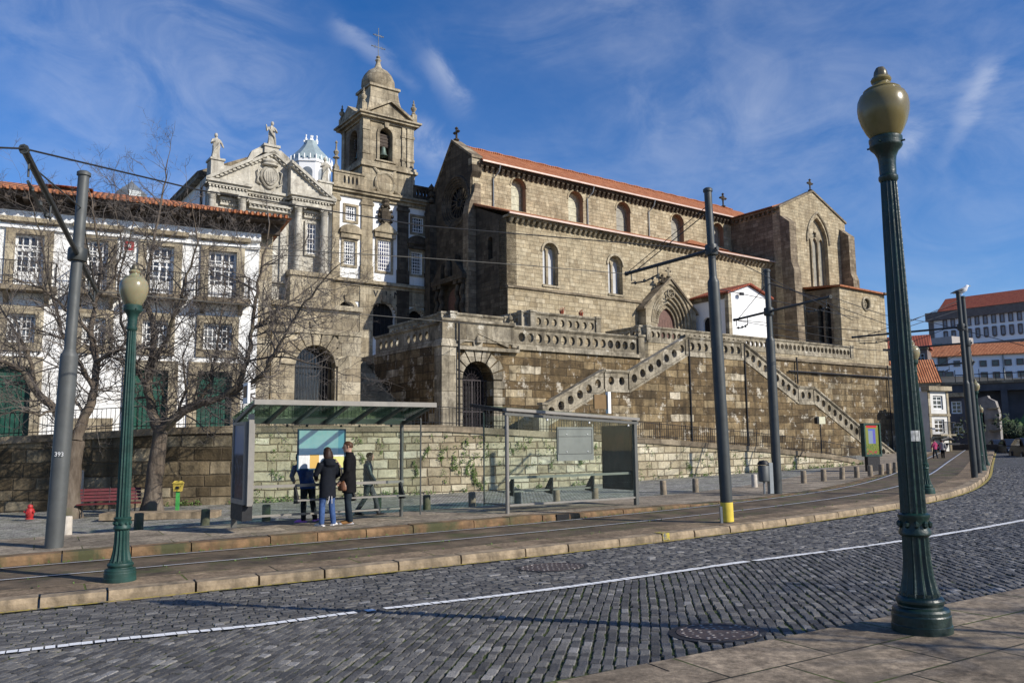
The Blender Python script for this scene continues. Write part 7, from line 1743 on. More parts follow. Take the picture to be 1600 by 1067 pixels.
mb = MB(); mb.tube([(0, 0, 0), (0, 0, zback)], .045, 10); mb.build('post', shm, e, 40)
mb = MB(); mb.box(-LS-.05, -LS+.05, -.05, .05, 0, zback); mb.build('post', shm, e)
mb = MB(); xl, xr = min(xl_, -LS-.05), max(xr_, .1)
mb.box(xl, xr, DF-.04, DF+.04, zfr-.05, zfr+.05); mb.build('roof_front_beam', shl, e)
mb = MB(); mb.box(xl, xr, -.05, .05, zback-.12, zback); mb.build('roof_back_beam', shm, e)
for k in range(7):
    x = xl+.05+(xr-xl-.1)*k/6; mb = MB(); mb.hexa([(x-.035, DF+.04, zfr-.04), (x+.035, DF+.04, zfr-.04), (x+.035, -.05, zback-.13), (x-.035, -.05, zback-.13)], [(x-.035, DF+.04, zfr+.015), (x+.035, DF+.04, zfr+.015), (x+.035, -.05, zback-.04), (x-.035, -.05, zback-.04)]); mb.build('roof_rib', shm, e)
mb = MB(); mb.hexa([(xl, DF+.04, zfr+.02), (xr, DF+.04, zfr+.02), (xr, .15, zback+.0), (xl, .15, zback+.0)], [(xl, DF+.04, zfr+.035), (xr, DF+.04, zfr+.035), (xr, .15, zback+.015), (xl, .15, zback+.015)]); mb.build('roof_glass', GLR, e)
gz0 = .22; n = 3
for k in range(n):
    a, b = -LS+.06+(LS-.12)*k/n, -LS+.06+(LS-.12)*(k+1)/n; mb = MB(); mb.box(a+.008, b-.008, -.005, .005, gz0, zback-.15); mb.build('glass_pane', GLS, e)
    for x in (a+.22, b-.22):
        mb = MB(); mb.lathe([(0, -.03), (.028, -.02), (.028, .02), (0, .03)], 8, (x, -.02, zback-.16)); mb.build('glass_clip', M['iron'], e)
mb = MB(); mb.box(-LS+.05, -.045, -.03, .03, gz0-.045, gz0); mb.build('bottom_rail', shl, e)
yp = -1.0; mb = MB(); mb.box(-.006, .006, yp, -.05, .16, 2.0); mb.build('glass_pane', GLS, e)
mb = MB(); mb.tube([(0, yp, .12), (0, yp, zback-.02)], .018, 6); mb.tube([(0, yp, zback-.02), (0, 0, zback-.05)], .018, 6); mb.build('end_panel_edge', shm, e)
rz = S1.px(520, 756, -.15)[1]; bz_ = S1.px(560, 776, -.4)[1]
mb = MB(); mb.box(-LS+.06, -.03, -.2, -.13, rz-.03, rz+.03); mb.build('back_rail', shl, e)
bx0 = S1.px(464, 776, -.4)[0]
mb = MB(); mb.box(bx0, -.05, -.46, -.18, bz_-.03, bz_); mb.build('bench_seat', shl, e)
for x in (bx0+.03, -.12, bx0*.5):
    mb = MB(); mb.prismx([(-.44, bz_-.03), (-.2, rz), (-.13, rz), (-.14, bz_-.1), (-.44, bz_-.08)], x-.02, x+.02); mb.build('bench_bracket', M['iron'], e)
mp0, mp1 = S1.px(466, 732, -.03), S1.px(538, 672, -.03)
mb = MB(); mb.box(mp0[0], mp1[0], -.045, -.012, mp0[1], mp1[1]); mb.build('map_panel', mapmat, e)
mb = MB(); mb.wall(rect(mp0[0]-.03, mp1[0]+.03, mp0[1]-.03, mp1[1]+.03), [rect(mp0[0], mp1[0], mp0[1], mp1[1])], -.055, -.01); mb.build('map_frame', plain('dark_blue_frame', (.02, .07, .12), .4), e)
# advert panel at the left end
az0, az1 = .52, zback-.1; 
mb = MB(); mb.wallx(rect(-1.05, -.08, az0, az1), [rect(-.98, -.15, az0+.1, az1-.06)], -LS-.1, -LS+.1); mb.build('advert_frame', shl, e)
for xs in (-LS-.07, -LS+.06): mb = MB(); mb.box(xs, xs+.012, -.98, -.15, az0+.1, az1-.06); mb.build('advert_poster', advm, e)
mb = MB(); mb.box(-LS-.1, -LS+.1, -1.0, -.1, .2, az0-.002); mb.build('advert_base', M['iron'], e)
mb = MB(); mb.box(-LS-.05, -LS+.05, -1.16, -1.06, .5, zback+.05); mb.build('panel_edge_post', shl, e)
fl0 = S1.px(380, 604, DF*.5); mb = MB(); mb.box(-LS-.05, -LS-.0, DF*.5-.2, DF*.5+.15, zfr+.0, zfr+.42); fb = mb.build('stop_flag', M['white_paint'], e); mb = MB(); mb.box(-LS-.06, -LS+.01, DF*.5-.13, DF*.5+.1, zfr+.12, zfr+.36); mb.build('flag_sign', plain('brown_sign', (.16, .085, .03), .5), fb)
# second shelter, seen from behind
f0 = gpix(793, 803, .14); f1 = gpix(995, 786, .12); dv = f1-f0; LS = math.hypot(dv[0], dv[1]); A2 = math.atan2(dv[1], dv[0]); print('shelter2', LS, math.degrees(A2))
S2 = Frame(f0, A2); e = empty('bus_shelter', 'empty glass bus shelter seen from behind, with a blank grey panel and dark end panel', 'bus shelter', f0, A2, 'bus shelters')
zl, zr = S2.px(791, 642, 0)[1], S2.px(996, 657, 0)[1]; print(zl, zr); zk = .5*(zl+zr)
mb = MB(); mb.tube([(0, 0, 0), (0, 0, zl)], .05, 10); mb.build('post', shl, e, 40)
mb = MB(); mb.box(LS-.06, LS+.04, -.05, .05, 0, zr); mb.build('post', shm, e)
def zsl(x): return zl+(zr-zl)*x/LS
DB = 1.5
for nm, z0, z1, y0_, mt in (('roof_edge_beam', -.0, .07, -.12, shl), ('roof_lower_beam', -.1, -.03, -.06, shm)):
    mb = MB(); mb.hexa([(-.08, y0_, zl+z0), (LS+.08, y0_, zr+z0), (LS+.08, .06, zr+z0), (-.08, .06, zl+z0)], [(-.08, y0_, zl+z1), (LS+.08, y0_, zr+z1), (LS+.08, .06, zr+z1), (-.08, .06, zl+z1)]); mb.build(nm, mt, e)
mb = MB(); mb.hexa([(-.08, .07, zl+.03), (LS+.08, .07, zr+.03), (LS+.08, DB, zr+.2), (-.08, DB, zl+.2)], [(-.08, .07, zl+.05), (LS+.08, .07, zr+.05), (LS+.08, DB, zr+.22), (-.08, DB, zl+.22)]); mb.build('roof_glass', GLR, e)
mb = MB(); mb.hexa([(-.1, .06, zl-.02), (-.02, .06, zl-.02), (-.02, DB, zl+.16), (-.1, DB, zl+.16)], [(-.1, .06, zl+.06), (-.02, .06, zl+.06), (-.02, DB, zl+.24), (-.1, DB, zl+.24)]); mb.build('roof_end_beam', M['iron'], e)
for k in range(3):
    a, b = .05+(LS-.1)*k/3, .05+(LS-.1)*(k+1)/3; mb = MB(); mb.hexa([(a+.008, -.005, .22), (b-.008, -.005, .22), (b-.008, .005, .22), (a+.008, .005, .22)], [(a+.008, -.005, zsl(a)-.1), (b-.008, -.005, zsl(b)-.1), (b-.008, .005, zsl(b)-.1), (a+.008, .005, zsl(a)-.1)]); mb.build('glass_pane', GLS, e)
    mb = MB(); mb.lathe([(0, -.03), (.026, -.02), (.026, .02), (0, .03)], 8, (b-.2, -.02, zsl(b)-.13)); mb.build('glass_clip', M['white_paint'], e)
mb = MB(); mb.box(.05, LS-.06, -.03, .03, .175, .22); mb.build('bottom_rail', shl, e)
mb = MB(); mb.box(-.006, .006, .05, 1.0, .2, zl-.1); mb.build('glass_pane', GLS, e)
mb = MB(); mb.tube([(0, 1.0, .16), (0, 1.0, zl)], .02, 6); mb.tube([(0, 0, .2), (0, 1.0, .2)], .014, 6); mb.build('end_panel_edge', shm, e)
rz = S2.px(880, 743, .15)[1]; bz_ = S2.px(880, 762, .4)[1]
mb = MB(); mb.box(.06, LS-.06, .12, .19, rz-.03, rz+.03); mb.build('back_rail', shl, e)
mb = MB(); mb.box(.06, LS-1.0, .2, .48, bz_-.03, bz_); mb.build('bench_seat', shl, e)
for px_ in (800, 861, 925):
    x = S2.px(px_, 750, .2)[0]; mb = MB(); mb.prismx([(.46, bz_-.03), (.2, rz), (.13, rz), (.14, bz_-.12), (.46, bz_-.08)], x-.02, x+.02); mb.build('bench_bracket', M['iron'], e)
p0_, p1_ = S2.px(871, 720, -.04), S2.px(926, 668, -.04); pm = plain('grey_green_back_panel', (.17, .185, .165), .5, .2, .12, 3)
z0, z1 = p0_[1], S2.px(871, 667, -.04)[1]; mb = MB(); mb.box(p0_[0], p1_[0], -.06, -.008, z0, z1); pn = mb.build('back_panel', pm, e)
mb = MB(); mb.wall(rect(p0_[0]+.02, p1_[0]-.05, z0+.16, z1-.05), [rect(p0_[0]+.03, p1_[0]-.06, z0+.17, z1-.06)], -.064, -.059); mb.box(p0_[0]+.02, p1_[0]-.06, -.064, -.0605, z1-.24, z1-.23); mb.build('panel_seam', M['iron'], pn)
for xx in (p0_[0]+.28, p1_[0]-.2):
    for zz in (z0+.22, z1-.18): mb = MB(); mb.lathe([(0, -.012), (.016, -.008), (.016, .008), (0, .012)], 8, (xx, -.066, zz)); mb.build('panel_screw', M['white_paint'], pn)
# big dark end panel, standing across the right end
ex0 = LS-.02; mb = MB(); mb.wallx(rect(.08, 1.25, .38, zr-.12), [rect(.13, 1.2, .44, zr-.17)], ex0-.06, ex0+.06); mb.build('end_panel_frame', M['iron'], e)
mb = MB(); mb.box(ex0-.05, ex0+.05, .13, 1.2, .44, zr-.17); mb.build('end_panel', adm, e)
fx0 = S2.px(937, 640, .6)[0]; mb = MB(); mb.box(fx0-.22, fx0+.22, .55, .6, zk+.22, zk+.6); fb = mb.build('stop_flag', plain('brown_sign_b', (.17, .1, .035), .5), e); mb = MB(); mb.box(fx0+.22, fx0+.32, .5, .6, zk+.1, zk+.68); mb.build('flag_post', M['white_paint'], fb)
# small drain opening in the platform kerb
s_, q_ = kq([gpix(872, 806, .07)[:2]]); c = kat(s_[0])+knorm(s_[0])*(-3.585)
mb = MB(); mb.box(-.18, .18, -.02, .03, .0, .125); o = mb.build('kerb_drain', M['void'], None, None, (float(c[0]), float(c[1]), float(G(c[0], c[1])))); nn_ = knorm(s_[0]); o.rotation_euler = (0, 0, math.atan2(nn_[0], -nn_[1])); tag(o, 'dark drain opening in the stained platform kerb by the second shelter', 'drain')
# ================================================================== people
def remesh(mb, name, mat, parent, vox, smooth=2, mats=None):
    me = bpy.data.meshes.new(name); me.from_pydata(mb.v, [], mb.f); o = bpy.data.objects.new(name, me); COL.objects.link(o)
    r = o.modifiers.new('r', 'REMESH'); r.mode = 'VOXEL'; r.voxel_size = vox
    s = o.modifiers.new('s', 'SMOOTH'); s.iterations = smooth; s.factor = .5
    dg = bpy.context.evaluated_depsgraph_get(); nm = bpy.data.meshes.new_from_object(o.evaluated_get(dg)); o.modifiers.clear(); o.data = nm
    nm.materials.append(mat); nm.polygons.foreach_set('use_smooth', [True]*len(nm.polygons)); o.parent = parent; return o
def loft(mb, rings, n=18):
    """rings: (x,y,z,rx,ry)"""
    vs = []; k = len(rings)
    for x, y, z, rx, ry in rings:
        for j in range(n): a = 2*PI*j/n; vs.append((x+rx*math.cos(a), y+ry*math.sin(a), z))
    fs = [(i*n+j, i*n+(j+1) % n, (i+1)*n+(j+1) % n, (i+1)*n+j) for i in range(k-1) for j in range(n)]+[tuple(range(n-1, -1, -1)), tuple(range((k-1)*n, k*n))]
    mb.mesh(vs, fs)
skin = plain('skin', (.42, .25, .18), .5, 0, .08, 5)
def fabric(name, c, r=.85): return plain(name, c, r, 0, .3, 9, .3, .2)
def person(label, pos, yaw, H, coat, trous, shoe, hair, pose, coat_len=.62, hairlen=0, sole=None, hood=False, group='people at the tram stop'):
    """local axes: +y is where the person faces"""
    e = empty('person', label, 'person', pos, yaw, group); k = H/1.75
    V = lambda *a: Vector(a)*k
    lean = pose.get('lean', 0); V2 = lambda x, y, z: Vector((x, y+max(0, z-.9)*lean, z-max(0, z-.9)*abs(lean)*.12))*k
    fL, fR = pose['feet']; hy = pose.get('head_yaw', 0); hp = pose.get('head_pitch', 0)
    mb = MB()
    loft(mb, [(*V2(0, 0, .88), .15*k, .1*k), (*V2(0, .0, 1.0), .145*k, .1*k), (*V2(0, .0, 1.15), .135*k, .095*k), (*V2(0, .0, 1.32), .165*k, .11*k), (*V2(0, -.01, 1.42), .15*k, .09*k), (*V2(0, 0, 1.48), .06*k, .06*k)])
    neck = V2(0, .0, 1.46); hc = V2(0, .045, 1.64)
    mb.tube([neck, V2(0, .02, 1.56)], .055*k, 10)
    R3 = Matrix.Rotation(hy, 3, 'Z') @ Matrix.Rotation(hp, 3, 'X')
    hd = lambda x, y, z: hc+R3 @ Vector((x*k, y*k, z*k))
    hs = []
    n = 16; prof = [(-.115, .035, .05), (-.1, .055, .07), (-.06, .07, .088), (0, .078, .096), (.05, .078, .098), (.085, .06, .08), (.11, .025, .035)]
    vs = []
    for z, rx, ry in prof:
        for j in range(n): a = 2*PI*j/n; vs.append(hd(rx*math.cos(a), ry*math.sin(a)+(.018 if z < -.08 else 0), z))
    mb.mesh(vs, [(i*n+j, i*n+(j+1) % n, (i+1)*n+(j+1) % n, (i+1)*n+j) for i in range(len(prof)-1) for j in range(n)]+[tuple(range(n-1, -1, -1)), tuple(range((len(prof)-1)*n, len(prof)*n))])
    mb.tube([hd(0, .088, .02), hd(0, .118, -.022), hd(0, .09, -.035)], [.009*k, .016*k, .009*k], 6)
    mb.tube([hd(-.03, .085, -.062), hd(0, .097, -.06), hd(.03, .085, -.062)], .008*k, 6); mb.tube([hd(-.05, .075, .03), hd(0, .095, .033), hd(.05, .075, .03)], .008*k, 5)
    for sg in (-1, 1): mb.tube([hd(sg*.075, -.005, -.03), hd(sg*.088, -.012, .02)], [.012*k, .018*k], 6)
    hips = [V(-.085, 0, .9), V(.085, 0, .9)]; legs = []
    for s, (hx, f) in enumerate(zip(hips, (fL, fR))):
        an = V(f[0], f[1], .085+f[2]); kn = (hx+an)/2+V(0, .03+pose.get('bend', [0, 0])[s], 0); legs.append((hx, kn, an))
        mb.tube([hx, hx.lerp(kn, .5), kn, kn.lerp(an, .35), an], [.085*k, .075*k, .055*k, .056*k, .04*k], 10)
        fa = pose.get('toe', [0, 0])[s]; t = Vector((math.sin(-fa), math.cos(fa), 0)); mb.tube([an+Vector((0, 0, -.04*k)), an+t*.13*k+Vector((0, 0, -.055*k))], [.04*k, .03*k], 8)
    arms = []
    for s, (sg, (el, wr)) in enumerate(zip((-1, 1), pose['arms'])):
        sh = V2(sg*.185, -.01, 1.40); el = V2(*el); wr = V2(*wr); arms.append((sh, el, wr))
        mb.tube([sh, el, wr], [.05*k, .042*k, .028*k], 10)
        d = (wr-el).normalized(); side = d.cross(Vector((0, 0, 1)));  side = side.normalized() if side.length > .1 else Vector((1, 0, 0)); up = side.cross(d).normalized(); c = wr+d*.045*k
        mb.tube([wr, c, wr+d*.09*k], [.026*k, .036*k, .03*k], 8)
        for i, (o_, ln) in enumerate(((-.026, .06), (-.009, .072), (.009, .068), (.026, .052))):
            b = wr+d*.085*k+side*o_*k; cu = up*.02*k*(-1); mb.tube([b, b+d*ln*.55*k+cu*.4, b+d*ln*.85*k+cu*1.4], [.0105*k, .0095*k, .008*k], 6)
        b = wr+d*.03*k+side*(-sg)*.03*k; mb.tube([b, b+d*.03*k+side*(-sg)*.022*k, b+d*.06*k+side*(-sg)*.022*k], [.013*k, .0115*k, .009*k], 6)
    remesh(mb, 'body', skin, e, .0085, 2)
    # trousers
    mb = MB(); loft(mb, [(*V2(0, 0, .86), .165*k, .12*k), (*V2(0, 0, 1.0), .16*k, .115*k)])
    for hx, kn, an in legs: mb.tube([hx+V(0, 0, .04), hx.lerp(kn, .5), kn, kn.lerp(an, .4), an+V(0, -.005, .02), an+V(0, -.005, -.045)], [.105*k, .093*k, .073*k, .07*k, .063*k, .06*k], 14)
    remesh(mb, 'trousers', trous, e, .013, 3)
    for s, (hx, kn, an) in enumerate(legs):
        fa = pose.get('toe', [0, 0])[s]; t = Vector((math.sin(-fa), math.cos(fa), 0)); a0 = an+Vector((0, 0, -.045*k))
        mb = MB(); mb.tube([a0-t*.045*k+V(0, 0, .0), a0+V(0, 0, .005), a0+t*.09*k-V(0, 0, .012), a0+t*.16*k-V(0, 0, .02), a0+t*.2*k-V(0, 0, .024)], [.036*k, .046*k, .042*k, .036*k, .02*k], 10); so_ = remesh(mb, 'shoe', shoe, e, .009, 2)
        mb = MB(); q0, q1 = a0-t*.085*k, a0+t*.215*k; sd_ = t.cross(Vector((0, 0, 1)))*.043*k; zz = (.0+f_z(fL, fR, s))*k
        mb.hexa([q0-sd_*.8+Vector((0, 0, zz-q0.z)), q0+sd_*.8+Vector((0, 0, zz-q0.z)), q1+sd_*.7+Vector((0, 0, zz-q1.z)), q1-sd_*.7+Vector((0, 0, zz-q1.z))], [q0-sd_*.8+Vector((0, 0, zz+.026*k-q0.z)), q0+sd_*.8+Vector((0, 0, zz+.026*k-q0.z)), q1+sd_*.7+Vector((0, 0, zz+.026*k-q1.z)), q1-sd_*.7+Vector((0, 0, zz+.026*k-q1.z))]); mb.build('sole', sole or shoe, so_)
    # coat
    mb = MB(); cl = coat_len
    loft(mb, [(*V2(0, 0, cl), .205*k, .155*k), (*V2(0, 0, cl+.02), .2*k, .15*k), (*V2(0, 0, .95), .19*k, .14*k), (*V2(0, 0, 1.12), .175*k, .13*k), (*V2(0, 0, 1.3), .195*k, .14*k), (*V2(0, -.01, 1.42), .18*k, .115*k), (*V2(0, 0, 1.47), .105*k, .09*k), (*V2(0, .005, 1.53), .085*k, .085*k)], 22)
    for sh, el, wr in arms: mb.tube([sh+V(0, 0, .0), sh.lerp(el, .5), el, el.lerp(wr, .5), wr], [.078*k, .07*k, .062*k, .056*k, .05*k], 12)
    if hood: loft(mb, [(*V2(0, -.1, 1.30), .09*k, .04*k), (*V2(0, -.13, 1.36), .13*k, .06*k), (*V2(0, -.11, 1.44), .14*k, .07*k), (*V2(0, -.06, 1.5), .115*k, .06*k)], 14)
    co = remesh(mb, 'coat', coat, e, .013, 3)
    # hair
    mb = MB()
    for z, rx, ry in ():
        pass
    vs = []; pr = [(-.02, .083, .1, -.03), (.03, .086, .104, -.016), (.07, .08, .098, -.008), (.1, .06, .075, -.004), (.122, .02, .03, 0)]
    if hairlen: pr = [(-hairlen, .085, .06, -.085), (-hairlen*.6, .118, .085, -.07), (-.07, .116, .1, -.045), (.0, .104, .108, -.025)]+pr[1:]
    for z, rx, ry, dy in pr:
        for j in range(16): a = 2*PI*j/16; vs.append(hd(rx*math.cos(a)*(1+.04*math.sin(5*a+z*30)), ry*math.sin(a)*(.78 if (math.sin(a) > 0 and z < .05) else 1)+dy*.6, z))
    mb.mesh(vs, [(i*16+j, i*16+(j+1) % 16, (i+1)*16+(j+1) % 16, (i+1)*16+j) for i in range(len(pr)-1) for j in range(16)]+[tuple(range(15, -1, -1)), tuple(range((len(pr)-1)*16, len(pr)*16))]); remesh(mb, 'hair', hair, e, .009, 2)
    return e, arms, k
def f_z(fL, fR, s): return (fL, fR)[s][2]
navy = fabric('navy_padded_coat', (.007, .009, .014)); black = fabric('black_wool', (.004, .004, .005)); jean = fabric('blue_denim', (.045, .085, .2)); djean = fabric('dark_denim', (.014, .022, .03)); lthr = plain('dark_leather', (.028, .034, .044), .38, 0, .3, 7, .3)
brownhair = fabric('dark_brown_hair', (.03, .015, .01), .5); midhair = fabric('brown_hair', (.06, .028, .015), .5); dkhair = fabric('short_dark_hair', (.015, .012, .012), .5)
wsh = plain('white_canvas', (.62, .6, .6), .7); tan = plain('tan_suede', (.33, .16, .05), .8); purple = plain('purple_trainers', (.5, .18, .62), .7); blk = plain('black_leather_shoe', (.012, .012, .012), .4); bluej = fabric('blue_jacket', (.025, .05, .16)); brownl = plain('brown_leather', (.16, .07, .035), .45, 0, .25, 6)
def aim(dx, dy): return math.atan2(dy, dx)-PI/2
def ht(px, yt, p): return P(px, yt, p[1])[2]-p[2]
q = gpix(511, 821, .145); Hw = ht(505, 699, q)*1.0; yw = A1+.12
e, arms, k = person('woman seen from behind in a long dark navy coat and blue jeans', q, yw, Hw, navy, jean, wsh, brownhair,
    dict(feet=[(-.15, -.02, 0), (.13, -.04, 0)], arms=[((-.27, .05, 1.14), (-.17, .24, 1.05)), ((.26, .0, 1.13), (.2, .2, 1.02))], toe=[.25, -.9], head_pitch=-.15), .63, .2, wsh, True)
mb = MB()
for sg in (-1, 1): mb.tube([(sg*.03, -.145*k, .66*k), (sg*.035-.01, -.16*k, .58*k), (sg*.05-.02, -.155*k, .5*k)], .007, 5)
mb.build('drawstring', wsh, e)
b = empty('shoulder_bag', 'brown leather bag hanging from the woman\'s right shoulder', 'bag', q, yw)
mb = MB(); mb.tube([(.19*k, .02, 1.49*k), (.255*k, -.1, 1.33*k), (.30*k, -.1, 1.15*k), (.35*k, -.07, .99*k)], .014, 6); mb.tube([(.19*k, .02, 1.49*k), (.22*k, .1, 1.33*k), (.31*k, .06, 1.15*k), (.36*k, .0, .99*k)], .014, 6); mb.build('strap', plain('pale_leather_strap', (.42, .28, .2), .6), b)
mb = MB(); loft(mb, [(.37*k, -.03, .76*k, .09, .13), (.37*k, -.03, .79*k, .105, .15), (.37*k, -.03, .88*k, .1, .14), (.36*k, -.03, .97*k, .06, .1), (.36*k, -.03, 1.0*k, .03, .07)], 14); remesh(mb, 'pouch', brownl, b, .014, 2)
q = gpix(545, 818, .145); Hm = ht(544, 690, q)
person('man in a black coat and tan shoes with brown hair, looking left at the map', q, A1+.95, Hm, black, djean, tan, midhair,
    dict(feet=[(-.08, -.04, 0), (.1, .04, 0)], arms=[((-.25, -.02, 1.13), (-.2, .14, .93)), ((.25, -.02, 1.12), (.22, .06, .88))], toe=[.1, -.2], head_yaw=.25), .66, 0, wsh)
q = gpix(566, 806, .145); q = P(566, 806, q[1]+.0); q = gpix(566, 807, .145); Hq = ht(578, 708, q)
pp = np.array([q[0], q[1], q[2]]); pp = pp+np.array([S1.uy[0], S1.uy[1], 0])*.2+np.array([S1.ux[0], S1.ux[1], 0])*.22; pp[2] = G(pp[0], pp[1])+.145
person('man in a dark leather jacket walking right, seen through the shelter glass', pp, -PI/2+.15, ht(578, 707, pp), lthr, fabric('grey_trousers', (.05, .055, .06)), blk, dkhair,
    dict(feet=[(-.09, .3, 0), (.09, -.3, .03)], bend=[.02, .06], arms=[((-.24, -.1, 1.14), (-.2, -.02, .93)), ((.24, .08, 1.14), (.2, .2, .95))]), .82, 0)
q = gpix(480, 815, .145); pp = np.array([q[0], q[1], q[2]])
person('person in blue jacket and purple trainers, half hidden behind the woman', pp, A1+.05, Hw*.97, bluej, fabric('charcoal_leggings', (.016, .016, .02)), purple, brownhair,
    dict(lean=.75, feet=[(-.12, -.05, 0), (.2, .02, 0)], arms=[((-.26, .25, 1.12), (-.16, .5, 1.0)), ((.26, .25, 1.12), (.16, .5, 1.0))], toe=[.9, -.8], head_pitch=-.4), .8, .15, purple)
for (x, yb, yt, lab, ct, tr, dyw) in ((1462, 717, 686, 'far pedestrian in a pink jacket at the street bend', fabric('pink_jacket', (.35, .05, .12)), djean, .4), (1474, 718, 687, 'far pedestrian in dark clothes with a pale top, at the street bend', fabric('pale_top', (.3, .28, .27)), black, -.5)):
    d = 50.0; p = P(x, yb, d); person(lab, p, dyw, P(x, yt, d)[2]-p[2], ct, tr, blk, dkhair, dict(feet=[(-.08, .15, 0), (.08, -.15, 0)], arms=[((-.25, .05, 1.13), (-.2, .2, 1.0)), ((.25, -.05, 1.13), (.22, .1, .9))]), .85, 0, None, False, 'far pedestrians')
# ================================================================== far street: houses, palace, cars
mb = MB(); c0, c1 = P(1438, 719, 49), P(1600, 719, 49)
kind(tag(mb.build('x', M['earth']), '', ''), 'structure') if False else None
def fw(px, d): return P(px, 690, d)
def far_frame(pxa, da, dirv):
    o = P(pxa, 690, da); return Frame((o[0], o[1], 0), math.atan2(dirv[1], dirv[0]))
M['far_pane'] = plain('greyish_far_glass', (.3, .31, .35), .4, 0, .25, 1.5); tr_ = plain('granite_window_trim', (.16, .13, .115), .85, 0, .2, 2)
# palace
FP = far_frame(1466, 190, (.66, -.75)); e = empty('bishops_palace', 'huge white palace with rows of ornate windows and red roof on the hill at right', 'building', FP.w(0, 0, 15), FP.ang); F = FP.sub(0, 0, 15)
zt = F.px(1475, 500, 0)[1]; z0 = F.px(1475, 565, 0)[1]-4; Lp = F.px(1660, 480, 0)[0]; zc_ = F.px(1475, 487, 0)[1]
mb = MB(); mb.box(0, Lp, 0, 10, z0-10, zt); mb.build('wall', M['plaster_far'], e)
mb = MB(); mb.box(-.6, Lp, -.8, 10, zt, zc_); mb.box(-.2, .9, -.25, -.001, z0-5, zt); mb.build('cornice', tr_, e)
mb = MB(); mb.prismx([(-1.0, zc_), (4.5, zc_+3.6), (10, zc_)], 2.2, Lp); mb.build('roof', M['tile_red'], e)
rows = [(F.px(1490, 505, 0)[1], F.px(1490, 514, 0)[1]), ]
wx = F.px(1478, 520, 0)[0]; step = (F.px(1586, 500, 0)[0]-F.px(1520, 505, 0)[0])/5.0
zr_a = (F.px(1478, 513, 0)[1], F.px(1478, 499, 0)[1]); zr_b = (F.px(1522, 527, 0)[1], F.px(1522, 514, 0)[1]); zr_c = F.px(1526, 541, 0)[1]
print('palace', wx, step, Lp, zt)
n = int((Lp-wx)/step)
for k in range(n):
    x = wx+step*k
    for rr_i, (za, zb) in enumerate((zr_a, zr_b)):
        za, zb = za+.08*(zb-za), zb-.1*(zb-za); hw_ = step*.27; mb = MB(); mb.wall(rect(x-hw_, x+hw_, za-.15, zb+.2), [rect(x-hw_*.68, x+hw_*.68, za, zb)], -.3, .0)
        if rr_i == 0: mb.prism([(x-hw_*1.3, zb+.2), (x+hw_*1.3, zb+.2), (x+hw_*.8, zb+.2+.13*(zb-za)), (x, zb+.2+.24*(zb-za)), (x-hw_*.8, zb+.2+.13*(zb-za))], -.45, 0)
        else: mb.prism([(x-hw_*1.1, zb+.2), (x+hw_*1.1, zb+.2), (x+hw_*.7, zb+.2+.12*(zb-za)), (x-hw_*.7, zb+.2+.12*(zb-za))], -.35, 0); mb.prism([(x-hw_, za-.15), (x+hw_, za-.15), (x+hw_*.4, za-.15-.2*(zb-za)), (x-hw_*.4, za-.15-.2*(zb-za))], -.3, 0)
        w = mb.build('window', tr_, e)
        mb = MB(); mb.box(x-hw_*.66, x+hw_*.66, -.06, -.002, za+.02, zb-.02); pn = mb.build('pane', M['far_pane'], w)
    mb = MB(); mb.lathe([(step*.24, -.15), (step*.24, .15)], 16); 
    mb2 = MB(); mb2.hexa([(x+step*.24*math.cos(a), -.2, zr_c+step*.18*math.sin(a)) for a in np.linspace(0, 2*PI, 15)[:-1]], [(x+step*.24*math.cos(a), -.002, zr_c+step*.18*math.sin(a)) for a in np.linspace(0, 2*PI, 15)[:-1]]); mb2.build('oval_window', tr_, e)
mb = MB(); zz = zr_b[0]-.9; mb.box(0, Lp, -.25, -.001, zz-.9, zz-.4); mb.build('string_course', tr_, e)
# lower white building with orange roof
FQ = far_frame(1456, 150, (.92, -.39)); F = FQ.sub(0, 0, 8); e = empty('long_white_building', 'long plain white building with an orange roof below the palace', 'building', F.o, F.ang)
za = .5*(F.px(1470, 559, 0)[1]+F.px(1590, 552, 0)[1]); zt2 = .5*(F.px(1470, 548, 3)[1]+F.px(1590, 540, 3)[1]); Lq = F.px(1680, 560, 0)[0]; zb_ = F.px(1550, 597, 0)[1]
mb = MB(); mb.box(0, Lq, 0, 8, zb_-2, za); mb.build('wall', M['plaster_far'], e)
mb = MB(); mb.prismx([(-.6, za), (-.6, za+.15), (3.6, zt2+.9), (8.4, za)], -.4, Lq); mb.build('roof', M['tile'], e)
for (px_, pyy, s_) in [(1473, 565, 1.1), (1495, 568, .7), (1536, 568, .75), (1555.5, 567, .75), (1575, 566, .75), (1594, 565, .75), (1468, 585, .9), (1483, 587, 1.0), (1538, 586, .75), (1557, 585.5, .75), (1576, 585, .75), (1596, 584, .75)]:
    x, z = F.px(px_, pyy, 0); mb = MB(); mb.wall(rect(x-s_*.75, x+s_*.75, z-s_*.75, z+s_*.75), [rect(x-s_*.5, x+s_*.5, z-s_*.5, z+s_*.5)], -.15, 0); w = mb.build('window', tr_, e); mb = MB(); mb.box(x-s_*.49, x+s_*.49, -.05, -.002, z-s_*.49, z+s_*.49); mb.build('pane', M['pane'], w)
mb = MB(); a = F.px(1569, 580, 0)[0]; mb.tube([(a, -.15, zb_), (a, -.15, za)], .12, 6); mb.build('downpipe', M['zinc'], e)
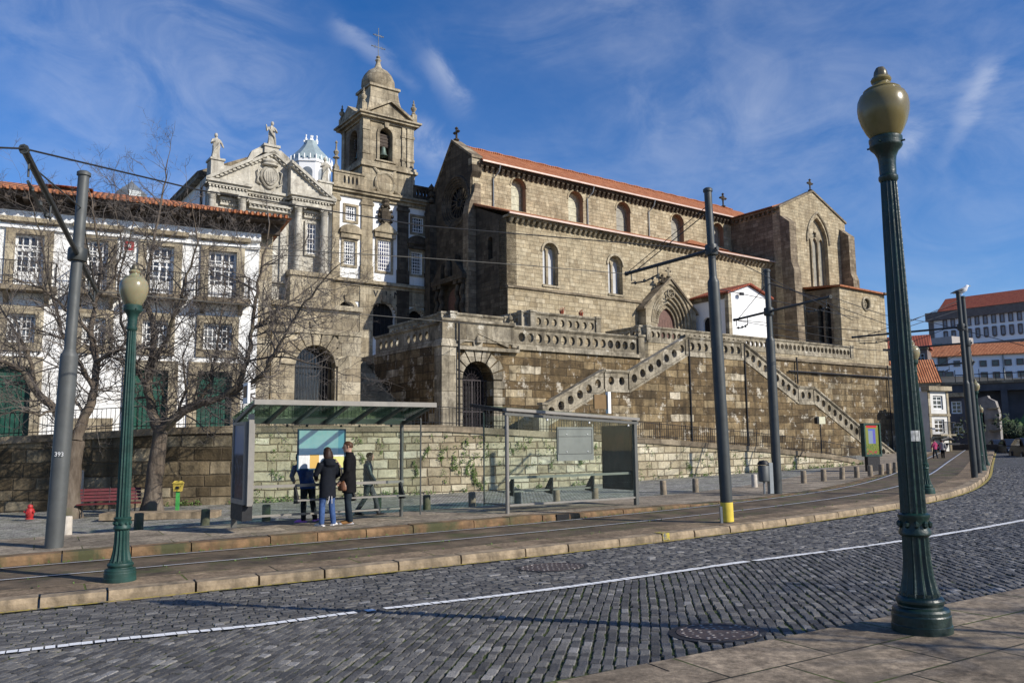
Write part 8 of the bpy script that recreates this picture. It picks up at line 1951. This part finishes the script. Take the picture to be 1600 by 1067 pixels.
# beige block left of it
o = P(1453, 690, 178); F = Frame((o[0], o[1], 12), math.atan2(-1, .6)); e = empty('beige_house', 'beige house with small windows between the hill roofs, left of the palace', 'house', F.o, F.ang); w_ = F.px(1488, 540, 0)[0]
z1, z0 = F.px(1470, 527, 0)[1], F.px(1470, 552, 0)[1]; mb = MB(); mb.box(0, w_, 0, 8, z0-8, z1); mb.build('wall', plain('beige_render', (.36, .33, .31), .85, 0, .1, 1), e)
for p_ in (1459, 1468.5, 1478): x, z = F.px(p_, 542, 0); mb = MB(); mb.box(x-.55, x+.55, -.08, 0, z-.7, z+.7); mb.build('window', M['pane'], e)
# dark arcaded retaining wall with railing
FR = far_frame(1500, 105, (.85, -.53)); F = FR.sub(0, 0, 0); e = empty('retaining_wall', 'dark buttressed retaining wall with a railing below the long white building', 'wall', F.w(0, 0, 0), F.ang)
zt3 = .5*(F.px(1530, 600, 0)[1]+F.px(1595, 597, 0)[1]); Lr = F.px(1680, 600, 0)[0]; zb3 = F.px(1580, 655, 0)[1]-6; drk = plain('dark_damp_stone', (.075, .078, .088), .9, 0, .35, .6, .5)
ops = [rect(1+i*4.6, 4.9+i*4.6, zb3+.5, zt3-.9) for i in range(int(Lr/4.6))]
mb = MB(); mb.wall(rect(-6, Lr+1, zb3, zt3), ops, 0, 1.5); mb.build('buttresses', drk, e)
mb = MB(); mb.box(-6, Lr, 1.5, 1.7, zb3, zt3); mb.build('inner_wall', drk, e)
mb = MB(); mb.box(-6, Lr+1, -.2, 1.6, zt3, zt3+.35); mb.build('coping', M['transept'], e)
mb = MB()
for k in range(int(Lr/.9)): mb.box(k*.9-.04, k*.9+.04, .1, .18, zt3+.35, zt3+(1.9 if k % 3 == 0 else 1.3))
mb.box(0, Lr, .11, .17, zt3+1.2, zt3+1.3); mb.build('railing', M['iron'], e)
# green bank, ruin with scaffold
grassm = plain('bank_grass', (.06, .11, .02), .9, 0, .5, .8, .4)
mb = MB(); a, b, c, d_ = P(1555, 655, 100), P(1640, 650, 88), P(1640, 700, 72), P(1553, 700, 84)
N_ = 14; vs = []
for i in range(N_+1):
    for j in range(N_+1):
        u, v = i/N_, j/N_; p = (a*(1-u)+b*u)*(1-v)+(d_*(1-u)+c*u)*v; vs.append((p[0], p[1], p[2]+.5*math.sin(i*1.7)*math.sin(j*1.1+i)))
mb.mesh(vs, [(i*(N_+1)+j, (i+1)*(N_+1)+j, (i+1)*(N_+1)+j+1, i*(N_+1)+j+1) for i in range(N_) for j in range(N_)]); kind(mb.build('green_bank', grassm, None, 80), 'structure')
o = P(1531, 715, 78); F = Frame((o[0], o[1], float(o[2])-.5), math.atan2(-1, .9)); e = empty('ruined_house', 'roofless ruined house wall with protruding ledges beside the green bank', 'ruin', F.o, F.ang)
wr = F.px(1562, 660, 0)[0]; zt4 = F.px(1545, 622, 0)[1]; mb = MB(); mb.wall([(0, 0), (wr, 0), (wr, zt4*.78), (wr*.88, zt4*.95), (wr*.6, zt4), (wr*.55, zt4*1.04), (0, zt4*1.0)], [rect(wr*.12, wr*.34, zt4*.55, zt4*.78)], 0, .6); mb.build('wall', plain('pale_ruin_stone', (.24, .22, .2), .9, 0, .45, 1.2, .5), e)
for i in range(5): mb = MB(); mb.box(wr*.55, wr*1.05, -.25, 0, zt4*(.15+.17*i), zt4*(.17+.17*i)); mb.build('ledge', M['trim'], e)
mb = MB(); mb.box(wr*.05, wr*.5, .61, .66, .1, zt4*.92); mb.build('dark_interior', M['void'], e)
# narrow white house and its neighbours
def town_house(label, pxa, pxb, d, ytop, ybase, dirv, wallm, cols, rows_, roofm=None, trimm=None, roof_y=None, name='town_house', first=0, dep=7):
    o = P(pxa, ybase, d); F = Frame((o[0], o[1], float(o[2])-.3), math.atan2(dirv[1], dirv[0])); e = empty(name, label, 'house', F.o, F.ang); w = F.px(pxb, .5*(ytop+ybase), 0)[0]; zt = F.px(.5*(pxa+pxb), ytop, 0)[1]
    holes = []; fh = zt/rows_
    for i in range(cols):
        for j in range(first, rows_): cx = w*(i+.5)/cols; ww = min(.55, w/cols*.28); holes.append(rect(cx-ww, cx+ww, j*fh+fh*.22, j*fh+fh*.8))
    mb = MB(); mb.wall(rect(0, w, 0, zt), holes, 0, .4); mb.build('wall', wallm, e)
    mb = MB(); mb.box(0, .4, .4, dep, 0, zt); mb.build('side_wall', wallm, e); mb = MB(); mb.box(w-.4, w, .4, dep, 0, zt); mb.build('side_wall', wallm, e)
    for h_ in holes:
        wd = window(e, h_[0][0], h_[1][0], h_[0][1], h_[2][1], .1, 2, 3, bar=.06, fr=.1, sur=.16, surmat=trimm or 'trim')
    mb = MB(); mb.box(-.15, w+.15, -.3, .4, zt, zt+.35); mb.build('cornice', M[trimm or 'trim'], e)
    if roofm: mb = MB(); mb.prismx([(-.5, zt+.35), (3.3, zt+.35+(roof_y or 1.6)), (7.2, zt+.35)], -.3, w+.3); mb.build('roof', roofm, e)
    return e, F, w, zt
e, F, w, zt = town_house('narrow white house with tall windows and an iron balcony at the street bend', 1456, 1484, 62, 611, 716, (.9, .44), plain('grubby_white_render', (.6, .59, .56), .85, 0, .12, 1.2), 1, 3, dep=1.1)
fh = zt/3
for j in (1,):
    mb = MB(); mb.box(.3, w-.3, -.7, 0, j*fh+fh*.1, j*fh+fh*.17)
    bl = mb.build('balcony', M['trim'], e); mb = MB()
    for i in range(16): x = .3+(w-.6)*i/15; mb.tube([(x, -.66, j*fh+fh*.17), (x, -.66, j*fh+fh*.17+.9)], .02, 4)
    mb.box(.3, w-.3, -.7, -.62, j*fh+fh*.17+.86, j*fh+fh*.17+.92); mb.build('balcony_railing', M['iron'], bl)
for j in (1, 2): mb = MB(); mb.box(-.04, w+.04, -.1, -.001, j*fh-.12, j*fh+.06); mb.build('floor_band', M['trim'], e)
for x in (0, w-.22): mb = MB(); mb.box(x, x+.22, -.06, -.002, 0, zt); mb.build('corner_strip', M['trim'], e)
mb = MB(); mb.box(w*.3, w*.9, -.9, -.2, fh*.72, fh*.8); mb.tube([(w*.2, -.5, fh*.9), (w*.5, -.6, fh*1.0), (w*.8, -.5, fh*.92)], .12, 6); mb.build('shop_awning', M['iron'], e)
town_house('low house with an orange tiled roof peeping over the narrow white house', 1405, 1470, 82, 604, 712, (.95, -.3), M['plaster_far'], 3, 3, M['tile'], None, 2.6)
town_house('dark narrow house in shadow right of the narrow white house', 1486, 1512, 70, 620, 715, (.9, -.44), plain('dark_render', (.07, .07, .085), .9, 0, .3, 1), 1, 3)
town_house('brown house with small red roof, high behind the nearest lamp', 1392, 1452, 125, 547, 640, (.85, -.52), plain('brown_render', (.17, .13, .115), .9, 0, .3, 1), 3, 3, M['tile_red'], None, 2.2)
town_house('small white house on the hill left of the beige house', 1380, 1440, 160, 545, 600, (.85, -.52), M['plaster_far'], 3, 2, M['tile_red'], None, 2.0)
# low dark wall along the far kerb and hillside
mb = MB(); 
hill = [(1380, 640, 130), (1440, 640, 128), (1500, 640, 125), (1560, 640, 125), (1680, 640, 120)]
vs = [];
for (x, y, d) in hill:
    for (yy, dd) in ((712, d*.72), (660, d), (600, d*1.12), (560, d*1.35)): vs.append(P(x, yy, dd))
mb.mesh(vs, [(i*4+j, (i+1)*4+j, (i+1)*4+j+1, i*4+j+1) for i in range(4) for j in range(3)]); kind(mb.build('hillside', plain('dark_hillside', (.06, .06, .055), .95, 0, .4, .3)), 'structure')
o0, o1 = P(1478, 716, 66), P(1655, 716, 58); mb = MB(); dd = o1-o0; Lw = math.hypot(dd[0], dd[1]); Fw = Frame((o0[0], o0[1], float(o0[2])-.5), math.atan2(dd[1], dd[0])); mb.box(0, Lw, 0, .6, 0, P(1560, 694, 62)[2]-o0[2]+.5)
o = mb.build('far_street_wall', plain('dark_wall', (.045, .04, .038), .9, 0, .4, .8, .5), None, None, Fw.o.tolist()); o.rotation_euler = (0, 0, Fw.ang); tag(o, 'low dark wall behind the parked cars', 'wall')
# small trees far behind
fol = plain('far_foliage', (.03, .045, .02), .9, 0, .5, 2)
def leaf_tree(label, px_, yb, yt, d, wd, seed):
    r = random.Random(seed); b = P(px_, yb, d); H = P(px_, yt, d)[2]-b[2]; e = empty('leafy_tree', label, 'tree', b, 0, 'trees behind the far houses'); mb = MB(); mb.tube([(0, 0, -.5), (.1, 0, H*.35), (0, .1, H*.75)], [.22, .17, .08], 7)
    for k in range(5): a = k*1.3; mb.tube([(0, 0, H*.4), (wd*.3*math.cos(a), wd*.3*math.sin(a), H*.7)], [.09, .04], 5)
    mb.build('trunk', bark, e); mb = MB(); cl = [(Vector((r.gauss(0, wd*.32), r.gauss(0, wd*.32), H*r.uniform(.45, .92))), r.uniform(.25, .5)*wd*.5) for _ in range(16)]
    for c, s in cl:
        for _ in range(110):
            v = Vector((r.gauss(0, 1), r.gauss(0, 1), r.gauss(0, .8))).normalized()*s*r.uniform(.5, 1.05); p = c+v; u = Vector((r.gauss(0, 1), r.gauss(0, 1), r.gauss(0, 1))).normalized(); w_ = u.orthogonal().normalized(); q = r.uniform(.09, .2); mb.face([p-u*q, p+w_*q*.6, p+u*q, p-w_*q*.6])
    mb.build('crown', fol, e)
leaf_tree('dark tree in the shade between the grey house and the pole group', 1499, 716, 655, 72, 4.5, 3)
leaf_tree('small dark tree on the green bank right of the ruined house', 1578, 700, 668, 80, 3.2, 4)
# ---- parked cars
def car(label, pxa, yb, d, yaw, paint, H=1.45):
    p = P(pxa, yb, d); e = empty('parked_car', label, 'car', p, yaw, 'cars parked at the far kerb'); L, Wd = 4.1, 1.72
    pr = [(0, .25), (0, .62), (.12, .8), (.95, .93), (1.55, 1.38), (1.9, 1.45), (2.9, 1.42), (3.6, 1.0), (4.05, .92), (4.1, .6), (4.08, .25)]
    mb = MB(); n = len(pr); ins = [.06 if z < .9 else .22 for _, z in pr]
    a = [(x-L/2, -Wd/2+i_, z) for (x, z), i_ in zip(pr, ins)]; b = [(x-L/2, Wd/2-i_, z) for (x, z), i_ in zip(pr, ins)]
    mb.hexa(a, b); body = mb.build('body', paint, e, 40); bv = body.modifiers.new('b', 'BEVEL'); bv.width = .05; bv.segments = 2
    mb = MB(); mb.face([(1.0-L/2, -.62, .965), (1.53-L/2, -.56, 1.34), (1.53-L/2, .56, 1.34), (1.0-L/2, .62, .965)]); o = mb.build('windscreen', M['pane'], body); o.location = (-.02, 0, .02)
    mb = MB(); mb.face([(2.95-L/2, -.56, 1.385), (3.52-L/2, -.62, 1.04), (3.52-L/2, .62, 1.04), (2.95-L/2, .56, 1.385)]); o = mb.build('rear_window', M['pane'], body); o.location = (.03, 0, .02)
    for sg in (-1, 1):
        mb = MB(); y0, y1 = sg*(Wd/2-.075), sg*(Wd/2-.205); mb.face([(1.15-L/2, y0, .96), (1.62-L/2, y1, 1.34), (2.8-L/2, y1, 1.34), (3.35-L/2, y0, .98)]); o = mb.build('side_window', M['pane'], body); o.location = (0, sg*.02, 0)
        mb = MB(); mb.lathe([(0, -.04), (.09, -.03), (.09, .03), (0, .04)], 10); o = mb.build('headlight', M['white_paint'], e); o.location = (-L/2+.03, sg*.6, .66); o.rotation_euler = (0, PI/2, 0)
        for x in (.75, 3.3):
            mb = MB(); mb.lathe([(.0, -.1), (.26, -.1), (.31, -.06), (.31, .06), (.26, .1), (0, .1)], 18); w = mb.build('wheel', M['iron'], e, 40); w.location = (x-L/2, sg*(Wd/2-.1), .31); w.rotation_euler = (PI/2, 0, 0); mb = MB(); mb.lathe([(.0, -.11), (.19, -.108), (.19, .108), (0, .11)], 14); mb.build('rim', M['zinc'], w, 40)
    mb = MB(); mb.box(-L/2-.01, -L/2+.04, -.26, .26, .42, .53); mb.build('number_plate', M['white_paint'], e)
    return e
carp = NT('dark_blue_car_paint'); carp.fin((.01, .013, .024), .45); carp2 = NT('black_car_paint'); carp2.fin((.008, .008, .01), .45)
car('small dark blue parked car with one lit-looking headlight, leftmost of the far cars', 1566, 716, 64, 1.15, carp.m)
car('dark parked car, middle of the far cars', 1585, 717, 60, 1.2, carp2.m)
car('dark car at the right edge of the picture, nearest of the far cars', 1612, 720, 52, 1.25, carp2.m)

# tree on the near pavement, right of the picture: its shadow lies across the setts
b = (13.2, 3.4, float(road_z(13.2, 3.4, ROADW))); e = empty('bare_tree', 'bare tree on the near pavement whose shadow lies across the setts', 'tree', b); r_ = random.Random(8); tb = MB(); cb = MB()
tb.tube([(0, 0, -.1), (.05, 0, 1.0), (-.05, .05, 2.3)], [.2, .16, .15], 9)
for k in range(6):
    a = k*1.05; d1 = Vector((math.cos(a), math.sin(a), 1.2)).normalized(); pts = [Vector((-.05, .05, 2.2))]
    for i in range(6): d1 = (d1+Vector((r_.gauss(0, .25), r_.gauss(0, .25), .08))).normalized(); pts.append(pts[-1]+d1*.75)
    tb.tube(pts, [.1, .085, .07, .055, .04, .03, .015], 6)
    for i in range(1, 7):
        for _ in range(6):
            d2 = Vector((r_.gauss(0, 1), r_.gauss(0, 1), r_.gauss(.3, .7))).normalized(); q0 = pts[i]; q1 = q0+d2*.6; q2 = q1+(d2+Vector((r_.gauss(0, .5), r_.gauss(0, .5), .3))).normalized()*.7; cb.tube([q0, q1, q2], [.02, .014, .006], 4, False)
tb.build('trunk', bark, e, 60); cb.build('crown', twigm, e, 60)
